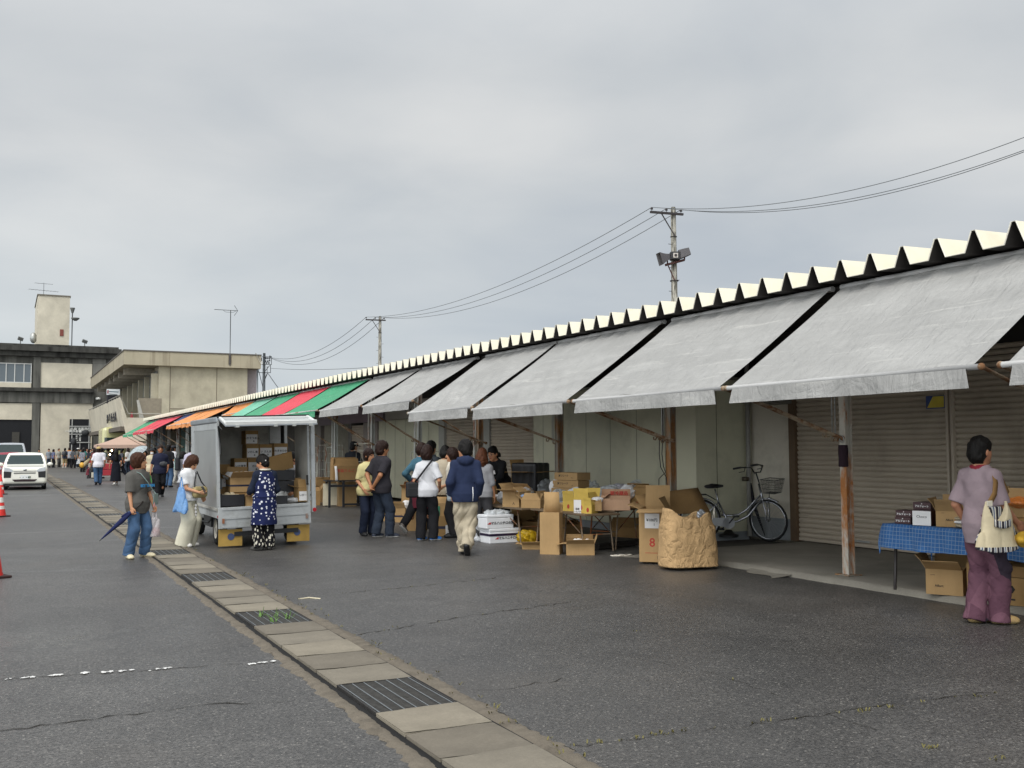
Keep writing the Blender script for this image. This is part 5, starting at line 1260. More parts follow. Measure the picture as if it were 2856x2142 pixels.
# --- traffic cones at the left edge
CONE = mat('cone_red', 'c9281e', .45, .06, 3.); CWH = mat('cone_white', 'd6d2ca', .4, .05)
def cone(label, x, y, yb, ball=True):
    p = gz(x, y); r_ = thing('traffic_cone', label, 'traffic cone', (p.x, p.y, 0), .4, 'traffic cones at the left edge')
    MB().bx(-.19, .19, -.19, .19, 0, .03).build('base', mat('cone_base', '2e1712', .7), r_, bevel=.01)
    MB().lathe([(.15, .031), (.14, .06), (.035, .70), (.0, .71)], 20).build('body', CONE, r_)
    m = MB(); m.lathe([(.098, .34), (.078, .46)], 20); m.lathe([(.122, .18), (.108, .26)], 20) if ball else None; m.build('reflective_band', CWH, r_)
cone('striped red cone nearest to the white car', 0, 1379, 0); cone('red cone closer to the camera, cut by the left edge', -2, 1441, 0, True); cone('red cone whose base corner just shows at the left edge', -28, 1612, 0, False)
# ------------------------------------------------------------------ cartons, tables and goods
def card_mat(name, col, print_=False):
    N = Nodes(name, .85, 0., .25); c = srgb(col)
    n = N.noise(3., 5., .6); f = N.noise(40., 3., .6, 0, N.map((1, 1, .15)))
    b = N.mix(N.ramp(n, .3, .7), tuple(x*.86 for x in c), tuple(x*1.08 for x in c)); b = N.mix(N.ramp(f, .4, .75, 0, .22), b, tuple(x*.72 for x in c))
    N.color(b); N.bump(N.math('ADD', N.noise(9., 3.), N.math('MULTIPLY', f, .4)), .35, .008); return N.m
CARD = [card_mat('cardboard', c) for c in ('9c7d52', 'a98a60', '8d6f48')]
CARDIN = card_mat('cardboard_inner', '8a6840'); YEL = card_mat('yellow_carton', 'c3a652'); PINKC = card_mat('pinkish_carton', 'bf9a7c')
TAPE = mat('packing_tape', 'a5803f', .3, .05); TAPEN = mat('navy_tape', '23253a', .4, .05); PAPER = mat('white_paper', 'dcdad8', .75, .04, 4.)
REDINK = mat('red_print', 'a5382c', .8, .05); INKB = mat('dark_print', '262321', .8, .05)
FOAM = mat('white_foam', 'dfe0e2', .6, .04, 5., dirt='b5b4b0', dirt_amt=.3); PURP = mat('purple_band', '241733', .5, .05)
POLY = film('clear_poly', 'e2e6e8', .60); POLYW = film('white_poly', 'e6e8ea', .85, .4); POLYB = film('blue_poly', '8fb6e0', .85, .35); POLYG = film('green_poly', '4fce54', .9, .3)
BLACKP = mat('black_tray', '17171a', .45, .2, 4.); DKTUBE = mat('dark_tube', '241f1e', .5, .1)
def carton(label, loc, rz=0., w=.4, d=.3, h=.28, flaps=(0, 0, 0, 0), m=None, band=None, paper=None, prints=(), group=None, tilt=(0, 0), name='carton', cat='carton', z_is_base=True):
    """front is local -y. flaps = opening angle of front, back, left, right flap (0 shut .. 90 upright .. 200 hanging)"""
    m = m or CARD[0]; r_ = thing(name, label, cat, loc, rz, group); r_.rotation_euler = (tilt[0], tilt[1], rz); t = .006; hw_, hd = w/2, d/2
    b = MB(); b.bx(-hw_, hw_, -hd, -hd+t, 0, h); b.bx(-hw_, hw_, hd-t, hd, 0, h); b.bx(-hw_, -hw_+t, -hd+t+.0005, hd-t-.0005, 0, h-.001); b.bx(hw_-t, hw_, -hd+t+.0005, hd-t-.0005, 0, h-.001); b.bx(-hw_+t+.0005, hw_-t-.0005, -hd+t+.0005, hd-t-.0005, .002, .008)
    body = b.build('body', m, r_)
    L1, L2 = d*.49, min(w*.48, d*.5)
    for i, (hx, hy, dx, dy, ww, LL) in enumerate(((0, -hd, 0, 1, w-.004, L1), (0, hd, 0, -1, w-.004, L1), (-hw_, 0, 1, 0, d-.012, L2), (hw_, 0, -1, 0, d-.012, L2))):
        a = radians(flaps[i]); zz = h + (.002 if i < 2 else -.004 if flaps[i] < 5 else .002)
        ux, uz = cos(a), sin(a); p0 = Vector((hx, hy, zz)); u = Vector((dx*ux, dy*ux, uz)); v = Vector((abs(dy), abs(dx), 0))*ww/2; n = u.cross(v).normalized()*.0025; bd = u*LL
        q = [p0-v, p0+v, p0+v*.985+bd*.55, p0+v*.97+bd, p0-v*.97+bd, p0-v*.985+bd*.55]
        if flaps[i] > 5: q = [x + Vector((0, 0, .0)) + (n*4*sin(3*k+i)*(.4 if k in (2, 5) else .9 if k in (3, 4) else 0)) for k, x in enumerate(q)]
        fb = MB(); fb.add([x+n for x in q] + [x-n for x in q], [(0, 1, 2, 5), (5, 2, 3, 4), (7, 6, 11, 8), (8, 11, 10, 9)] + [(k, 6+k, 6+(k+1) % 6, (k+1) % 6) for k in range(6)])
        fb.build('flap', m, r_)
    if max(flaps) < 5: MB().bx(-hw_-.001, hw_+.001, -.024, .024, h+.0046, h+.0056).build('tape', TAPE, r_)
    if band:
        bb = MB(); z0, z1, bm = band; e = .0015; bb.bx(-hw_-e, hw_+e, -hd-e, -hd-.0001, z0, z1); bb.bx(-hw_-e, hw_+e, hd+.0001, hd+e, z0, z1); bb.bx(-hw_-e, -hw_-.0001, -hd, hd, z0, z1); bb.bx(hw_+.0001, hw_+e, -hd, hd, z0, z1); bb.build('tape_band', bm, r_)
    if paper:
        x0, x1, z0, z1, txt, side = paper; pm = MB()
        if side == 'f': pm.bx(x0, x1, -hd-.003, -hd-.0012, z0, z1)
        else: pm.bx(-hw_-.003, -hw_-.0012, x0, x1, z0, z1)
        po = pm.build('paper_label', PAPER, r_)
        for (tx, tz, s_, body_) in txt:
            if side == 'f': text('writing', body_, s_, INKB, po, (tx, -hd-.004, tz), (pi/2, 0, 0), bold=s_*.02)
            else: text('writing', body_, s_, INKB, po, (-hw_-.004, tx, tz), (pi/2, 0, -pi/2), bold=s_*.02)
    for (tx, tz, s_, body_, pm, side) in prints:
        if side == 'f': text('print', body_, s_, pm, r_, (tx, -hd-.0014, tz), (pi/2, 0, 0), bold=s_*.015)
        elif side == 'l': text('print', body_, s_, pm, r_, (-hw_-.0014, tx, tz), (pi/2, 0, -pi/2), bold=s_*.015)
    return r_
def blob(name, label, cat, c, r, mt, amp=.02, fr=40., seed=1, group=None, h=None, flat=None, parent=None, extra=None):
    c = np.array(c, float); m_ = max(r); h = h or max(.006, m_/16); g = SDF(c-m_*1.5, c+m_*1.5, h); w = wrinkle(seed, amp, fr); w2 = wrinkle(seed+9, amp*.6, fr*2.1)
    g.ell(c, r, wr=lambda x, y, z: w(x-c[0], z-c[2], y-c[1]) + w2(y-c[1], x-c[0], z-c[2]))
    if extra: extra(g, c)
    if flat is not None: g.put(lambda x, y, z: flat - z, c-m_*2, c+m_*2, 0, 'int')
    P, Q = g.mesh(); base = Vector((c[0], c[1], P[:, 2].min()))
    o = np_mesh(name, P - np.array(base), Q, [mt], None, parent); o.location = base
    return tag(o, label, cat, group)
def shopping_bag(label, hand, w=.26, h=.34, d=.12, mt=None, fill=None, seed=1, group=None):
    """thin carrier bag hanging from a hand point: body, two handle loops"""
    hand = Vector(hand); r_ = thing('carrier_bag', label, 'carrier bag', hand, seed*.7, group)
    wq = wrinkle(seed, .012, 38.); g = SDF((-w*.8, -d*1.2, -h-.16), (w*.8, d*1.2, .02), .010)
    def body(x, y, z):
        t = np.clip((-z-.10)/h, 0, 1); a = w*.5*(.30 + .70*np.sqrt(t)); b = d*.5*(.35 + .75*t); rr = np.sqrt((x/a)**2 + (y/b)**2 + 1e-6)
        return np.maximum(np.maximum((rr-1)*np.minimum(a, b)*.7 + wq(x, z, y), z+.10), -z-.10-h + .015*np.cos(9*x))
    g.put(body, (-w*.6, -d*.8, -h-.12), (w*.6, d*.8, -.08), 0); P, Q = g.mesh(); np_mesh('body', P, Q, [mt or POLYW], None, r_)
    for sy in (-1, 1):
        MB().tube([(-w*.13, sy*d*.12, -.13), (-w*.08, sy*d*.08, -.03), (0, 0, .0), (w*.08, sy*d*.08, -.03), (w*.13, sy*d*.12, -.13)], [.016, .009, .008, .009, .016], 6).build('handle', mt or POLYW, r_)
    if fill: MB().ell((0, 0, -.10-h*.72), (w*.40, d*.42, h*.24), 12, 8).build('contents', fill, r_)
    return r_
def table(label, corner, ang, L, Wd, z, top, leg, group=None, folded=True, cat='table'):
    r_ = thing('folding_table', label, cat, (corner[0], corner[1], corner[2] if len(corner) > 2 else 0), ang, group)
    MB().bx(0, L, 0, Wd, z-.03, z).build('tabletop', top, r_, bevel=.004)
    for x in (.22, L-.22):
        for y in (.05, Wd-.05):
            s_ = 1 if x < L/2 else -1
            MB().tube([(x, y, z-.031), (x-s_*.10, y, .01)], .013, 7).build('leg', leg, r_)
        MB().tube([(x-.02*(1 if x < L/2 else -1), .05, z*.45), (x-.02*(1 if x < L/2 else -1), Wd-.05, z*.45)], .010, 6).build('stretcher', leg, r_)
    for y in (.05, Wd-.05): MB().tube([(.22, y, z*.5), (L*.42, y, z-.035)], .008, 6).build('stay', leg, r_)
    return r_
WOODT = mat('worn_table_top', '6b5a45', .6, .2, 5.); BROWNLEG = metal_rust('brown_leg', '6e5f4d', .5)
zf_ = .012
table('worn folding table carrying the yellow cartons', (8.38, 13.0, zf_), radians(90), 1.75, .62, .59, WOODT, BROWNLEG, 'folding tables of the stall')
table('folding table pushed out towards the cold room, carrying brown cartons', (8.36, 13.12, zf_), radians(31), 1.95, .55, .625, WOODT, BROWNLEG, 'folding tables of the stall')
table('folding table in front of the black dressed vendor', (8.35, 14.85, zf_), radians(93), 2.0, .72, .59, WOODT, BROWNLEG, 'folding tables of the stall')
GT = 'cartons on the stall tables'; TZ_ = .602; TZ2 = .637
def onp(x, y, z=TZ_): return gz(1300+x/2.765, 1200+y/2.765, z)
A90 = -pi/2
def yprint(r_, w, d, h):
    MB().ell((0, -d/2-.001, h*.42), (.022, .002, .036), 12, 8).build('print', REDINK, r_)
p = onp(760, 622); r_ = carton('yellow carton at the left end of the table, flap standing up', (p.x+.16, p.y+.02, TZ_), radians(-58), .20, .30, .17, (98, 60, 20, 30), YEL, group=GT); yprint(r_, .2, .3, .17)
p = onp(868, 640); r_ = carton('tall flapped yellow carton with white sheet stuck on its corner', (p.x+.20, p.y+.10, TZ_), radians(-58), .26, .36, .20, (95, 110, 88, 60), YEL, group=GT, paper=(-.125, .0, .0, .20, ((-.06, .06, .035, '国産'), (-.06, .02, .03, '一九八円')), 'f')); yprint(r_, .26, .36, .2)
p = onp(925, 642); r_ = carton('small yellow carton with a red oval, in front on the table', (p.x+.10, p.y+.02, TZ_), radians(-58), .13, .22, .13, (100, 40, 30, 60), YEL, group=GT); yprint(r_, .13, .22, .13)
p = onp(985, 640); carton('small open brown carton beside the yellow one', (p.x+.08, p.y+.06, TZ2), radians(-30), .16, .22, .11, (35, 60, 40, 50), CARD[1], group=GT)
p = onp(1140, 636); r_ = carton('pinkish carton wrapped in film with red lettering on its raised flap', (p.x+.12, p.y+.14, TZ2), radians(-36), .46, .32, .16, (20, 75, 30, 120), PINKC, group=GT)
text('print', '要冷蔵品', .07, REDINK, r_, (.05, .10, .245), (radians(72), 0, 0), bold=.002)
p = onp(1335, 618); carton('tall brown carton with faint red mark', (p.x+.06, p.y+.12, TZ2), radians(-40), .36, .30, .31, (20, 30, 20, 10), CARD[0], group=GT, prints=((0., .08, .05, 'T', REDINK, 'f'), (0., .20, .03, '━━━━', INKB, 'f')))
p = onp(1480, 600); carton('low open carton at the right end, next to the rusted post', (p.x+.02, p.y+.08, TZ2), radians(-35), .42, .30, .18, (55, 30, 95, 100), CARD[2], group=GT)
GB_ = 'plastic bags on the stall'
for lab, x, y, z, r, s_ in (('clear crumpled bag rising from the yellow carton', 925, 560, TZ_+.26, (.15, .13, .12), 3), ('large clear bag lying on the pinkish carton', 1065, 600, TZ_+.24, (.19, .15, .11), 4), ('clear bag behind the tall brown carton', 1290, 560, TZ2+.26, (.14, .12, .11), 6)):
    q = onp(x, y); blob('plastic_bag', lab, 'plastic bag', (q.x+.22, q.y+.20, z), r, POLY, .03, 34., s_, GB_)
q = onp(1160, 590); blob('plastic_bag', 'white shiny wrapped goods between two clear bags', 'plastic bag', (q.x+.25, q.y+.30, TZ2+.24), (.15, .12, .09), film('shiny_wrap', 'e4e2ea', .95, .2), .03, 40., 8, GB_)
# table of the vendor
p = onp(330, 592); carton('brown carton hanging over the table edge, opened, near the curly haired person', (p.x+.22, p.y+.10, TZ_), radians(-62), .34, .42, .25, (165, 40, 120, 30), CARD[1], group=GT, prints=((.06, .06, .05, '人', INKB, 'f'),))
p = onp(235, 578); blob('foam_tub', 'white plastic wrapped tub at the left end of the table', 'tub', (p.x+.30, p.y+.12, TZ_+.12), (.20, .20, .14), POLYW, .015, 30., 12, None, None, TZ_)
p = onp(490, 600); carton('flat carton with torn flaps under the big clear bag', (p.x+.16, p.y+.10, TZ_), radians(-55), .36, .34, .13, (40, 30, 140, 60), CARD[1], group=GT)
q = onp(520, 560); blob('plastic_bag', 'big clear bag heaped over the flat carton', 'plastic bag', (q.x+.22, q.y+.20, TZ_+.26), (.26, .22, .17), POLY, .035, 30., 14, GB_)
q = onp(440, 560); blob('plastic_bag', 'reddish speckled clear bag drooping over the table edge', 'plastic bag', (q.x+.06, q.y+.05, TZ_+.12), (.12, .10, .17), film('speckled_poly', 'e0c8b4', .6), .03, 42., 15, GB_)
b0 = Vector((8.95, 15.55, zf_))
r_ = thing('crate', 'low crate on the table carrying the three printed flat cartons', 'crate', (8.68, 14.98, .605)); MB().bx(-.28, .28, -.2, .2, 0, .18).build('body', CARD[2], r_); MB().bx(-.29, .29, -.21, .21, .07, .10).build('slat', BROWNLEG, r_)
for i, (lab, rz, z) in enumerate((('bottom of three flat printed cartons behind the yellow cartons', -66, 0), ('middle of three flat printed cartons behind the yellow cartons', -64, .13), ('top flat carton of the three, slightly twisted, with black print', -72, .26))):
    carton(lab, (8.62+.03*i, 14.95, .79+z), radians(rz), .52, .34, .12, (0, 0, 0, 0), CARD[1], group='flat cartons in a stack', prints=((-.05, .07, .045, '鮭フレーク', INKB, 'f'), (.14, .04, .02, '12入', INKB, 'f')))
blob('plastic_bag', 'greyish clear bag beside the three flat cartons', 'plastic bag', (8.30, 14.72, .76), (.16, .14, .13), POLY, .03, 34., 18, GB_)
blob('paper_pack', 'white standing packet left of the flat cartons', 'packet', (8.45, 15.15, .92), (.10, .07, .14), PAPER, .012, 30., 19)
bx_ = carton('large dark crate lined with a black bag behind the stall', (8.70, 16.55, zf_), radians(-62), .52, .46, 1.14, (178, 178, 100, 178), CARD[0], name='lined_crate', cat='crate')
g = SDF((-.36, -.32, .55), (.36, .32, 1.32), .02); wq = wrinkle(77, .014, 30.); g.put(lambda x, y, z: rbox(x, y, z, (0.02, 0, .95), (.275, .248, .36), .04) + .6*wq(x, z, y), (-.4, -.3, .6), (.4, .3, 1.3), 0); P, Q = g.mesh(); np_mesh('black_bag', P, Q, [BLACKP], None, bx_)
for lab, c, s_ in (('lower white pouch of two stacked on the table near the vendor', (7.95, 16.62, .66), 31), ('upper white pouch of two stacked on the table near the vendor', (7.96, 16.60, .72), 32)):
    blob('pouch', lab, 'pouch', c, (.17, .15, .035), PAPER, .006, 30., s_, 'white pouches', .008)
carton('brown carton the vendor is reaching into', (7.92, 16.85, TZ_), radians(-70), .34, .30, .24, (150, 60, 120, 40), CARD[2], group=GT)
carton('low brown carton beside the black crate', (8.42, 16.2, TZ_), radians(-66), .36, .30, .16, (20, 30, 25, 15), CARD[0], group=GT)
blob('pack', 'small pink pack in front of the black crate', 'packet', (8.42, 15.55, .68), (.14, .10, .05), mat('pink_pack', 'b8475c', .4), .008, 30., 35)
blob('plastic_bag', 'clear knotted bag beside the vendor hands', 'plastic bag', (8.05, 16.2, .75), (.11, .10, .12), POLY, .03, 40., 36, GB_)
carton('flat brown carton lid at the left end of the vendor table', (7.72, 16.45, TZ_), radians(-75), .46, .34, .08, (10, 10, 30, 12), CARD[1], group=GT)
# small clutter lying between the cartons
rc = random.Random(17); cl_mats = ((POLY, 'clear'), (PAPER, 'white'), (POLYW, 'milky'), (mat('pack_tan', 'b09468', .5), 'tan'), (mat('pack_blue', '6f86a8', .4), 'bluish'), (mat('pack_green', '7d8c62', .4), 'green'), (mat('pack_silver', 'a8aaac', .3, .2, 20., metal=.5), 'silver'))
spots = [(8.12, 13.25, .80), (8.2, 13.55, .82), (8.15, 13.9, .80), (8.1, 14.25, .68), (8.28, 14.5, .68), (8.9, 13.55, .84), (9.2, 13.75, .86), (9.5, 13.9, .82), (7.85, 15.1, .78), (8.0, 15.4, .76), (8.2, 15.7, .72), (7.85, 15.85, .72), (8.05, 16.05, .70), (8.25, 16.35, .70), (7.9, 14.95, .68), (8.3, 15.25, .74)]
for i, (x, y, z) in enumerate(spots):
    mt_, nm = cl_mats[(i*3+1) % 7]; big = nm in ('clear', 'milky')
    r3_ = (.15, .13, .10) if big else (.10, .08, .035)
    blob('plastic_bag' if big else 'packet', '%s %s on the stall tables, %s of sixteen counted from the right hand table' % (nm, 'crumpled bag' if big else 'packet', ORD[i]), 'plastic bag' if big else 'packet', (x, y, z + (.05 if big else 0)), r3_, mt_, .03 if big else .012, 36., 400+i, 'small goods on the stall tables')
# floor in front of the tables
GF = 'cartons on the ground in front of the stall'
def onf(x, y): return gz(1300+x/2.765, 1200+y/2.765)
p = onf(610, 958); carton('tall narrow carton standing open with one long flap raised', (p.x+.14, p.y+.06, 0), radians(-42), .30, .24, .62, (0, 92, 0, 0), CARD[1], group=GF)
def flapboard(u, v): return (p.x+.05 + .235*u*cos(radians(-42)) , p.y+.10 + .235*u*sin(radians(-42)) + .02*v, .63 + .30*v)
q = MB(); q.grid(flapboard, 2, 2); o = q.build('cardboard_sheet', CARD[1], None, solid=.006); tag(o, 'upright cardboard flap sheet on top of the tall narrow carton', 'cardboard sheet')
p = onf(850, 962); r_ = carton('small open carton of newspaper in front of the stall', (p.x+.10, p.y+.06, 0), radians(-28), .42, .28, .17, (150, 60, 185, 110), CARD[1], group=GF)
blob('newspaper', 'crumpled newspaper stuffed in the small open carton', 'newspaper', (p.x+.12, p.y+.08, .17), (.17, .10, .05), PAPER, .02, 50., 41)
p = onf(735, 850); carton('brown carton behind the newspaper carton', (p.x+.05, p.y+.1, 0), radians(-35), .30, .26, .24, (60, 40, 30, 120), CARD[0], group=GF)
p = onf(480, 870); blob('plastic_bag', 'bright yellow plastic bag on the ground beside the tall carton', 'plastic bag', (p.x, p.y+.05, .10), (.17, .13, .10), film('yellow_poly', 'e8c22c', .95, .3), .03, 34., 43, None, None, 0.)
p = onf(490, 915); carton('flattened carton under the yellow bag', (p.x+.05, p.y, 0), radians(-35), .30, .22, .07, (150, 10, 170, 20), CARD[1], group=GF)
p = onf(700, 790); blob('plastic_bag', 'small yellow plastic scrap behind the tall carton', 'plastic bag', (p.x+.1, p.y, .24), (.07, .06, .08), film('yellow_poly', 'e8c22c', .95, .3), .02, 40., 44)
p = onf(455, 812); m = MB(); m.box((0, 0, .23), (.34, .03, .46), (0, radians(30), radians(-30))); o = m.build('foam_sheet', FOAM); o.location = (p.x+.18, p.y+.1, .02); tag(o, 'white foam lid leaning against the table leg', 'foam sheet')
p = onf(1200, 828); carton('dark open carton under the far end of the table', (p.x-.05, p.y-.25, zf_), radians(-35), .52, .36, .20, (120, 60, 100, 120), CARD[2], group=GF)
m = MB(); m.bx(-.55, .55, -.3, .3, .06, .09); m.bx(-.55, .55, -.3, -.2, 0, .055); m.bx(-.55, .55, .2, .3, 0, .055); r_ = thing('pallet', 'dark pallet lying under the stall table', 'pallet', (8.75, 14.0, zf_), radians(20)); m.build('deck', mat('dark_wood', '2b2722', .8, .2), r_)
for i, (x, y, z, rz) in enumerate(((8.35, 15.6, 0, .2), (8.8, 15.3, 0, -.3), (8.5, 14.9, 0, .1), (8.1, 16.3, 0, .3))):
    carton('dim carton stored under the vendor table, %s from the left' % ORD[3-i], (x, y, zf_), -pi/2 + rz, .44, .32, .30, (20*i, 30, 10, 10), CARD[2], group='cartons under the vendor table')
m = MB(); p = onf(1215, 970); pts = [(p.x-.18+.02*k + .10*cos(k*1.1), p.y + .06*sin(k*1.1), .012+.004*(k % 2)) for k in range(14)]; m.tube(pts, .008, 6); tag(m.build('cord', mat('pale_cord', 'cfc8ba', .7)), 'pale looped cord lying on the ground by the table legs', 'cord')
# white foam boxes with lettering
def foam(label, loc, rz, w, d, h, lid=True, band=False, tx=0., tz=.10):
    r_ = thing('foam_box', label, 'foam box', loc, rz, 'white foam boxes with black lettering')
    MB().bx(-w/2, w/2, -d/2, d/2, 0, h*.78).build('body', FOAM, r_, bevel=.012)
    MB().bx(-w/2-.004, w/2+.004, -d/2-.004, d/2+.004, h*.785, h).build('lid', FOAM, r_, bevel=.012)
    if band: MB().bx(-w/2-.006, w/2+.006, -d/2-.006, d/2+.006, h*.50, h*.66).build('band', PURP, r_)
    text('writing', 'マルハニチロの鮭', .055, INKB, r_, (tx+.04, -d/2-.0055, tz), (pi/2, 0, 0), bold=.0016)
    m = MB(); m.prism([(tx-.25, tz-.015), (tx-.20, tz+.018), (tx-.17, tz+.018), (tx-.19, tz+.004), (tx-.17, tz-.004), (tx-.185, tz-.015)], -d/2-.0055, -d/2-.0045, 'y'); m.build('emblem', mat('red_emblem', 'b8302e', .6), r_)
    return r_
RZF = radians(-21)
w1_ = gz(960+1495/3.686, 1150+1353/3.686); w2_ = gz(960+1815/3.686, 1150+1335/3.686); dv = (w2_-w1_).normalized(); RZF = atan2(dv.y, dv.x); nv_ = Vector((-dv.y, dv.x, 0)); W_ = (w2_-w1_).length
c_ = (w1_+w2_)/2 + nv_*.17
foam('lower white foam box with a purple band', (c_.x, c_.y, 0), RZF, W_, .34, .245, True, True, .05, .085)
c2_ = c_ - dv*.09
foam('upper white foam box with clear film on top', (c2_.x, c2_.y, .247), RZF, W_*.86, .32, .23, True, False, .0, .09)
blob('plastic_bag', 'clear film lying on the upper foam box', 'plastic bag', (c2_.x+.03, c2_.y+.02, .50), (.24, .15, .045), POLY, .02, 36., 51, GB_)
# cartons left of the shoppers
GL_ = 'cartons on the ground left of the shoppers'
def onc(x, y): return gz(960+x/3.686, 1150+y/3.686)
p = onc(465, 1118); carton('small taped carton at the far left of the pile', (p.x+.06, p.y+.1, 0), radians(-40), .24, .22, .26, (50, 30, 60, 20), CARD[1], (.10, .14, TAPEN), group=GL_)
p = onc(555, 1130); carton('taped carton with torn flap next to the small one', (p.x+.08, p.y+.12, 0), radians(-40), .36, .30, .30, (115, 60, 20, 30), CARD[1], (.11, .15, TAPEN), group=GL_)
carton('carton holding an orange bag, on a box behind the pile', (8.15, 21.2, .42), radians(-45), .36, .30, .30, (150, 80, 60, 60), CARD[1], group=GL_, prints=((0., .18, .035, '▪▪▪▪▪', INKB, 'f'),)); carton('closed carton underneath the one with the orange bag', (8.15, 21.2, 0), radians(-45), .42, .34, .41, (0, 0, 0, 0), CARD[2], group=GL_)
blob('plastic_bag', 'orange net bag in the raised carton', 'plastic bag', (8.10, 21.02, .74), (.14, .12, .09), mat('orange_net', 'd85a22', .6), .02, 50., 55)
p = onc(590, 960); blob('packet', 'crumpled white and red packet on the carton pile', 'packet', (7.85, 20.7, .36), (.13, .10, .10), PAPER, .02, 40., 56)
p = onc(715, 1220); carton('carton with wide open flap beside the walking person', (p.x+.12, p.y+.12, 0), radians(-35), .34, .30, .24, (100, 40, 150, 40), CARD[1], group=GL_)
p = onc(1010, 1276); carton('large carton with a white label behind the hooded man', (p.x+.16, p.y+.22, 0), radians(-30), .46, .40, .36, (0, 0, 0, 0), CARD[0], (.13, .18, TAPEN), paper=(.02, .21, .03, .20, ((.10, .13, .05, 'FT5'),), 'f'), group=GL_)
p = onc(1010, 1276); carton('open carton on top of the labelled large carton', (p.x+.18, p.y+.24, .365), radians(-34), .44, .36, .22, (40, 130, 140, 60), CARD[1], group=GL_)
p = onc(958, 1272); m = MB(); m.box((0, 0, .27), (.13, .02, .54), (0, 0, radians(-35))); o = m.build('board', mat('green_board', '2f7a5c', .6)); o.location = (p.x, p.y+.05, 0); tag(o, 'narrow green board standing beside the labelled carton', 'board')

# big paper sack and printed carton beside it
SACK = Nodes('kraft_paper', .75, 0., .3); c_k = srgb('b8976c'); SACK.color(SACK.mix(SACK.ramp(SACK.noise(5., 5.), .3, .7), tuple(x*.9 for x in c_k), tuple(x*1.06 for x in c_k)))
_wv = SACK.n('ShaderNodeVectorMath', operation='ADD'); _nz = SACK.n('ShaderNodeTexNoise'); _nz.inputs['Scale'].default_value = 4.; SACK.l(SACK.co, _nz.inputs['Vector']); SACK.l(_nz.outputs['Color'], _wv.inputs[0]); SACK.l(SACK.map((1.6, 1.6, 1.0)), _wv.inputs[1])
_ed = SACK.vor(3.2, 'DISTANCE_TO_EDGE', vec=_wv.outputs[0]); _e2 = SACK.vor(7.5, 'DISTANCE_TO_EDGE', vec=_wv.outputs[0])
SACK.bump(SACK.math('ADD', SACK.math('ADD', SACK.ramp(_ed, 0., .16, 0., 1.), SACK.ramp(_e2, 0., .10, 0., .35)), SACK.math('MULTIPLY', SACK.noise(5., 4., .55, 1.), 1.2)), .42, .035); SACK = SACK.m
pl, pr = gz(1860, 1585, 0), gz(2013, 1575, 0)
pl, pr = Vector((8.18, 11.15, .03)), Vector((8.98, 10.72, .03)); cs = gz(1938, 1583, .03); dw = (gz(2012, 1577, .03) - gz(1862, 1583, .03)); Ws = dw.length; dw.normalize()
sk = thing('paper_sack', 'big crumpled brown paper sack standing by the kerb', 'paper sack', (cs.x - dw.y*.18, cs.y + dw.x*.18, .035), atan2(dw.y, dw.x))
g = SDF((-.62, -.36, -.02), (.62, .36, .86), .013); w_a, w_b = wrinkle(91, .014, 14.), wrinkle(92, .010, 24.)
def sackf(x, y, z):
    t = np.clip(z/.78, 0, 1); a = Ws*.5*(1.02 - .20*t + .05*np.sin(3.1*t)); b = .25*(1.0 - .25*t + .10*np.sin(pi*t)); xo = -.03*t
    q = np.abs((x-xo)/a)**4.5 + np.abs(y/b)**2.6; d = (np.power(q+1e-6, 1/2.9)-1)*np.minimum(a, b)*.8
    d = d + .6*w_a(z, x, y) + .5*w_b(x, y, z)*t + .016*np.abs(np.sin(11*x+13*z+2.5*np.sin(7*z-4*x)))*(.15+.6*t)*.6 + .005*np.abs(np.sin(17*x-12*z+2*np.sin(9*x)))
    top = .68 - .10*x + .05*np.cos(9*(x+.4)) - .015*np.sin(25*x); return np.maximum(np.maximum(d, z-top), -z)
g.put(sackf, (-.6, -.34, 0), (.6, .34, .85), 0)
def sackin(x, y, z):
    t = np.clip(z/.78, 0, 1); a = Ws*.5*(.92 - .20*t); b = .19*(1.0 - .1*t); q = np.abs((x+.03*t)/a)**3 + np.abs(y/b)**2.5
    return np.maximum((np.power(q+1e-6, 1/2.8)-1)*np.minimum(a, b), .45-z)
g.put(sackin, (-.6, -.34, .4), (.6, .34, .9), 0, 'sub'); P, Q = g.mesh(); np_mesh('body', P, Q, [SACK], None, sk)
MB().tube([(.33, -.05, .60), (.35, -.08, .74), (.38, -.02, .76), (.39, .0, .62)], .007, 6).build('handle', mat('pale_cord', 'cfc8ba', .7), sk)
blob('packet', 'silver scrap sticking out of the paper sack', 'packet', (cs.x - dw.y*.18 + dw.x*.20, cs.y + dw.x*.18 + dw.y*.20, .70), (.07, .05, .06), mat('silver_scrap', 'b9bcc0', .3, .2, 20., metal=.6), .015, 50., 58)
cb = gz(1825, 1573, .02)
bcx = carton('tall printed carton with a white price label and open flaps, beside the paper sack', (cb.x+.27, cb.y+.36, .03), atan2(dw.y, dw.x)-radians(32), .36, .62, .72, (185, 95, 160, 60), CARD[1], paper=(-.10, .10, .46, .66, ((-.0, .57, .05, '¥100円'), (.03, .51, .045, '1'),), 'f'), prints=((.0, .26, .17, '8', REDINK, 'f'), (.02, .12, .04, '━━━━━━', REDINK, 'f'), (.08, .06, .05, '1-', INKB, 'f'), (-.10, .40, .14, 'O', REDINK, 'l')), group=None)
fl = MB(); q0 = Vector((cb.x+.30, cb.y+.62, .66))
o = MB().grid(lambda u, v: (q0.x + dw.x*1.02*u*1.0 + .0*v, q0.y + dw.y*1.02*u + .30*v, q0.z-.02 + .26*v + .10*u*v), 6, 3).build('cardboard_sheet', CARD[2], None, solid=.006); tag(o, 'big torn cardboard flap standing behind the paper sack', 'cardboard sheet')

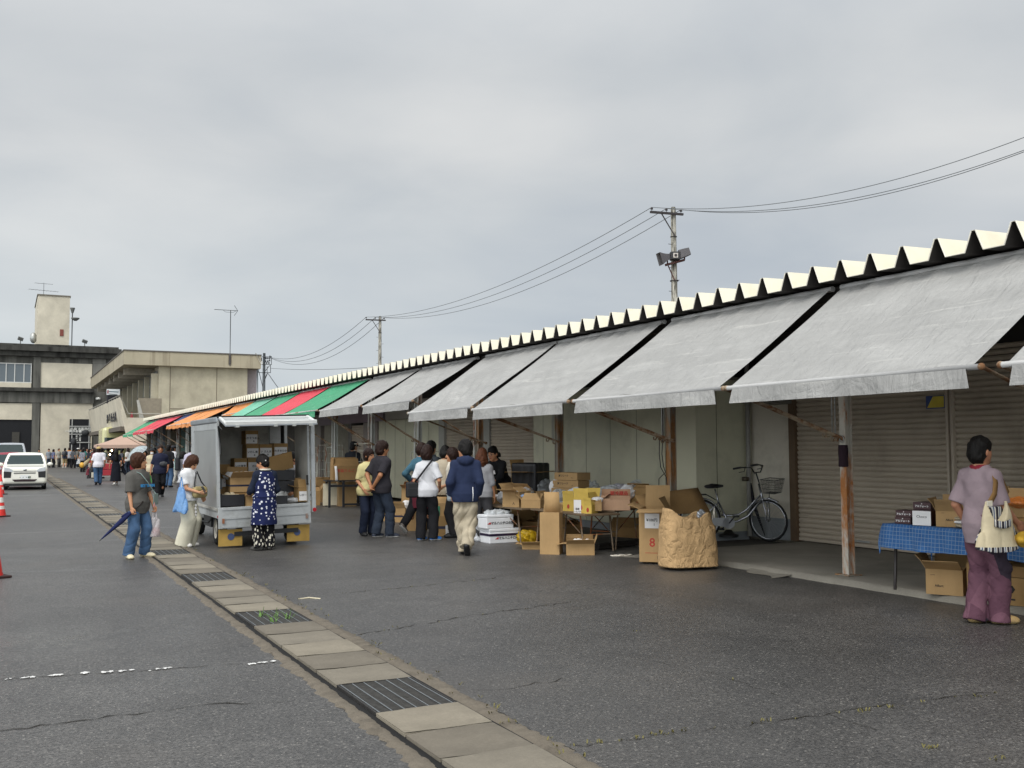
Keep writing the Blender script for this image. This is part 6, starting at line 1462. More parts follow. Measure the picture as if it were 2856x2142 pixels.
# blue table at the right
BLUECL = Nodes('blue_check_cloth', .9, 0., .2)
def lines(N, axis, sc, wd):
    s_ = N.n('ShaderNodeSeparateXYZ'); N.l(N.co, s_.inputs[0]); v = N.math('MULTIPLY', s_.outputs[axis], sc); f = N.math('FRACT', v); return N.math('LESS_THAN', f, wd)
_l = N_ = BLUECL; lx = lines(_l, 0, 24., .10); ly = lines(_l, 1, 24., .10); lz = lines(_l, 2, 24., .10)
_zs = _l.n('ShaderNodeSeparateXYZ'); _l.l(_l.co, _zs.inputs[0]); _top = _l.math('GREATER_THAN', _zs.outputs[2], .699); _lt = _l.math('MAXIMUM', ly, _l.math('MULTIPLY', lz, _l.math('SUBTRACT', 1., _top))); _b = _l.mix(_l.ramp(_l.noise(8., 4.), .3, .7), srgb('2f5688'), srgb('3d679a')); _l.color(_l.mix(_l.math('MULTIPLY', _l.math('MAXIMUM', _l.math('MULTIPLY', lx, _top), _lt), .45), _b, srgb('a9b4b0'))); _l.bump(_l.noise(12., 4., .5, 1.), .4, .02); BLUECL = _l.m
tr = thing('folding_table', 'dark legged table under the blue checked cloth at the right', 'table', (8.52, 7.95, .07))
MB().bx(.03, .72, -1.95, -.02, .66, .69).build('tabletop', WOODT, tr)
for x, y in ((.05, -.10), (.68, -.10), (.05, -1.85), (.68, -1.85)): MB().tube([(x, y, .655), (x-.02*(1 if x < .4 else -1), y+.02, 0)], .017, 8).build('leg', DKTUBE, tr)
MB().tube([(.05, -.11, .50), (.68, -.11, .50)], .012, 6).build('stretcher', DKTUBE, tr); MB().tube([(.05, -.10, .56), (.05, -.9, .645)], .012, 6).build('stay', DKTUBE, tr); MB().tube([(.68, -.10, .56), (.68, -.9, .645)], .012, 6).build('stay', DKTUBE, tr)
cl_ = MB(); ny = 90
def clothf(u, v):
    # u along the table, v across: front drop, top, back drop
    y = .06 - 2.1*u; s_ = v*1.25
    wav = .018*sin(15*y)+.010*sin(33*y+1)
    if s_ < .25: x, z = -.012 + wav*(1-s_/.25) - .02*(1-s_/.25), .70 - (.25 - s_) + .012*sin(4*y)
    elif s_ < .99: x, z = (s_-.25), .703 + .002*sin(20*y)*sin(9*s_)
    else: x, z = .745 + .5*wav, .70 - (s_-.99)
    if u < .045: 
        k = (1-u/.045); z = min(z, .703) - .21*k*(1 if s_ > .24 else .4); y = .045 + .02*sin(14*s_) + .03*k
    return (x, y, z)
cl_.grid(clothf, ny, 50); o = cl_.build('tablecloth', BLUECL); o.location = (8.52, 7.95, .07); tag(o, 'blue checked cloth with white lines draped over the right hand table', 'tablecloth')
TC = .776
MAROON = mat('maroon_box', '3a161b', .35, .1); GM = 'maroon boxes on the blue table'
def choc(label, loc, rz=radians(-78), w=.20, d=.30, h=.075, white=False):
    r_ = thing('snack_box', label, 'box', loc, rz, GM); MB().bx(-w/2, w/2, -d/2, d/2, 0, h).build('body', MAROON, r_, bevel=.003)
    if white:
        q = MB().bx(-w/2+.0, w/2, -d/2-.002, -d/2-.0005, .0, h).build('end_panel', PAPER, r_); text('writing', 'Choco', .04, INKB, q, (0, -d/2-.003, h*.6), (pi/2, 0, 0))
    else: text('writing', 'アルフォート', .026, PAPER, r_, (0, -d/2-.001, h*.42), (pi/2, 0, 0), bold=.001); text('writing', '▲', .018, PAPER, r_, (0, -d/2-.001, h*.8), (pi/2, 0, 0))
for i, lab in enumerate(('lowest maroon box of the tall pile', 'middle maroon box of the tall pile', 'topmost maroon box of the tall pile')): choc(lab, (8.86, 7.66, TC+.002+.077*i))
choc('maroon box under the other one, at the left end of the blue table', (8.66, 7.78, TC+.002), radians(-70), .17, .24, .07); choc('upper maroon box of the short pile at the left end', (8.665, 7.775, TC+.074), radians(-68), .17, .24, .07)
choc('box with white end panel beside the maroon pile', (8.66, 7.53, TC+.002), radians(-70), .19, .24, .15, True)
r_ = carton('open carton of colourful packets on the blue table', (8.78, 7.27, TC+.002), radians(-62), .30, .32, .16, (130, 85, 120, 80), CARD[1], prints=((-.02, .07, .03, 'Alfort', INKB, 'f'), (-.08, .14, .014, '▪▪▪▪', INKB, 'f')), group='cartons at the blue table')
for i, (c, dx, dy, col) in enumerate((('red', -.05, .03, 'a02c44'), ('blue', .06, -.02, '6a8cc0'), ('white', .0, .08, 'd8d8de'))):
    blob('packet', '%s shiny packet in the open carton on the blue table' % c, 'packet', (8.80+dx, 7.25+dy, TC+.155+.012*i), (.09, .08, .03), mat('packet_'+c, col, .3, .1), .012, 50., 61+i)
for i in range(3): blob('pouch', '%s pouch of three lying beside the open carton' % ('bottom', 'middle', 'top')[i], 'pouch', (8.68, 7.05, TC+.025+.035*i), (.12, .10, .022), PAPER if i % 2 else mat('tan_pouch', 'a89a80', .6), .006, 40., 66+i, 'pouches on the blue table', .007)
carton('brown carton behind the pouches, near the shutter', (9.1, 6.95, TC+.002), radians(-80), .34, .28, .22, (95, 80, 60, 90), CARD[0], group='cartons at the blue table')
carton('brown carton with an orange packet, right of the person', (8.72, 6.42, TC+.002), radians(-75), .42, .30, .12, (20, 60, 30, 20), CARD[0], group='cartons at the blue table')
carton('carton on top at the right edge, holding an orange packet', (8.76, 6.42, TC+.15), radians(-70), .36, .28, .14, (70, 60, 100, 90), CARD[1], group='cartons at the blue table')
blob('packet', 'orange packet lying in the right hand carton', 'packet', (8.64, 6.40, TC+.29), (.13, .10, .05), mat('orange_packet', 'cf7a3a', .35), .012, 40., 70)
m = MB(); m.bx(-.25, .25, -.006, .006, 0, .34); o = m.build('clear_board', POLY); o.location = (9.05, 6.25, TC+.14); o.rotation_euler = (0, 0, radians(-80)); tag(o, 'clear plastic board standing at the right edge', 'plastic board')
m = MB(); m.bx(-.09, .09, -.004, .004, 0, .24); o = m.build('price_card', PAPER); o.location = (8.55, 6.13, TC+.30); o.rotation_euler = (radians(-8), 0, radians(-75)); tag(o, 'white price card with red edge at the right edge of the photo', 'card')
GU = 'cartons under the blue table'
carton('gaping open carton under the blue table', (8.86, 7.44, .07), radians(-62), .36, .40, .26, (150, 95, 125, 125), CARD[1], prints=((-.05, .09, .035, 'Alfort', INKB, 'f'), (-.11, .20, .02, '▪▪▪▪', INKB, 'f')), group=GU)
carton('carton with a blank white label under the blue table', (8.88, 6.98, .07), radians(-68), .30, .34, .36, (30, 70, 60, 20), CARD[0], paper=(-.11, .08, .10, .32, (), 'f'), group=GU)
carton('closed printed carton under the table, behind the person', (8.86, 6.62, .07), radians(-72), .34, .36, .26, (0, 0, 0, 0), CARD[0], prints=((0, .15, .07, '♦', INKB, 'f'), (0, .06, .05, '▬', INKB, 'f')), group=GU)
carton('flat carton lying on the printed carton under the table', (8.86, 6.6, .34), radians(-76), .38, .34, .10, (10, 20, 10, 140), CARD[2], group=GU)
carton('carton cut by the right edge of the photo, on the walk', (8.68, 6.18, .07), radians(-80), .30, .30, .24, (0, 0, 0, 0), CARD[1], group=GU)

# roll cages and the small black stall by the open shop
CAGE = metal_rust('cage_tube', 'b7b6a8', .35, .5, 4.)
def cage(label, loc, rz, w=.85, d=.65, h=1.65, rows=5, cols=4):
    r_ = thing('roll_cage', label, 'roll cage', loc, rz, 'roll cages by the shops')
    for y in (0, d):
        m = MB(); pts = [(0, y, .12), (0, y, h-.08), (.02, y, h-.02), (.08, y, h), (w-.08, y, h), (w-.02, y, h-.02), (w, y, h-.08), (w, y, .12)]; m.tube(pts, .016, 7)
        for i in range(rows): z = .25 + i*(h-.45)/(rows-1); m.tube([(0, y, z), (w, y, z)], .008, 5)
        for i in range(1, cols): x = w*i/cols; m.tube([(x, y, .18), (x, y, h-.02)], .006, 5)
        m.build('side_frame', CAGE, r_)
    MB().bx(0, w, 0, d, .12, .15).build('base', CAGE, r_)
    for x in (.06, w-.06):
        for y in (.06, d-.06): MB().cyl((x-.015, y, .06), (x+.015, y, .06), .06, None, 12).build('castor', TYRE, r_)
    return r_
cage('pale roll cage standing before the greenish wall panel', (9.75, 27.2, zf_), radians(97), 1.3, .55, 1.72)
cage('roll cage with a white card, behind the group of shoppers', (9.75, 23.4, zf_), radians(95), .62, .5, 1.5, 6, 3)
m = MB(); m.bx(-.004, .004, -.07, .07, 0, .30); o = m.build('card', PAPER); o.location = (9.66, 24.0, 1.28); tag(o, 'white card hanging on the roll cage behind the shoppers', 'card')
cage('roll cage beside the dark open shop', (9.4, 31.2, zf_), radians(92), .9, .6, 1.62); cage('roll cage deeper in the dark open shop', (10.2, 33.0, zf_), radians(90), .9, .6, 1.7)
tb = thing('stand', 'small black folding stand carrying a carton by the roll cages', 'stand', (7.9, 26.75, 0), radians(-8))
MB().bx(-.08, 1.0, -.05, .62, .70, .73).build('tabletop', BLACKP, tb)
for x in (0., .38, .88):
    for y in (0, .55): MB().bx(x-.03, x+.03, y-.03, y+.03, .0, .70).build('leg', BLACKP, tb)
MB().bx(.0, .9, -.005, .025, .55, .61).build('stretcher', BLACKP, tb); MB().bx(.38, .9, -.005, .025, .04, .10).build('stretcher', BLACKP, tb)
carton('brown carton with red lettering on the black stand', (8.38, 26.95, .735), radians(-8), .72, .48, .38, (60, 90, 80, 150), CARD[2], prints=((0, .25, .10, '青森りんご', REDINK, 'f'),))
m = MB(); m.grid(lambda u, v: (.0+.07*u + .03*v, -.30-.02*sin(3*v), .38-.42*v), 3, 6); o = m.build('paper_sheet', PAPER, None, solid=.003); o.location = (8.02, 27.0, .74); tag(o, 'long white paper sheet hanging from the carton on the black stand', 'paper')
carton('tall pale carton standing under the black stand', (8.55, 27.3, 0), radians(-8), .5, .4, .66, (0, 0, 0, 0), CARD[1]); m = MB(); m.bx(-.2, .2, -.006, .006, 0, .6); o = m.build('poster', mat('pale_poster', 'c9bfa6', .7, .1)); o.location = (8.05, 27.2, .03); tag(o, 'pale lettered board leaning under the black stand', 'board')
blob('plastic_bag', 'clear bag on the carton of the black stand', 'plastic bag', (8.3, 27.1, 1.13), (.22, .15, .08), POLY, .03, 34., 72, GB_)
carton('brown carton on the ground left of the black stand', (7.75, 28.2, 0), radians(-10), .55, .45, .4, (30, 40, 30, 120), CARD[2]); carton('second brown carton stacked in the dark shop', (8.6, 29.6, 0), radians(-5), .6, .45, .7, (10, 10, 10, 10), CARD[2])
# load of the truck
GK = 'cartons in the back of the truck'
def lab_(a, b): return ((-.0, .10, .055, a), (.06, .045, .04, b))
TY = 17.86
def tk(x, y, Y=TY): return gy(500+x/3.317, 1100+y/3.317, Y)
def tcart(label, x0, y0, x1, y1, txt, Y=TY, d=.34, fl=(0, 0, 0, 0), m=None, pap=True, band=None, rz=0.):
    a, b = tk(x0, y1, Y-d/2), tk(x1, y0, Y-d/2); w, h = abs(b.x-a.x), abs(b.z-a.z)
    return carton(label, ((a.x+b.x)/2, Y, a.z), rz, w, d, h, fl, m or CARD[0], band, (-w*.45, w*.45, h*.06 if h < .35 else h*.2, h*.74, ((0, h*.45, h*.19, txt), (w*.15, h*.22, h*.15, 'あ')), 'f') if pap else None, group=GK)
tcart('topmost carton of the truck load, standing alone on the pile', 612, 337, 730, 462, 'いかそうめん')
tcart('labelled carton directly below the topmost one', 620, 466, 738, 590, 'いわし煮')
tcart('labelled carton in the middle of the upper row in the truck', 742, 463, 862, 585, 'い さんま')
tcart('labelled carton at the right of the upper row, behind the strap', 874, 455, 1003, 578, 'いわきめひかり')
tcart('labelled carton at the left of the lower row in the truck', 508, 594, 628, 722, 'いか塩辛')
tcart('labelled carton behind the head of the woman in the dotted apron', 634, 594, 756, 722, 'さば'); tcart('carton with a white label right of the woman in the dotted apron', 762, 590, 882, 722, 'さけ'); tcart('carton below the strapped one at the right of the load', 888, 582, 1010, 712, 'ほっけ')
for i, x in enumerate((514, 640, 768, 892)): tcart('plain carton at the base of the truck load, %s from the left' % ORD[i], x, 726, x+118, 900, '', pap=False, m=CARD[2])
tcart('open labelled carton at the left side of the truck bed', 380, 748, 510, 862, 'い なま', Y=17.35, d=.36, fl=(0, 92, 20, 20))
tcart('small taped base carton under the open labelled one', 382, 866, 512, 1010, '', Y=17.35, d=.36, pap=False)
tcart('open carton with a dark tape band near the tailgate', 470, 768, 672, 905, '', Y=17.0, d=.40, fl=(150, 60, 150, 40), pap=False, band=(.09, .12, TAPEN), m=CARD[1]); tcart('base carton carrying the taped open one', 482, 908, 660, 1036, '', Y=17.0, d=.38, pap=False, m=CARD[2])
tcart('small carton beside the left black tray on the tailgate', 612, 935, 700, 1036, '', Y=16.82, d=.2, fl=(170, 40, 30, 30), pap=False, m=CARD[1])
q = tk(585, 755, 17.0); blob('plastic_bag', 'crumpled white bag on the taped carton in the truck', 'plastic bag', (q.x, 17.0, q.z), (.30, .16, .06), POLYW, .03, 40., 81, GK and None)
def tray(label, x0, y0, x1, y1, Y, d=.34):
    a, b = tk(x0, y1, Y-d/2), tk(x1, y0, Y-d/2); r_ = thing('tray', label, 'tray', ((a.x+b.x)/2, Y, a.z), 0, 'black trays in the truck'); w, h = b.x-a.x, b.z-a.z
    for nm, bb in (('bottom', (-w/2, w/2, -d/2, d/2, 0, .01)), ('front_wall', (-w/2, w/2, -d/2, -d/2+.012, .0105, h)), ('back_wall', (-w/2, w/2, d/2-.012, d/2, .0105, h)), ('side_wall', (-w/2, -w/2+.012, -d/2+.0125, d/2-.0125, .0105, h)), ('side_wall', (w/2-.012, w/2, -d/2+.0125, d/2-.0125, .0105, h))): MB().bx(*bb).build(nm, BLACKP, r_)
    return (a+b)/2, w, h
c, w, h = tray('black tray of dried goods at the left of the tailgate', 385, 925, 604, 1036, 16.84, .32); blob('packets', 'pale packets heaped in the left black tray', 'packet', (c.x, 16.84, c.z+.05), (w*.42, .12, .06), mat('pale_goods', 'b7a98c', .5, .3, 12.), .02, 50., 82)
c, w, h = tray('black tray at the right of the tailgate', 850, 935, 1002, 1030, 16.84, .32); blob('packets', 'silvery packets heaped in the right black tray', 'packet', (c.x+.03, 16.84, c.z+.07), (w*.5, .12, .07), mat('silver_goods', 'a3a4a2', .35, .25, 14., metal=.3), .02, 50., 83)
tray('lower dark crate of the two big ones in the truck', 862, 800, 1062, 905, 17.25, .42); tray('upper dark crate of the two big ones in the truck', 858, 700, 1070, 796, 17.25, .42)
q0, q1_ = tk(800, 680, 17.1), tk(1000, 600, 17.1); m = MB(); m.box((0, 0, 0), (.56, .02, .30), (radians(20), radians(-14), 0)); o = m.build('cardboard_sheet', CARD[0]); o.location = ((q0.x+q1_.x)/2, 17.1, (q0.z+q1_.z)/2); tag(o, 'tilted cardboard sheet leaning on the dark crates in the truck', 'cardboard sheet')
tcart('open labelled carton at the right corner of the truck bed', 1102, 862, 1235, 990, 'いか一夜干', Y=16.90, d=.32, fl=(60, 92, 160, 20))
q = tk(1055, 975, 16.85); blob('packet', 'white packet beside the right corner carton in the truck', 'packet', (q.x, 16.85, q.z), (.12, .09, .035), POLYW, .012, 40., 85)
# canopy stall at the far end, with lamps, umbrella person comes later
TENT = cloth('tent_cloth', 'b79c8c', .06); p0 = gz(300, 1313)
tn = thing('canopy_tent', 'beige canopy tent of the far stall beside the green awning', 'tent', (7.8, 80.5, 0)); tw, td, th = 1.85, 1.7, 1.92
def slope(i):
    a = [(-tw, -td), (tw, -td), (tw, td), (-tw, td)]; return a[i], a[(i+1) % 4]
m = MB()
for i in range(4):
    (ax_, ay), (bx2, by) = slope(i); n = 8; vs = []
    for j in range(n+1):
        t = j/n
        for k_ in range(n+1): s_ = k_/n; x = (ax_+(bx2-ax_)*s_)*(1-t*.96); y = (ay+(by-ay)*s_)*(1-t*.96); vs.append((x, y, th + .68*t - .08*sin(pi*t)*(1-.3*abs(2*s_-1))))
    m.add(vs, [(j*(n+1)+k_, j*(n+1)+k_+1, (j+1)*(n+1)+k_+1, (j+1)*(n+1)+k_) for j in range(n) for k_ in range(n)], 0, True)
m.build('roof', TENT, tn); m = MB()
for i in range(4): (ax_, ay), (bx2, by) = slope(i); m.quad((ax_, ay, th), (bx2, by, th), (bx2, by, th-.25), (ax_, ay, th-.25))
m.build('valance', TENT, tn)
for x in (-tw, tw):
    for y in (-td, td): MB().cyl((x*.99, y*.99, 0), (x*.99, y*.99, th-.01), .03, None, 8).build('leg', ZINC, tn)
BULB = Nodes('lit_bulb', .5); BULB.b.inputs['Emission Color'].default_value = (1., .78, .45, 1); BULB.b.inputs['Emission Strength'].default_value = 9.; BULB = BULB.m
for i, (x, z) in enumerate(((-1.0, 2.15), (-.75, 1.75), (-.9, 1.45), (1.25, 2.0))):
    o = MB().ell((0, 0, 0), (.055, .055, .07), 10, 8).build('lamp', BULB); o.location = (7.6+x*.8, 79.6, z-.25); tag(o, 'lit warm bulb under the far canopy tent, %s from the left' % ORD[(1, 2, 0, 3)[i]], 'lamp', 'bulbs under the canopy tent')
ts = thing('stall_table', 'long low stall table covered with goods under the canopy tent', 'table', (7.6, 79.3, 0)); MB().bx(-2.2, 2.3, 0, 1.0, .55, .6).build('tabletop', mat('white_table', 'b9b2a4', .6), ts); MB().bx(-2.2, 2.3, .1, .9, .05, .10).build('shelf', mat('white_table', 'b9b2a4', .6), ts)
for x in (-2.1, 0., 2.2): MB().bx(x-.04, x+.04, .02, .98, .0, .549).build('leg', mat('white_table', 'b9b2a4', .6), ts)
r = random.Random(8); cols = ('a8323a', 'c8b048', '6a8a50', 'd0ccc4', '8a4a3a', 'c86a3a', '4a6a9a')
for i in range(14):
    x, z = -2.0 + .31*i, .605; s_ = r.uniform(.9, 1.3); nm = ('red', 'yellow', 'green', 'white', 'brown', 'orange', 'blue')[i % 7]
    o = MB().bx(-.13*s_, .13*s_, -.2, .2, 0, .22*s_).build('crate', mat('goods_'+nm, cols[i % 7], .6, .2, 8.), None, bevel=.02); o.location = (7.6+x, 79.7, z); tag(o, 'small %s goods crate on the canopy stall table, %s from the left' % (nm, ORD[i]), 'crate', 'goods on the canopy stall')
o = MB().bx(-.55, .55, -.3, .3, .12, .62).build('chest', mat('red_chest', '9c2a36', .5), None, bevel=.03); o.location = (8.2, 76.4, .0); tag(o, 'red chest with white things on it in front of the canopy tent', 'chest')
o = MB().bx(-.35, .35, -.03, .03, 0, 1.4).build('banner', cloth('banner_red', '8c1f35')); o.location = (9.35, 79.2, .6); tag(o, 'dark red banner hanging at the right side of the canopy tent', 'banner')
kt = thing('parked_van', 'pale yellow green van roof showing behind the canopy tent', 'van', (8.1, 90.0, 0)); g = SDF((-1.1, -.1, .2), (1.1, 4.2, 3.6), .06)
g.put(lambda x, y, z: rbox(x, y, z, (0, 2., 1.9), (.95, 1.95, 1.55), .35) , (-1, 0, .3), (1, 4, 3.5), 0); P, Q = g.mesh(); C = P[Q].mean(1); np_mesh('body', P, Q, [carpaint('pale_green_paint', 'c3c08c'), CARGL], np.where((C[:, 2] > 1.5) & (C[:, 2] < 2.55) & (C[:, 1] < .5) & (np.abs(C[:, 0]) < .78), 1, 0), kt)
for sx in (-1, 1):
    for y in (.8, 3.2): wheel(kt, (sx*.8, y, .32), .32, .2, ZINC, sx)
gx_ = gy(211, 1237, 112.); m = MB(); m.tube([(0, 0, 0), (0, 0, 2.2)], .03, 6); m.ell((-.2, 0, 2.0), (.3, .2, .4), 10, 8); m.ell((.9, 0, 2.9), (.4, .2, .3), 10, 8); m.tube([(0, 0, 2.1), (.4, 0, 2.5), (.9, 0, 2.9)], .05, 6)
o = m.build('dark_ornament', mat('dark_shape', '2a2c2e', .7)); o.location = (gx_.x, 112., gx_.z-2.2+.4); tag(o, 'dark bracket with lamps on the wall left of the tent', 'lamp bracket')
# ------------------------------------------------------------------ the bicycle
BLKM = mat('black_metal', '17171a', .4, .1); CHR = mat('silver_frame', 'a9abb0', .25, .08, 6., metal=.8); STEELS = mat('spoke_steel', '8f9194', .35, .1, metal=.8)
def bike():
    R0 = Vector((10.2, 13.42, .08)); F0 = Vector((11.16, 12.86, .08)); d = (F0-R0); L = d.length; ang = atan2(d.y, d.x)
    r_ = thing('bicycle', 'silver step through bicycle with front basket leaning on its stand under the awning', 'bicycle', R0, ang)
    r_.rotation_euler = (radians(5), 0, ang); R = .335
    def wh(name, c, par):
        w = bpy.data.objects.new(name, None); link(w, par); w.location = c
        MB().tube([(R*.97*cos(t), 0, R*.97*sin(t)) for t in np.linspace(0, 2*pi, 40, endpoint=False)], .019, 8, closed=True).build('tyre', TYRE, w)
        MB().tube([(R*.90*cos(t), 0, R*.90*sin(t)) for t in np.linspace(0, 2*pi, 40, endpoint=False)], .011, 6, closed=True).build('rim', CHR, w)
        m = MB()
        for k in range(28): t = 2*pi*k/28; t2 = t + (.5 if k % 2 else -.5); m.tube([(.02*cos(t2), (.02 if k % 4 < 2 else -.02), .02*sin(t2)), (R*.89*cos(t), 0, R*.89*sin(t))], .0014, 4, caps=False)
        m.build('spokes', STEELS, w); MB().cyl((0, -.05, 0), (0, .05, 0), .022, None, 10).build('hub', CHR, w); return w
    wh('wheel', (0, 0, R), r_)
    BB = Vector((.46, 0, .29)); ST = Vector((.30, 0, .62)); SD = Vector((.24, 0, .84)); HT = Vector((L-.16, 0, .93)); HB = Vector((L-.10, 0, .68)); FX = Vector((L, 0, R))
    m = MB(); m.tube([HB+Vector((-.03, 0, .06)), (.75, 0, .50), (.62, 0, .42), (.40, 0, .40), (.345, 0, .42)], .016, 8); m.tube([HB, (.78, 0, .40), (.60, 0, .31), BB], .019, 8); m.tube([BB, ST], .016, 8); m.tube([HB-Vector((.0, 0, .03)), HT], .02, 8)
    for s_ in (-1, 1): m.tube([BB, (0, s_*.06, R)], .010, 6); m.tube([ST, (0, s_*.06, R)], .009, 6)
    m.build('frame', CHR, r_)
    m = MB(); m.tube([ST, SD], .013, 8); m.build('seat_post', CHR, r_)
    g = SDF((-.05, -.14, .76), (.45, .14, 1.0), .008); g.ell((.17, 0, .88), (.10, .095, .035), None, .03); g.cap((.2, 0, .885), (.36, 0, .89), .045, .022, .03); g.put(lambda x, y, z: .855 - z, (0, -.2, .7), (.5, .2, 1), 0, 'int'); P, Q = g.mesh(); np_mesh('saddle', P, Q, [BLKM], None, r_)
    m = MB()
    for s_ in (-.05, .05): m.tube([(-.30, s_, .74), (.10, s_, .75), (.26, s_*.6, .66)], .007, 6)
    for x in (-.3, -.2, -.1, 0, .1): m.tube([(x, -.05, .745), (x, .05, .745)], .006, 5)
    for s_ in (-1, 1): m.tube([(-.2, s_*.05, .74), (0, s_*.065, R)], .006, 5)
    m.build('rear_rack', BLKM, r_)
    def fender(c, a0, a1, rr, nm, par):
        m = MB(); n = 22; vs = []
        for k in range(n+1):
            t = radians(a0+(a1-a0)*k/n)
            for y, dr in ((-.03, -.012), (-.015, 0), (.015, 0), (.03, -.012)): vs.append((c[0]+(rr+dr)*cos(t), y, c[2]+(rr+dr)*sin(t)))
        m.add(vs, [(k*4+j, k*4+j+1, k*4+5+j, k*4+4+j) for k in range(n) for j in range(3)], 0, True); m.build(nm, CHR, par, solid=.002)
    fender((0, 0, R), 20, 215, R+.03, 'mudguard', r_)
    st = bpy.data.objects.new('steering', None); link(st, r_); st.location = HB; st.rotation_euler = (0, 0, radians(-38)); q = lambda v: Vector(v)-HB
    w = wh('wheel', q(FX), st); fender(q(FX), 60, 170, R+.03, 'mudguard', st)
    m = MB()
    for s_ in (-1, 1): m.tube([q(HB), q((L-.07, s_*.05, .64)), q((L-.03, s_*.055, .52)), q((L, s_*.06, R))], .011, 6)
    m.build('fork', CHR, st)
    m = MB(); T0 = q((L-.22, 0, 1.10)); m.tube([q(HT), T0], .012, 8)
    for s_ in (-1, 1): m.tube([T0, T0+Vector((.03, s_*.10, .0)), T0+Vector((.02, s_*.20, .10)), T0+Vector((-.10, s_*.28, .10)), T0+Vector((-.24, s_*.29, .07))], .011, 7)
    m.build('handlebar', BLKM, st)
    for s_ in (-1, 1):
        MB().cyl(T0+Vector((-.12, s_*.282, .10)), T0+Vector((-.25, s_*.292, .07)), .017, None, 8).build('grip', BLKM, st)
        MB().tube([T0+Vector((-.05, s_*.27, .10)), T0+Vector((-.05, s_*.30, .04)), T0+Vector((-.14, s_*.31, .02))], .007, 5).build('brake_lever', BLKM, st)
    m = MB(); b0 = q((L+.07, 0, .90)); nb = 9
    def bp(u, v, t): sx, sy = .10+.03*t, .13+.04*t; return b0 + Vector((sx*u, sy*v, -.11 + .22*t))
    for t in (0, .33, .66, 1.):
        rr = .006 if t == 1 else .0025; m.tube([bp(-1, -1, t), bp(1, -1, t), bp(1, 1, t), bp(-1, 1, t)], rr, 5, closed=True)
    for k in range(nb+1):
        a = -1+2*k/nb
        for e in (-1, 1): m.tube([bp(a, e, 0), bp(a, e, 1)], .0018, 4, caps=False); m.tube([bp(e, a, 0), bp(e, a, 1)], .0018, 4, caps=False)
        m.tube([bp(a, -1, 0), bp(a, 1, 0)], .0018, 4, caps=False); m.tube([bp(-1, a, 0), bp(1, a, 0)], .0018, 4, caps=False)
    # finer mesh in the lower half
    for k in range(1, 16):
        t = k/16
        for e in (-1, 1): m.tube([bp(-1, e, t), bp(1, e, t)], .0012, 3, caps=False); m.tube([bp(e, -1, t), bp(e, 1, t)], .0012, 3, caps=False)
    m.tube([b0+Vector((-.05, .0, -.11)), q((L, .06, R))], .005, 5); m.tube([b0+Vector((-.05, 0, -.11)), q((L, -.06, R))], .005, 5); m.build('basket', BLKM, st)
    MB().lathe([(0, 0), (.03, .01), (.035, .05), (0, .055)], 10, q((L+.02, 0, .66))).build('lamp', CHR, st)
    m = MB(); m.cyl(BB+Vector((0, -.055, 0)), BB+Vector((0, -.05, 0)), .095, None, 20); m.prism([(.46, .37), (.0, .39), (.0, .30), (.46, .21)], -.055, -.05, 'y'); m.build('chain_guard', mat('guard_grey', 'a4a6a8', .4, .05), r_)
    for s_, a in ((-1, .9), (1, .9+pi)):
        e = BB+Vector((.16*cos(a), s_*.075, .16*sin(a))); m = MB(); m.tube([BB+Vector((0, s_*.07, 0)), e], .011, 6); m.build('crank', BLKM, r_); MB().bx(e.x-.045, e.x+.045, min(e.y, e.y+s_*.10), max(e.y, e.y+s_*.10), e.z-.012, e.z+.012).build('pedal', BLKM, r_)
    m = MB()
    for s_ in (-1, 1): m.tube([(.0, s_*.07, R), (-.06, s_*.14, .02)], .009, 6)
    m.tube([(-.06, -.14, .02), (-.06, .14, .02)], .009, 6); m.build('stand', BLKM, r_)
    return r_
bike()
# meter, bin and folded umbrella by the wall beyond the bicycle
m = MB(); m.lathe([(0, 0), (.06, .0), (.06, .07), (0, .07)], 12); o = m.build('water_tap', mat('brass_dark', '4f473a', .5, metal=.4)); o.location = (11.33, 13.62, 1.02); tag(o, 'dark round tap fitting on the pipe behind the bicycle', 'tap')
m = MB(); m.tube([(0, 0, .9), (.03, -.02, .55), (.16, -.14, .02)], [.01, .035, .008], 8); o = m.build('umbrella', cloth('umbrella_black', '26262a')); o.location = (11.28, 13.42, .09); tag(o, 'folded dark umbrella leaning behind the bicycle wheel', 'umbrella')
m = MB(); m.lathe([(.16, 0), (.17, .04), (.10, .06), (.05, .12), (0, .12)], 14); o = m.build('sign_weight', BLKM); o.location = (10.95, 13.62, .085); tag(o, 'black weighted base on the floor behind the bicycle', 'weight')
# ------------------------------------------------------------------ everyone in the picture
def hair_mat(name, col):
    N = Nodes(name, .5, 0., .35); c = srgb(col); st = N.noise(34., 4., .6, .5, N.map((2.2, 2.2, .22)))
    N.color(N.mix(N.ramp(st, .3, .7), tuple(x*.4 for x in c), tuple(x*1.15 for x in c))); N.bump(st, .9, .012); N.b.inputs['Specular IOR Level'].default_value = .18; return N.m
HBLK, HBR, HBR2, HCUR, HGREY = (hair_mat('hair_'+a, b) for a, b in (('black', '14110f'), ('dark_brown', '2a1913'), ('brown', '45291a'), ('auburn', '54301c'), ('grey', '4a4744')))
JEAN = cloth('jeans_blue', '3f5876', .22); JEAND = cloth('jeans_dark', '2b3340', .2); BLKC = cloth('cloth_black', '17171a'); WHTC = cloth('cloth_white', 'c6c6c9', .05); NAVY = cloth('cloth_navy', '222a44')
GREYT = cloth('tee_grey', '55534f', .1); CREAMP = cloth('cloth_cream', 'cdc6b4', .05); BEIG = cloth('cloth_beige', 'b3a48a', .1); CHAR = cloth('cloth_charcoal', '2c2a2f', .1)
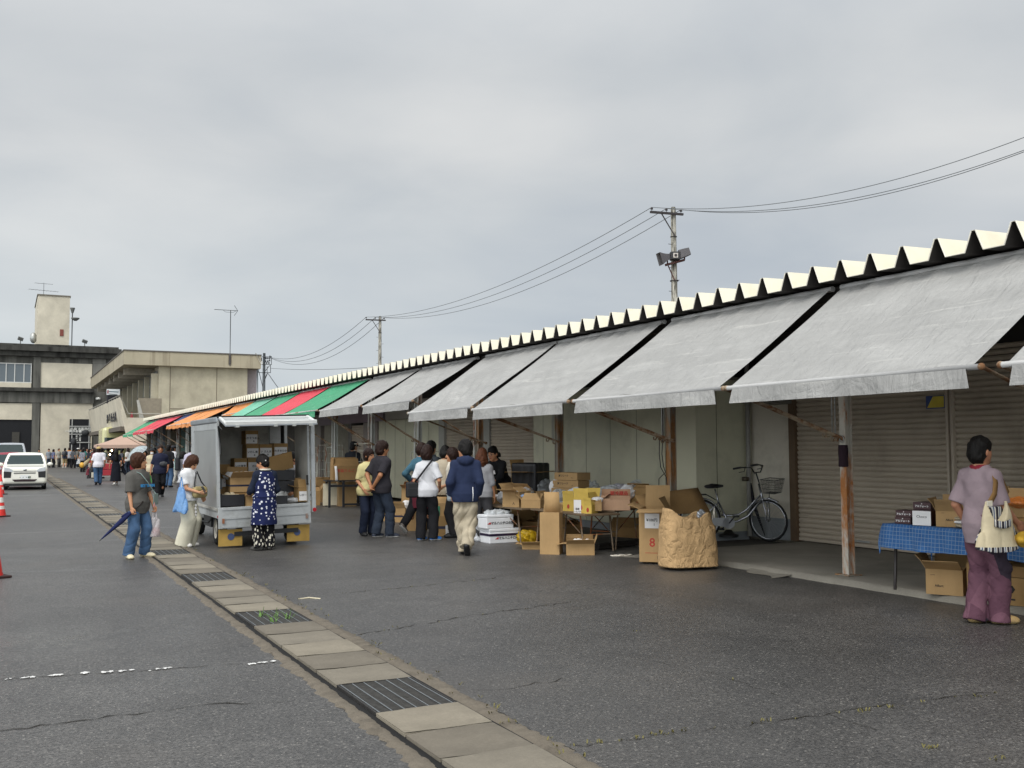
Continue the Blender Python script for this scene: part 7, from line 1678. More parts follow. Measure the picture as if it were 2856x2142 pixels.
SOLE = mat('sole_white', 'd2d0ca', .6, .05); BSH = {'mat': mat('shoe_black', '1b1b1d', .6), 'sole': mat('shoe_black', '1b1b1d', .6)}; WSH = {'mat': mat('shoe_white', 'd5d2cb', .6, .05), 'sole': SOLE}
GLS = mat('glasses_frame', '2a2626', .4); STRAP = mat('strap_black', '1c1b20', .7)
def strap(root, label, pts, w, mt, cat='strap', name='bag_strap'):
    m = MB(); m.tube([world_of(root, p) for p in pts], w, 6); return m.build(name, mt)
def flat_strap(pts, w, mt, name, parent, nrm=Vector((0, 0, 1))):
    m = MB(); vs = []; P = [Vector(p) for p in pts]
    for i, p in enumerate(P):
        t = (P[min(i+1, len(P)-1)] - P[max(i-1, 0)]).normalized(); s_ = t.cross(nrm).normalized()*w*.5; vs += [p-s_, p+s_]
    m.add(vs, [(2*i, 2*i+1, 2*i+3, 2*i+2) for i in range(len(P)-1)], 0, True); return m.build(name, mt, parent, solid=.006)

# 1 the person with the shoulder bag, at the right
MAUVE = cloth('tee_mauve', '8d7d82', .06); NECKR = cloth('neck_red', '7c2430'); N = Nodes('purple_patchwork', .9, 0., .2)
pv = N.vor(5.5, out='Color', vec=N.map((1, 1, .8))); ps = N.n('ShaderNodeSeparateColor'); N.l(pv, ps.inputs[0])
N.color(N.mix(N.ramp(ps.outputs[0], .70, .72), N.mix(N.ramp(ps.outputs[1], .2, .9), srgb('573a46'), srgb('6d4c58')), srgb('352d36'))); N.bump(N.noise(12., 4., .55, 1.5), .6, .02); PATCH = N.m
g = gz(2745, 1738)
r1, J1 = person('person in mauve tee and patchwork purple trousers with cream shoulder bag at the blue table', g, 1.67, 93, h=.0085, bulk=.92, skin='a9765a', look=(4, 2, 0), R=(.20, .24, .93), L=(-.19, .05, .88),
    top=dict(mat=[MAUVE, NECKR], sleeve=.92, off=.018, wr=.011, hem=.74, lo=.02, r=(.060, .074, .07), band=True, neck=.062, fr=13.), bottom=dict(mat=PATCH, r=(.100, .092, .098), wr=.010, fr=30., hem=.02), hair=('short', HBLK),
    shoes={'mat': mat('sandal_tan', 'a58a5c', .7, .35, 30.), 'sole': mat('sandal_sole', '8d7a52', .7)}, legs={'R': dict(a=(.09, .09, .085), yaw=18), 'L': dict(a=(-.05, -.05, .085), yaw=4)})
STR = Nodes('striped_weave', .9, 0., .2); sx_ = STR.n('ShaderNodeSeparateXYZ'); STR.l(STR.co, sx_.inputs[0]); f_ = STR.math('FRACT', STR.math('MULTIPLY', sx_.outputs[0], 16.)); cr_ = STR.n('ShaderNodeValToRGB'); STR.l(f_, cr_.inputs[0]); cr_.color_ramp.interpolation = 'CONSTANT'
for i, (p_, c_) in enumerate(((0, '2a2a33'), (.22, 'b9b8b2'), (.42, '55617a'), (.6, 'cfcabd'), (.78, '3a3338'))):
    e_ = cr_.color_ramp.elements[i] if i < 2 else cr_.color_ramp.elements.new(p_); e_.position = p_; e_.color = (*srgb(c_), 1)
STR.color(cr_.outputs[0]); STR = STR.m; CANV = cloth('bag_canvas', 'c2b597', .06); TANS = cloth('bag_strap_tan', '7d5f3a', .1)
bag = thing('shoulder_bag', 'cream hobo bag with striped trim on the shoulder of the person in mauve tee', 'bag', world_of(r1, (.265, -.11, 0)), r1.rotation_euler[2] + radians(82))
bg = SDF((-.36, -.14, .60), (.36, .16, 1.20), .009); wq = wrinkle(301, .008, 26.)
def bagf(x, y, z):
    t = np.clip((z-.68)/.42, 0, 1); a = .245*(1-.42*t) + .03*np.clip(.1-t, 0, 1); b = .075*(1-.6*t); q = np.abs(x/a)**2.6 + np.abs(y/b)**2; d = (np.power(q+1e-6, 1/2.3)-1)*np.minimum(a, b)
    cut = ((x/.115)**2 + ((z-1.12)/.20)**2); return np.maximum(np.maximum(d + wq(x, z, y), .66 + .03*(1-np.minimum(1, (x/.24)**2)*1.0)*-1 - z + .0), np.maximum(z-1.13, (1-np.sqrt(cut))*.11))
bg.put(bagf, (-.3, -.1, .62), (.3, .1, 1.16), 0); P, Q = bg.mesh(); np_mesh('body', P, Q, [CANV, STR], (P[Q].mean(1)[:, 2] < .685).astype(int), bag)
m = MB(); m.grid(lambda u, v: (-.09 + .20*u, -.082 + .02*abs(u-.5), .955 - .07*v - .02*sin(pi*u)), 8, 3); m.build('pocket_flap', STR, bag, solid=.008)
bag2 = SDF((-.30, -.06, .60), (.50, .26, 1.16), .010)
bag2.put(lambda x, y, z: np.maximum(np.maximum((np.power(np.abs((x-.10)/(.30*(1-.70*np.clip((z-.70)/.36, 0, 1))))**2.4 + np.abs((y-.10)/.045)**2 + 1e-6, 1/2.2)-1)*.045, .71-z-.10*np.clip(x-.1, 0, .3)), z-1.07), (-.25, 0, .64), (.45, .2, 1.1), 0)
P, Q = bag2.mesh(); np_mesh('striped_back', P, Q, [STR], None, bag)
ai = bag.matrix_basis.inverted()
top_ = Vector((J1['sh']['R'][0]*.97*.62, -.02, 1.36*.97+.075)); bag.scale = (.86, .9, .9); bag.location.z += .10; bag.location += Vector((0, 0, 0)); inv = lambda p: Vector([a/b for a, b in zip(Matrix.Rotation(-bag.rotation_euler[2], 4, 'Z') @ (world_of(r1, p) - Vector(bag.location)), (.86, .9, .9))])
flat_strap([(-.105, -.02, 1.10), inv((.255, -.11, 1.18)), inv((.235, -.07, 1.28)), inv((.17, -.02, 1.375)), inv((.125, .03, 1.385)), inv((.14, .10, 1.32)), inv((.19, .12, 1.20)), (.10, .06, 1.10)], .055, TANS, 'strap', bag, Vector((0, -1, .25)))
MB().box((-.105, -.03, 1.11), (.06, .012, .05)).build('strap_patch', CREAMP, bag)
o = blob('packet', 'yellow wrapped bundle held behind the striped bag', 'packet', (0, 0, 0), (.07, .17, .06), mat('yellow_cloth', 'c39a2e', .7), .012, 40., 303); p_ = world_of(r1, (.30, .17, .70)); o.location = p_; o.rotation_euler = (0, 0, radians(-62))

# 2 the man in the navy hooded jacket
JKT = cloth('jacket_navy', '222b44', .08); CARGO = cloth('cargo_beige', 'a79c87', .12); PIPEW = mat('reflective_piping', 'c9c9cc', .5)
r2, J2 = person('man in navy hooded jacket and beige cargo trousers walking away from the camera', gz(1298, 1548), 1.70, 24, h=.0085, bulk=.99, look=(-48, 2, 0), R=(.20, .04, .90), L=(-.21, .05, .90),
    top=dict(mat=JKT, sleeve=1.93, off=.018, wr=.008, hem=.80, lo=.026, r=(.064, .066, .056), hood=True, neck=.075, fr=14., name='jacket'), bottom=dict(mat=CARGO, r=(.112, .104, .092), wr=.020, fr=30., hem=.05), hair=('short', HBLK, .006), glasses=GLS, shoes=BSH,
    legs={'R': dict(a=(.02, -.16, .16), pitch=42, yaw=4), 'L': dict(a=(-.02, .12, .085), yaw=-6)})
flat_strap([(.11, -.165, .81), (.115, -.17, .90), (.11, -.16, 1.02)], .012, PIPEW, 'piping', r2, Vector((0, -1, 0)))
# 3 white tee with the black crossbody bag
r3, J3 = person('person in white tee and black trousers with a black crossbody bag and blue sneakers', gz(1190, 1508), 1.63, 32, h=.009, fem=True, bulk=.98, look=(6, 2, 0), R=(.22, .14, .96), L=(-.18, .10, .92),
    top=dict(mat=WHTC, sleeve=.88, off=.024, wr=.012, hem=.80, lo=.02, r=(.062, .074, .07)), bottom=dict(mat=BLKC, r=(.104, .094, .09), wr=.009, hem=.03), hair=('bob', HBR, .008),
    shoes={'mat': mat('sneaker_blue', '2a6fb8', .6, .15), 'sole': SOLE}, legs={'R': dict(a=(.12, .0, .085), yaw=40), 'L': dict(a=(-.11, -.02, .085), yaw=25)})
cb_ = thing('crossbody_bag', 'black crossbody bag at the left hip of the person in white tee', 'bag', world_of(r3, (-.24, -.10, .74)), r3.rotation_euler[2]+.5)
MB().box((0, 0, .14), (.22, .09, .27)).build('body', mat('bag_black', '1a1a1d', .7), cb_, bevel=.03); MB().box((0, -.052, .10), (.18, .015, .15)).build('pocket', mat('bag_black', '1a1a1d', .7), cb_, bevel=.01)
inv3 = lambda p: Matrix.Rotation(-cb_.rotation_euler[2], 4, 'Z') @ (world_of(r3, p) - Vector(cb_.location))
flat_strap([(.04, -.01, .27), inv3((-.12, -.165, 1.08)), inv3((.0, -.165, 1.24)), inv3((.09, -.13, 1.36)), inv3((.105, -.02, 1.415)), inv3((.09, .10, 1.36))], .032, STRAP, 'strap', cb_, Vector((0, -1, .2)))
# 4 man with hands behind his back
r4, J4 = person('man in charcoal tee and dark jeans with his hands clasped behind his back', gz(1062, 1500), 1.71, 74, h=.009, bulk=1.05, skin='a87553', look=(6, 3, 0), R=(.05, -.20, .93), L=(-.03, -.21, .95), Rpole=(1, -.5, 0), Lpole=(-1, -.5, 0),
    top=dict(mat=CHAR, sleeve=.85, off=.026, wr=.006, hem=.80, lo=.028, r=(.072, .078, .07)), bottom=dict(mat=JEAND, r=(.115, .09, .082), wr=.008), hair=('short', HBR, .008), shoes={'mat': mat('shoe_navy', '2a3140', .6), 'sole': SOLE},
    legs={'R': dict(a=(.10, .12, .085), yaw=12), 'L': dict(a=(-.10, -.04, .085), yaw=-8)})
# 5 woman in pale yellow
r5, J5 = person('woman in pale yellow blouse and glasses standing behind the man in charcoal tee', (5.98, 17.8, 0), 1.58, 165, h=.010, fem=True, look=(-18, 8, 0), glasses=GLS, R=(.20, .16, .92), L=(-.12, .22, .88),
    top=dict(mat=cloth('blouse_yellow', 'cbc08c', .06), sleeve=.9, off=.035, wr=.008, hem=.80, lo=.03), bottom=dict(mat=cloth('trousers_navy', '1f2638'), r=(.11, .09, .08)), hair=('mop', HBR), shoes=BSH)
# 6 walking woman, burgundy apron
r6, J6 = person('woman in teal cardigan and burgundy apron striding behind the person in white tee', (6.95, 17.6, 0), 1.68, 62, h=.010, fem=True, look=(15, 5, 0), R=(.24, .22, 1.0), L=(-.26, .05, 1.0),
    top=dict(mat=cloth('cardigan_teal', '3f6373', .1), sleeve=1.8, off=.024, hem=.86, wr=.007), over=dict(mat=cloth('apron_burgundy', '59202c', .1), sleeve=0, off=.04, hem=.50, flare=(.27, .20), strap=1.18, name='apron'), bottom=dict(mat=BLKC, r=(.11, .09, .075)), hair=('mop', HBR), shoes={'mat': mat('shoe_grey', '6a655d', .7), 'sole': SOLE},
    legs={'L': dict(a=(-.07, -.42, .20), pitch=35), 'R': dict(a=(.08, .22, .085))})
# 7, 8, 9, 10 the group in front of the vendor
person('person in beige shirt with short black hair between the white tee and the navy jacket', (7.30, 17.3, 0), 1.62, 40, h=.011, look=(-5, 22, 0), R=(.26, .16, .98), L=(-.24, .18, .98), top=dict(mat=cloth('shirt_beige', 'b4a893', .07), sleeve=.9, off=.032, hem=.78, lo=.03), bottom=dict(mat=cloth('trousers_taupe', '6f6454', .1), r=(.11, .09, .08)), hair=('short', HBLK, .012), shoes=BSH)
person('black haired man partly hidden behind the group of shoppers', (7.55, 18.6, 0), 1.72, 60, h=.012, top=dict(mat=cloth('shirt_dim', '3a3f45'), sleeve=.9), bottom=dict(mat=BLKC), hair=('short', HBLK, .006), shoes=BSH)
person('woman in sleeveless white top with a bag strap facing left among the shoppers', (7.22, 16.7, 0), 1.58, 300, h=.010, fem=True, look=(-5, 4, 0), R=(.2, .22, .98), L=(-.2, .2, .98), top=dict(mat=cloth('top_ivory', 'd8d1c2', .05), sleeve=.35, off=.022, hem=.82), bottom=dict(mat=cloth('trousers_dark', '2b2a2c'), r=(.11, .09, .08)), hair=('mop', HBR, .006), shoes=BSH)
r10, J10 = person('person with curly auburn hair in a grey top leaning to the stall table', (7.36, 15.78, 0), 1.58, 40, h=.010, fem=True, R=(.22, .10, .80), L=(-.2, .12, .85), top=dict(mat=cloth('top_grey', '8d8d90', .08), sleeve=1.15, off=.026, hem=.82), bottom=dict(mat=cloth('trousers_grey', '3a393b'), r=(.11, .09, .08)), hair=('curl', HCUR), shoes=BSH)
tb_ = thing('tote_bag', 'grey and white striped tote bag carried by the shoppers beside the navy jacket', 'bag', (7.0, 16.15, .68), .6); MB().box((0, 0, .17), (.34, .12, .34)).build('body', Nodes('x').m if False else cloth('tote_grey', '8f979c', .12), tb_, bevel=.04)
for z in (.10, .22): MB().box((0, 0, z), (.345, .125, .02), (0, radians(12), 0)).build('stripe', mat('stripe_black', '2a2c30', .8), tb_)
for s_ in (-1, 1): MB().tube([(-.08, s_*.05, .33), (-.05, s_*.03, .50), (.05, s_*.03, .50), (.08, s_*.05, .33)], .010, 6).build('handle', STRAP, tb_)
p_ = gz(960+1400/3.686, 1150+1322/3.686); shopping_bag('white carrier bag standing full beside the foam boxes', (p_.x, p_.y+.05, .62), .34, .48, .22, POLYW, None, 5); blob('plastic_bag', 'second white bag lying flat beside the foam boxes', 'plastic bag', (p_.x+.0, p_.y+.02, .04), (.20, .16, .06), POLYW, .015, 30., 305, None, None, 0.)
# 11 the vendor
r11, J11 = person('vendor in black with a ponytail and glasses leaning over the table', (8.42, 17.1, zf_), 1.68, 244, h=.010, fem=True, lean=30, look=(0, -12, 0), R=(.10, .62, 1.02, 0), L=(-.16, .58, .98, 0), glasses=GLS,
    top=dict(mat=BLKC, sleeve=1.6, off=.026, hem=.80, wr=.007), bottom=dict(mat=BLKC, r=(.11, .09, .08)), hair=('pony', HBLK), shoes=BSH)
m = MB(); m.box((0, 0, 0), (.40, .02, .07), (0, radians(-18), 0)); o = m.build('newspaper', PAPER, None, bevel=.006); o.location = world_of(r11, (-.02, .58, 1.08)); o.rotation_euler = (0, 0, radians(-30)); tag(o, 'folded printed paper in the hands of the black dressed vendor', 'newspaper')
# 12 shopkeeper by the cages
r12, J12 = person('shopkeeper in dark jacket and cap with khaki trousers seen from behind by the roll cages', (9.05, 28.3, .012), 1.76, 42, h=.012, look=(30, 12, 0), R=(.22, .25, 1.05), L=(-.2, .2, 1.0), top=dict(mat=cloth('jacket_dark', '22242a'), sleeve=1.8, off=.03, hem=.80, wr=.007), bottom=dict(mat=cloth('trousers_khaki', '7a6a50', .1), r=(.115, .095, .085)), hair=('short', HBLK), hat=('cap', mat('cap_black', '17181b', .8)), shoes={'mat': mat('shoe_black', '1b1b1d', .6), 'sole': SOLE})
shopping_bag('pale translucent bag beside the legs of the shopkeeper', (8.95, 27.6, .78), .28, .34, .14, film('pale_poly', 'cfc8c6', .7), None, 7)
# 13 woman with the folded umbrella
r13, J13 = person('woman in grey printed tee and blue jeans holding a folded navy umbrella and a bag', gz(380, 1556), 1.52, 142, h=.0085, fem=True, bulk=1.0, skin='b98765', look=(-38, -3, 0), R=(.22, .10, .82), L=(-.24, .14, .82), curl=.9,
    top=dict(mat=GREYT, sleeve=.95, off=.030, wr=.010, hem=.74, lo=.026, r=(.068, .082, .07), fr=12.), bottom=dict(mat=JEAN, r=(.106, .096, .088), wr=.009, hem=.05), hair=('mop', HBR2, .010), shoes={'mat': mat('clog_cream', 'cfc4a4', .6, .06), 'kind': 'clog', 'sole': mat('clog_sole', 'b9ad8c', .6)},
    legs={'R': dict(a=(.15, -.02, .085), yaw=25), 'L': dict(a=(-.16, .02, .085), yaw=-18)})
s13 = J13['s']; q = J13['tf']((0, .155, 1.22))
lp = text('shirt_print', 'SKY TRAIN', .055, mat('print_blue', '2f7fb4', .7), r13, tuple(Vector(J13['tf']((-.045, .178, 1.20)))), (radians(82), 0, radians(180)), bold=.003, ext=.002)
um = thing('umbrella', 'folded navy umbrella pointing down to the left in the hand of the woman in grey', 'umbrella', world_of(r13, J13['R'] + np.array([0, .0, -.06])))
tip = gz(277, 1505) ; tip = gy(277, 1509, um.location.y - .05); dvec = (tip - Vector(um.location)); Lu = dvec.length; du = dvec.normalized()
MB().tube([du*-.22, du*-.06], [.011, .012], 8).build('handle', mat('umbrella_handle', '2c2420', .5), um); MB().tube([du*-.05, du*.06, du*.18, du*.5*Lu, du*.82*Lu, du*.93*Lu], [.012, .030, .038, .028, .014, .008], 10).build('canopy', cloth('umbrella_navy', '1d2448', .15), um); MB().tube([du*.92*Lu, du*Lu], .005, 6).build('ferrule', STRAP, um)
MB().tube([du*.06 + Vector((0, 0, .03)), du*.16 + Vector((-.02, 0, .045))], [.02, .012], 8).build('tie_band', cloth('umbrella_navy', '1d2448', .15), um)
pb_ = shopping_bag('thin carrier bag with pink contents in the hand of the woman in grey', world_of(r13, J13['L'] + np.array([0, .02, -.07])), .22, .30, .13, film('pale_poly', 'd8d2d2', .7), mat('pink_goods', 'b0676a', .6, .3, 20.), 9)
pc_ = thing('phone_case', 'grey green phone case hanging on a strap across the grey tee', 'phone case', world_of(r13, (-.16, .20, .78))); pc_.rotation_euler = (0, 0, r13.rotation_euler[2]); MB().bx(-.045, .045, -.01, .01, 0, .16).build('body', mat('case_green', '6d7a74', .5), pc_, bevel=.006)
inv13 = lambda p: Matrix.Rotation(-pc_.rotation_euler[2], 4, 'Z') @ (world_of(r13, p) - Vector(pc_.location))
MB().tube([(0, 0, .16), inv13((-.10, .195, 1.0)), inv13((.0, .19, 1.12)), inv13((.08, .14, 1.24)), inv13((.095, .02, 1.28))], .006, 6).build('cord', mat('cord_green', '7c8f8a', .6), pc_); MB().ell((.03, .0, -.0), (.015, .015, .05), 8, 6).build('charm', mat('charm_pink', 'c08a86', .6), pc_)
# 14 woman in white
r14, J14 = person('woman in white blouse and wide cream trousers looking down beside the truck', gz(522, 1524), 1.50, 128, h=.0085, fem=True, skin='c4926f', look=(8, 38, 0), R=(.12, .30, 1.02), L=(-.22, .16, .92), curl=.8,
    top=dict(mat=cloth('blouse_white', 'd5d5d6', .05), sleeve=.72, off=.030, wr=.010, hem=.86, lo=.02, fr=22.), bottom=dict(mat=cloth('wide_trousers', 'c9c4b0', .05), r=(.125, .135, .15), wr=.006, hem=.03, fr=14.), hair=('bob', HBR2, .006), shoes=WSH)
hb_ = thing('handbag', 'gold coloured crossbody handbag of the woman in white', 'bag', world_of(r14, (-.02, .20, .80)), r14.rotation_euler[2] - .25); MB().box((0, 0, .09), (.30, .11, .19)).build('body', mat('bag_gold', '9c8c5e', .5, .08), hb_, bevel=.05)
inv14 = lambda p: Matrix.Rotation(-hb_.rotation_euler[2], 4, 'Z') @ (world_of(r14, p) - Vector(hb_.location))
MB().tube([(-.14, 0, .16), inv14((-.16, .15, 1.05)), inv14((-.10, .10, 1.22)), inv14((-.075, -.0, 1.26))], .011, 6).build('strap', STRAP, hb_); MB().tube([(.12, 0, .16), inv14((.10, .17, 1.05)), inv14((-.02, .13, 1.20)), inv14((-.07, .03, 1.26))], .011, 6).build('strap', STRAP, hb_)
MB().tube([(.02, -.06, .15), (.02, -.065, .0), (.02, -.06, -.10)], .006, 5).build('charm_cord', STRAP, hb_)
for i in range(4): MB().ell((.02 + .006*(i % 2), -.06, -.13-.055*i), (.024, .018, .028), 8, 6).build('charm', PAPER, hb_)
eb = thing('eco_bag', 'pale blue translucent bag hanging from the arm of the woman in white', 'bag', world_of(r14, (.27, .03, .98)), r14.rotation_euler[2]+.9); g = SDF((-.24, -.14, -.46), (.24, .14, .06), .010); wq = wrinkle(333, .014, 26.)
g.put(lambda x, y, z: np.maximum(np.maximum((np.sqrt((x/(.06+.13*np.clip(-z/.36, 0, 1)))**2 + (y/(.03+.06*np.clip(-z/.36, 0, 1)))**2 + 1e-6)-1)*.05 + wq(x, z, y), z), -z-.40+.03*np.cos(12*x)), (-.22, -.12, -.44), (.22, .12, 0), 0); P, Q = g.mesh(); np_mesh('body', P, Q, [film('blue_bag', '7fb0e2', .92, .35)], None, eb)
for s_ in (-1, 1): MB().tube([(s_*.05, 0, -.02), (s_*.03, .0, .10), (0, .0, .16)], .010, 6).build('handle', film('blue_bag', '7fb0e2', .92, .35), eb)
ph_ = MB().box((0, 0, 0), (.07, .012, .14), (radians(35), 0, 0)).build('phone', mat('phone_dark', '2a2624', .3), None, bevel=.006); ph_.location = world_of(r14, J14['R'] + np.array([-.02, .07, .04])); ph_.rotation_euler = (0, 0, r14.rotation_euler[2]); tag(ph_, 'dark phone in the hand of the woman in white', 'phone')
# 15 woman in the dotted apron
N = Nodes('dotted_navy', .9, 0., .2); v_ = N.vor(19., rnd=.8); v2_ = N.noise(6., 2.); N.color(N.mix(N.math('LESS_THAN', v_, N.ramp(v2_, .3, .7, .24, .38)), srgb('1c2348'), srgb('cfcfd6'))); N.bump(N.noise(12., 4., .55, 1.2), .5, .012); DOTS = N.m
N = Nodes('leaf_print', .9, 0., .2); v_ = N.vor(17., vec=N.map((1.7, 1.7, .75), (.5, .5, .3)), rnd=1.); N.color(N.mix(N.math('LESS_THAN', v_, .33), srgb('141417'), srgb('c4bfae'))); N.bump(N.noise(12., 4., .55, 1.2), .5, .012); LEAF = N.m
r15, J15 = person('woman in dotted navy apron and leaf print trousers at the truck tailgate', gz(736, 1534), 1.50, 352, h=.0085, fem=True, look=(-42, 24, 0), R=(.20, .22, .98), L=(-.20, .26, 1.02), curl=.8,
    top=dict(mat=cloth('sleeve_navy', '1b2232'), sleeve=1.75, off=.02, hem=.86, wr=.006, r=(.068, .066, .05)), over=dict(mat=DOTS, sleeve=0, off=.046, hem=.46, flare=(.235, .185), name='apron', wr=.008, strap=1.42), bottom=dict(mat=LEAF, r=(.115, .11, .105), hem=.05, wr=.009), hair=('bun', HBLK), shoes={'mat': mat('shoe_grey_dark', '3a3936', .7), 'sole': mat('shoe_grey_sole', '4a4844', .7)},
    legs={'R': dict(a=(.09, -.02, .085), yaw=20), 'L': dict(a=(-.10, -.04, .085), yaw=-30)})
m = MB(); m.tube([Vector(J15['tf']((.085*cos(t), -.01+.085*sin(t), 1.455)))  for t in np.linspace(0, 2*pi, 20, endpoint=False)], .016, 6, closed=True); m.build('collar', CREAMP, r15)
MB().ell(Vector(J15['hc'])+Vector((.02, -.105, .03)), (.011, .008, .011), 8, 6).build('hairpin', SOLE, r15)
# 16 person behind the truck
person('person in white shirt standing at the open far side of the truck', gy(822, 1400, 18.2).xy.to_3d(), 1.52, 260, h=.011, look=(0, 25, 0), R=(.2, .25, 1.0), L=(-.25, .12, .95), top=dict(mat=WHTC, sleeve=1.3, off=.03, hem=.8), bottom=dict(mat=cloth('trousers_pale', 'b5b2aa'), r=(.11, .09, .08)), hair=('short', HBLK), shoes=BSH)
# 17.. the middle distance
hM = .015
r17, J17 = person('man in white printed tee, jeans and tan cap walking away with bags', gz(273, 1352), 1.69, 2, h=hM, bulk=1.1, R=(.28, .05, .90), L=(-.30, .10, .88), top=dict(mat=cloth('tee_white_print', 'd6d4da', .10), sleeve=.95, off=.036, hem=.80, lo=.03), bottom=dict(mat=JEAN, r=(.115, .095, .085)), hair=('short', HBR), hat=('cap', cloth('cap_tan', 'b39a68')), shoes=BSH, legs={'L': dict(a=(-.08, -.22, .13), pitch=35), 'R': dict(a=(.08, .12, .085))})
shopping_bag('black carrier bag with a cream box held by the man in white tee', world_of(r17, J17['L'] + np.array([-.02, 0, -.07])), .30, .42, .16, mat('bag_black2', '151417', .6), None, 13)
shopping_bag('dark red patterned bag in the left hand of the man in white tee', world_of(r17, J17['L'] + np.array([-.10, 0, -.04])), .22, .30, .12, mat('bag_red2', '6a1c2c', .6, .4, 18.), None, 14)
o = MB().box((0, 0, 0), (.10, .02, .24)).build('cream_box', CREAMP); o.location = world_of(r17, J17['L'] + np.array([.06, -.12, -.42])); tag(o, 'cream box sticking out of the black carrier bag', 'box')
m = MB(); m.tube([(0, 0, 0), (-.18, 0, -.20), (-.30, 0, -.36)], [.05, .10, .04], 8); o = m.build('bouquet', mat('paper_wrap', 'a2916f', .7)); o.location = world_of(r17, J17['L'] + np.array([-.05, .05, .30])); tag(o, 'brown paper bundle under the arm of the man in white tee', 'paper bundle')
o = blob('packet', 'yellow end of the paper bundle of the man in white tee', 'packet', (0, 0, 0), (.10, .10, .12), mat('yellow_pack', 'd9a53a', .6), .01, 40., 311); o.location = world_of(r17, J17['L'] + np.array([-.38, .05, -.10]))
r18, J18 = person('woman with long dark hair in an ankle length black dress walking away', gz(322, 1353), 1.62, 4, h=hM, fem=True, R=(.24, .05, .88), L=(-.28, .02, .88), top=dict(mat=cloth('dress_black', '14161f'), sleeve=.75, off=.02, hem=.18, flare=(.25, .2), zflare=1.0, name='dress'), hair=('long', HBLK), shoes=WSH, legs={'R': dict(a=(.06, .10, .085)), 'L': dict(a=(-.06, -.10, .10), pitch=15)})
o = MB().tube([(0, 0, 0), (.10, 0, -.25), (.16, 0, -.42)], [.05, .09, .01], 8).build('shawl', cloth('dress_black', '14161f')); o.location = world_of(r18, J18['R'] + np.array([.02, 0, .02])); tag(o, 'dark folded shawl in the right hand of the woman in black dress', 'shawl')
shopping_bag('small white bag beside the right side of the woman in black dress', world_of(r18, J18['R'] + np.array([.03, .10, .10])), .16, .22, .1, POLYW, None, 15)
r19, J19 = person('man in navy tee and black trousers walking towards the camera with a green bag', gz(445, 1386), 1.71, 186, h=hM-.003, skin='9c6a4c', bulk=1.06, R=(.30, .06, .86), L=(-.24, .12, .92), top=dict(mat=cloth('tee_navy', '1f2236'), sleeve=.95, off=.036, hem=.78, lo=.03), bottom=dict(mat=BLKC, r=(.11, .09, .075)), hair=('short', HBR), shoes=BSH, legs={'R': dict(a=(.07, .18, .085)), 'L': dict(a=(-.07, -.14, .11), pitch=18)})
shopping_bag('bright green carrier bag in the hand of the man in navy tee', world_of(r19, J19['R'] + np.array([.03, 0, -.07])), .26, .34, .15, POLYG, None, 16)
o = blob('waist_bag', 'dark waist bag slung on the man in navy tee', 'bag', (0, 0, 0), (.13, .05, .08), mat('bag_grey3', '35363a', .6), .006, 40., 312); o.location = world_of(r19, (-.10, .19, 1.02))
person('man in black tee and blue jeans turned away beside the man in navy tee', gz(468, 1359), 1.76, 35, h=hM, skin='9c6a4c', bulk=1.08, R=(.28, .12, .95), top=dict(mat=BLKC, sleeve=.9, off=.036, hem=.78), bottom=dict(mat=JEAN, r=(.115, .095, .085)), hair=('short', HBLK), shoes=BSH)
r21, J21 = person('person in cream vest with black bucket hat and white mask facing the camera', (5.0, 40.5, 0), 1.62, 190, h=hM, fem=True, top=dict(mat=cloth('vest_cream', 'bdb094', .06), sleeve=1.3, off=.03, hem=.76, lo=.03), bottom=dict(mat=BLKC, r=(.10, .085, .075)), hair=('mop', HBLK), hat=('bucket', mat('hat_black', '16171b', .8)), mask=PAPER, shoes=BSH)
r22, J22 = person('person in white shirt and dark cap behind the man in black tee', (7.05, 49.5, 0), 1.74, 60, h=hM, top=dict(mat=WHTC, sleeve=1.2, off=.034, hem=.78), bottom=dict(mat=cloth('trousers_pale', 'b5b2aa'), r=(.11, .09, .08)), hair=('short', HBLK), hat=('cap', mat('cap_dark', '23242a', .8)), shoes=WSH)
r23, J23 = person('girl in grey top with a mint green backpack facing right', (5.05, 33.4, 0), 1.50, 75, h=hM, fem=True, R=(.2, .25, .95), L=(-.2, .25, .95), top=dict(mat=cloth('top_grey2', '77767c'), sleeve=.8, off=.03, hem=.8), bottom=dict(mat=cloth('skirt_grey', '4a484e'), kind='skirt', hem=.40, flare=(.22, .18), name='skirt'), hair=('bob', HBLK), shoes=BSH)
bp_ = thing('backpack', 'mint green backpack with black edge on the girl in grey top', 'backpack', world_of(r23, (.06, -.20, .92)), r23.rotation_euler[2] - .5); MB().box((0, 0, .21), (.26, .13, .42)).build('body', mat('backpack_black', '1c1d21', .7), bp_, bevel=.04); MB().box((0, -.068, .21), (.20, .02, .35)).build('front_panel', mat('mint', '8fb3aa', .6), bp_, bevel=.03)
shopping_bag('white carrier bag with red print beside the girl with the backpack', (5.0, 33.0, 1.0), .30, .36, .16, POLYW, None, 18)
r24, J24 = person('person in lavender shirt with a black strap seen from behind by the truck', (5.05, 31.5, 0), 1.74, 20, h=hM, bulk=1.05, R=(.26, .15, 1.0), top=dict(mat=cloth('shirt_lavender', 'aba6b6', .05), sleeve=.9, off=.036, hem=.78), bottom=dict(mat=BLKC), hair=('short', HBLK), shoes=BSH)
flat_strap([(.14, -.165, 1.36), (.0, -.18, 1.18), (-.16, -.17, .98)], .03, STRAP, 'strap', r24, Vector((0, -1, 0)))
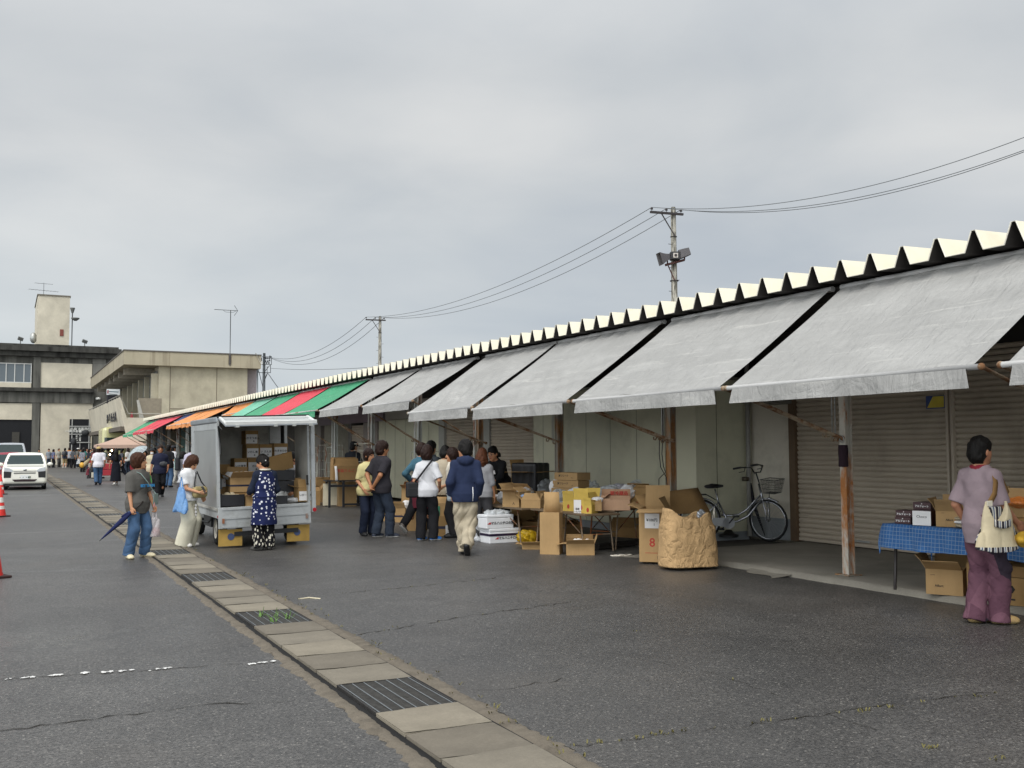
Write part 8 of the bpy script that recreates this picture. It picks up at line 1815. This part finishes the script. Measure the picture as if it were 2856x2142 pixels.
# 25 umbrella holder
g25 = (5.45, 46.5, 0)
r25, J25 = person('person in dark clothes under the pale open umbrella', g25, 1.52, 200, h=hM, fem=True, R=(.14, .22, 1.15), top=dict(mat=cloth('top_darkred', '54282e'), sleeve=1.5, off=.03, hem=.78), bottom=dict(mat=BLKC), hair=('bob', HBLK), shoes=BSH)
ub = thing('umbrella', 'pale translucent open umbrella tilted over the person in dark clothes', 'umbrella', (5.35, 46.2, 1.12)); ub.rotation_euler = (radians(10), radians(-38), 0)
m = MB(); m.grid(lambda u, v: (.52*sin(1.15*v)*cos(2*pi*u)*(1-.04*abs(sin(4*2*pi*u))*v), .52*sin(1.15*v)*sin(2*pi*u)*(1-.04*abs(sin(4*2*pi*u))*v), .32 + .42*cos(1.15*v) - .10), 32, 8); m.build('canopy', film('umbrella_clear', 'cfdcdf', .75, .3), ub)
m = MB()
for k_ in range(8): a = 2*pi*k_/8; m.tube([(.52*sin(1.15*v)*cos(a), .52*sin(1.15*v)*sin(a), .315+.42*cos(1.15*v)-.10) for v in (0, .35, .7, 1.)], .005, 4)
m.build('ribs', STEEL, ub); MB().cyl((0, 0, -.15), (0, 0, .70), .008, None, 6).build('shaft', STEEL, ub)
# the queue at the far building
Q_ = 'people waiting in front of the concrete hall'; hF = .026
qs = [(108, 1303, 1.60, 190, 'person with dark hair half hidden behind the white car', 'cloth_q1', '3a3634', BLKC, HBLK), (135, 1304, 1.64, 170, 'person in checked grey shirt with a beige bag standing in the far queue', 'cloth_q2', '80868c', JEAND, HBLK), (163, 1303, 1.66, 150, 'person in pale grey shirt standing alone in the far queue', 'cloth_q3', '9c9a92', cloth('trousers_grey2', '4c4a48'), HBR),
      (180, 1305, 1.70, 20, 'person with navy shirt, dark backpack and beige shorts in the far queue', 'cloth_q4', '2a3140', cloth('shorts_beige', '8f7c58'), HBLK), (192, 1304, 1.72, 30, 'person with an orange towel over the shoulders in the far queue', 'cloth_q5', '9a9ca2', BLKC, HBR), (203, 1306, 1.66, 40, 'person in grey behind the white capped one in the far queue', 'cloth_q6', '4a4c50', BLKC, HBLK),
      (212, 1305, 1.70, 60, 'person in white cap and grey shirt bending in the far queue', 'cloth_q7', '5c5a55', JEAND, HBLK), (232, 1312, 1.70, 10, 'person in teal shirt walking towards the far entrance', 'cloth_q8', '2f6a64', cloth('trousers_grey3', '55534f'), HGREY), (243, 1306, 1.66, 200, 'person in pink shirt next to the teal shirt at the far entrance', 'cloth_q9', 'a98a8a', cloth('trousers_red', '6a3434'), HBR), (252, 1304, 1.60, 180, 'person in pale top carrying a dark bag near the tent', 'cloth_q10', 'a6a8aa', BLKC, HBLK)]
for i, (x, y, H_, hd_, lab, cn, cc, bm, hm_) in enumerate(qs):
    kw = {}
    if 'white cap' in lab and 'behind' not in lab: kw = dict(hat=('cap', PAPER), lean=12)
    rq, Jq = person(lab, gz(x, y), H_, hd_, Q_, h=hF, top=dict(mat=cloth(cn, cc), sleeve=.9, off=.03, hem=.8), bottom=dict(mat=bm, r=(.11, .09, .08), hem=.06 if 'shorts' not in lab else .42), hair=('short', hm_), shoes=BSH if i % 3 else WSH, legs={'R': dict(a=(.10, .06*(i % 3), .085)), 'L': dict(a=(-.10, -.05*(i % 2), .085))}, **kw)
    if 'backpack' in lab: o = blob('backpack', 'dark backpack of the person in navy shirt in the far queue', 'backpack', (0, 0, 0), (.17, .10, .23), mat('bag_grey3', '35363a', .6), .006, 40., 320, h=.03); o.location = world_of(rq, (0, -.20, .98))
    if 'towel' in lab: o = blob('towel', 'orange towel on the shoulders of a person in the far queue', 'towel', (0, 0, 0), (.20, .12, .06), mat('towel_orange', 'c9803c', .8), .006, 40., 321, h=.03); o.location = world_of(rq, (0, 0, 1.40))
    if 'beige bag' in lab: shopping_bag('beige bag of the person in checked shirt in the far queue', world_of(rq, (-.38, .0, .92)), .4, .5, .18, mat('tote_beige', 'b5a888', .8), None, 30)
    if 'bending' in lab: shopping_bag('white bag held in the far queue next to the white cap', world_of(rq, (.36, .0, .85)), .34, .42, .16, POLYW, None, 31)
# people at the canopy stall
person('person in white top with dark hair in front of the canopy tent', (4.75, 60., 0), 1.66, 20, None, h=.02, top=dict(mat=WHTC, sleeve=.9, off=.03), bottom=dict(mat=BLKC), hair=('short', HBLK), shoes=BSH)
person('person in patterned brown shirt at the canopy stall table', (5.7, 78.2, 0), 1.70, 0, None, h=.024, top=dict(mat=cloth('shirt_brown', '4a3a34', .4), sleeve=.9, off=.03), bottom=dict(mat=BLKC), hair=('short', HBLK), shoes=BSH)
person('seller in black standing inside the canopy tent', (7.2, 80.6, 0), 1.76, 190, None, h=.024, top=dict(mat=BLKC, sleeve=1.7, off=.03), bottom=dict(mat=BLKC), hair=('short', HBLK), shoes=BSH)
person('person in striped shirt looking at the goods left of the canopy tent', (4.9, 77.5, 0), 1.62, 40, None, h=.024, fem=True, top=dict(mat=cloth('shirt_striped', '77787f', .3), sleeve=.9, off=.03), bottom=dict(mat=BLKC), hair=('bob', HBLK), shoes=BSH)
person('dark haired person under the last green awning', (8.3, 66., 0), 1.66, 230, None, h=.024, top=dict(mat=cloth('top_dark2', '2a2426'), sleeve=1.5, off=.03), bottom=dict(mat=BLKC), hair=('short', HBLK), shoes=BSH)
rc = random.Random(5); cc_ = ('8d8f94', '2b2d36', 'b9b5ac', '6a3a3c', '3c5a58', 'a39a86', '44464c', 'c7c3be', '5a5f78')
nm_ = ('grey', 'dark blue', 'pale', 'dark red', 'teal green', 'sand coloured', 'charcoal', 'whitish', 'slate blue')
for i, (x, y, H_, hd_) in enumerate(((222, 1304, 1.62, 120), (246, 1310, 1.58, 40), (258, 1303, 1.68, 200), (262, 1316, 1.6, 20), (287, 1318, 1.64, 340), (300, 1312, 1.7, 10), (338, 1318, 1.56, 60), (356, 1322, 1.66, 330), (148, 1304, 1.6, 60))):
    person('person in %s top in the far crowd, %s' % (nm_[i], 'near the tent' if i in (4, 5, 6, 7) else 'by the entrance of the concrete hall'), gz(x, y), H_, hd_, Q_, h=hF, fem=i % 2 == 1, top=dict(mat=cloth('crowd_%d' % i, cc_[i]), sleeve=.9, off=.03), bottom=dict(mat=(BLKC, JEAND)[i % 2], r=(.11, .09, .08)), hair=('bob' if i % 2 else 'short', (HBLK, HBR)[i % 2]), shoes=BSH)
# cart of goods beside the woman with the umbrella
ct = thing('hand_cart', 'flat hand cart loaded with red crates behind the woman with the umbrella', 'hand cart', (4.55, 55., 0)); MB().bx(-.6, .6, -.4, .4, .22, .27).build('deck', ZINC, ct)
for x in (-.45, .45):
    for y in (-.3, .3): MB().cyl((x-.02, y, .1), (x+.02, y, .1), .1, None, 12).build('castor', TYRE, ct)
MB().tube([(.6, -.35, .27), (.66, -.35, .95), (.66, .35, .95), (.6, .35, .27)], .018, 6).build('handle', ZINC, ct)
for i, z in enumerate((.275, .58)): o = MB().bx(-.45, .45, -.32, .32, 0, .29).build('crate', mat('crate_red', 'a02a34', .5), None, bevel=.02); o.location = (4.55, 55., z); tag(o, '%s red crate on the flat hand cart' % ('lower', 'upper')[i], 'crate', 'red crates on the cart')
for o in list(bpy.data.objects):
    if o.type == 'MESH' and not o.data.materials: print('no material', o.name)
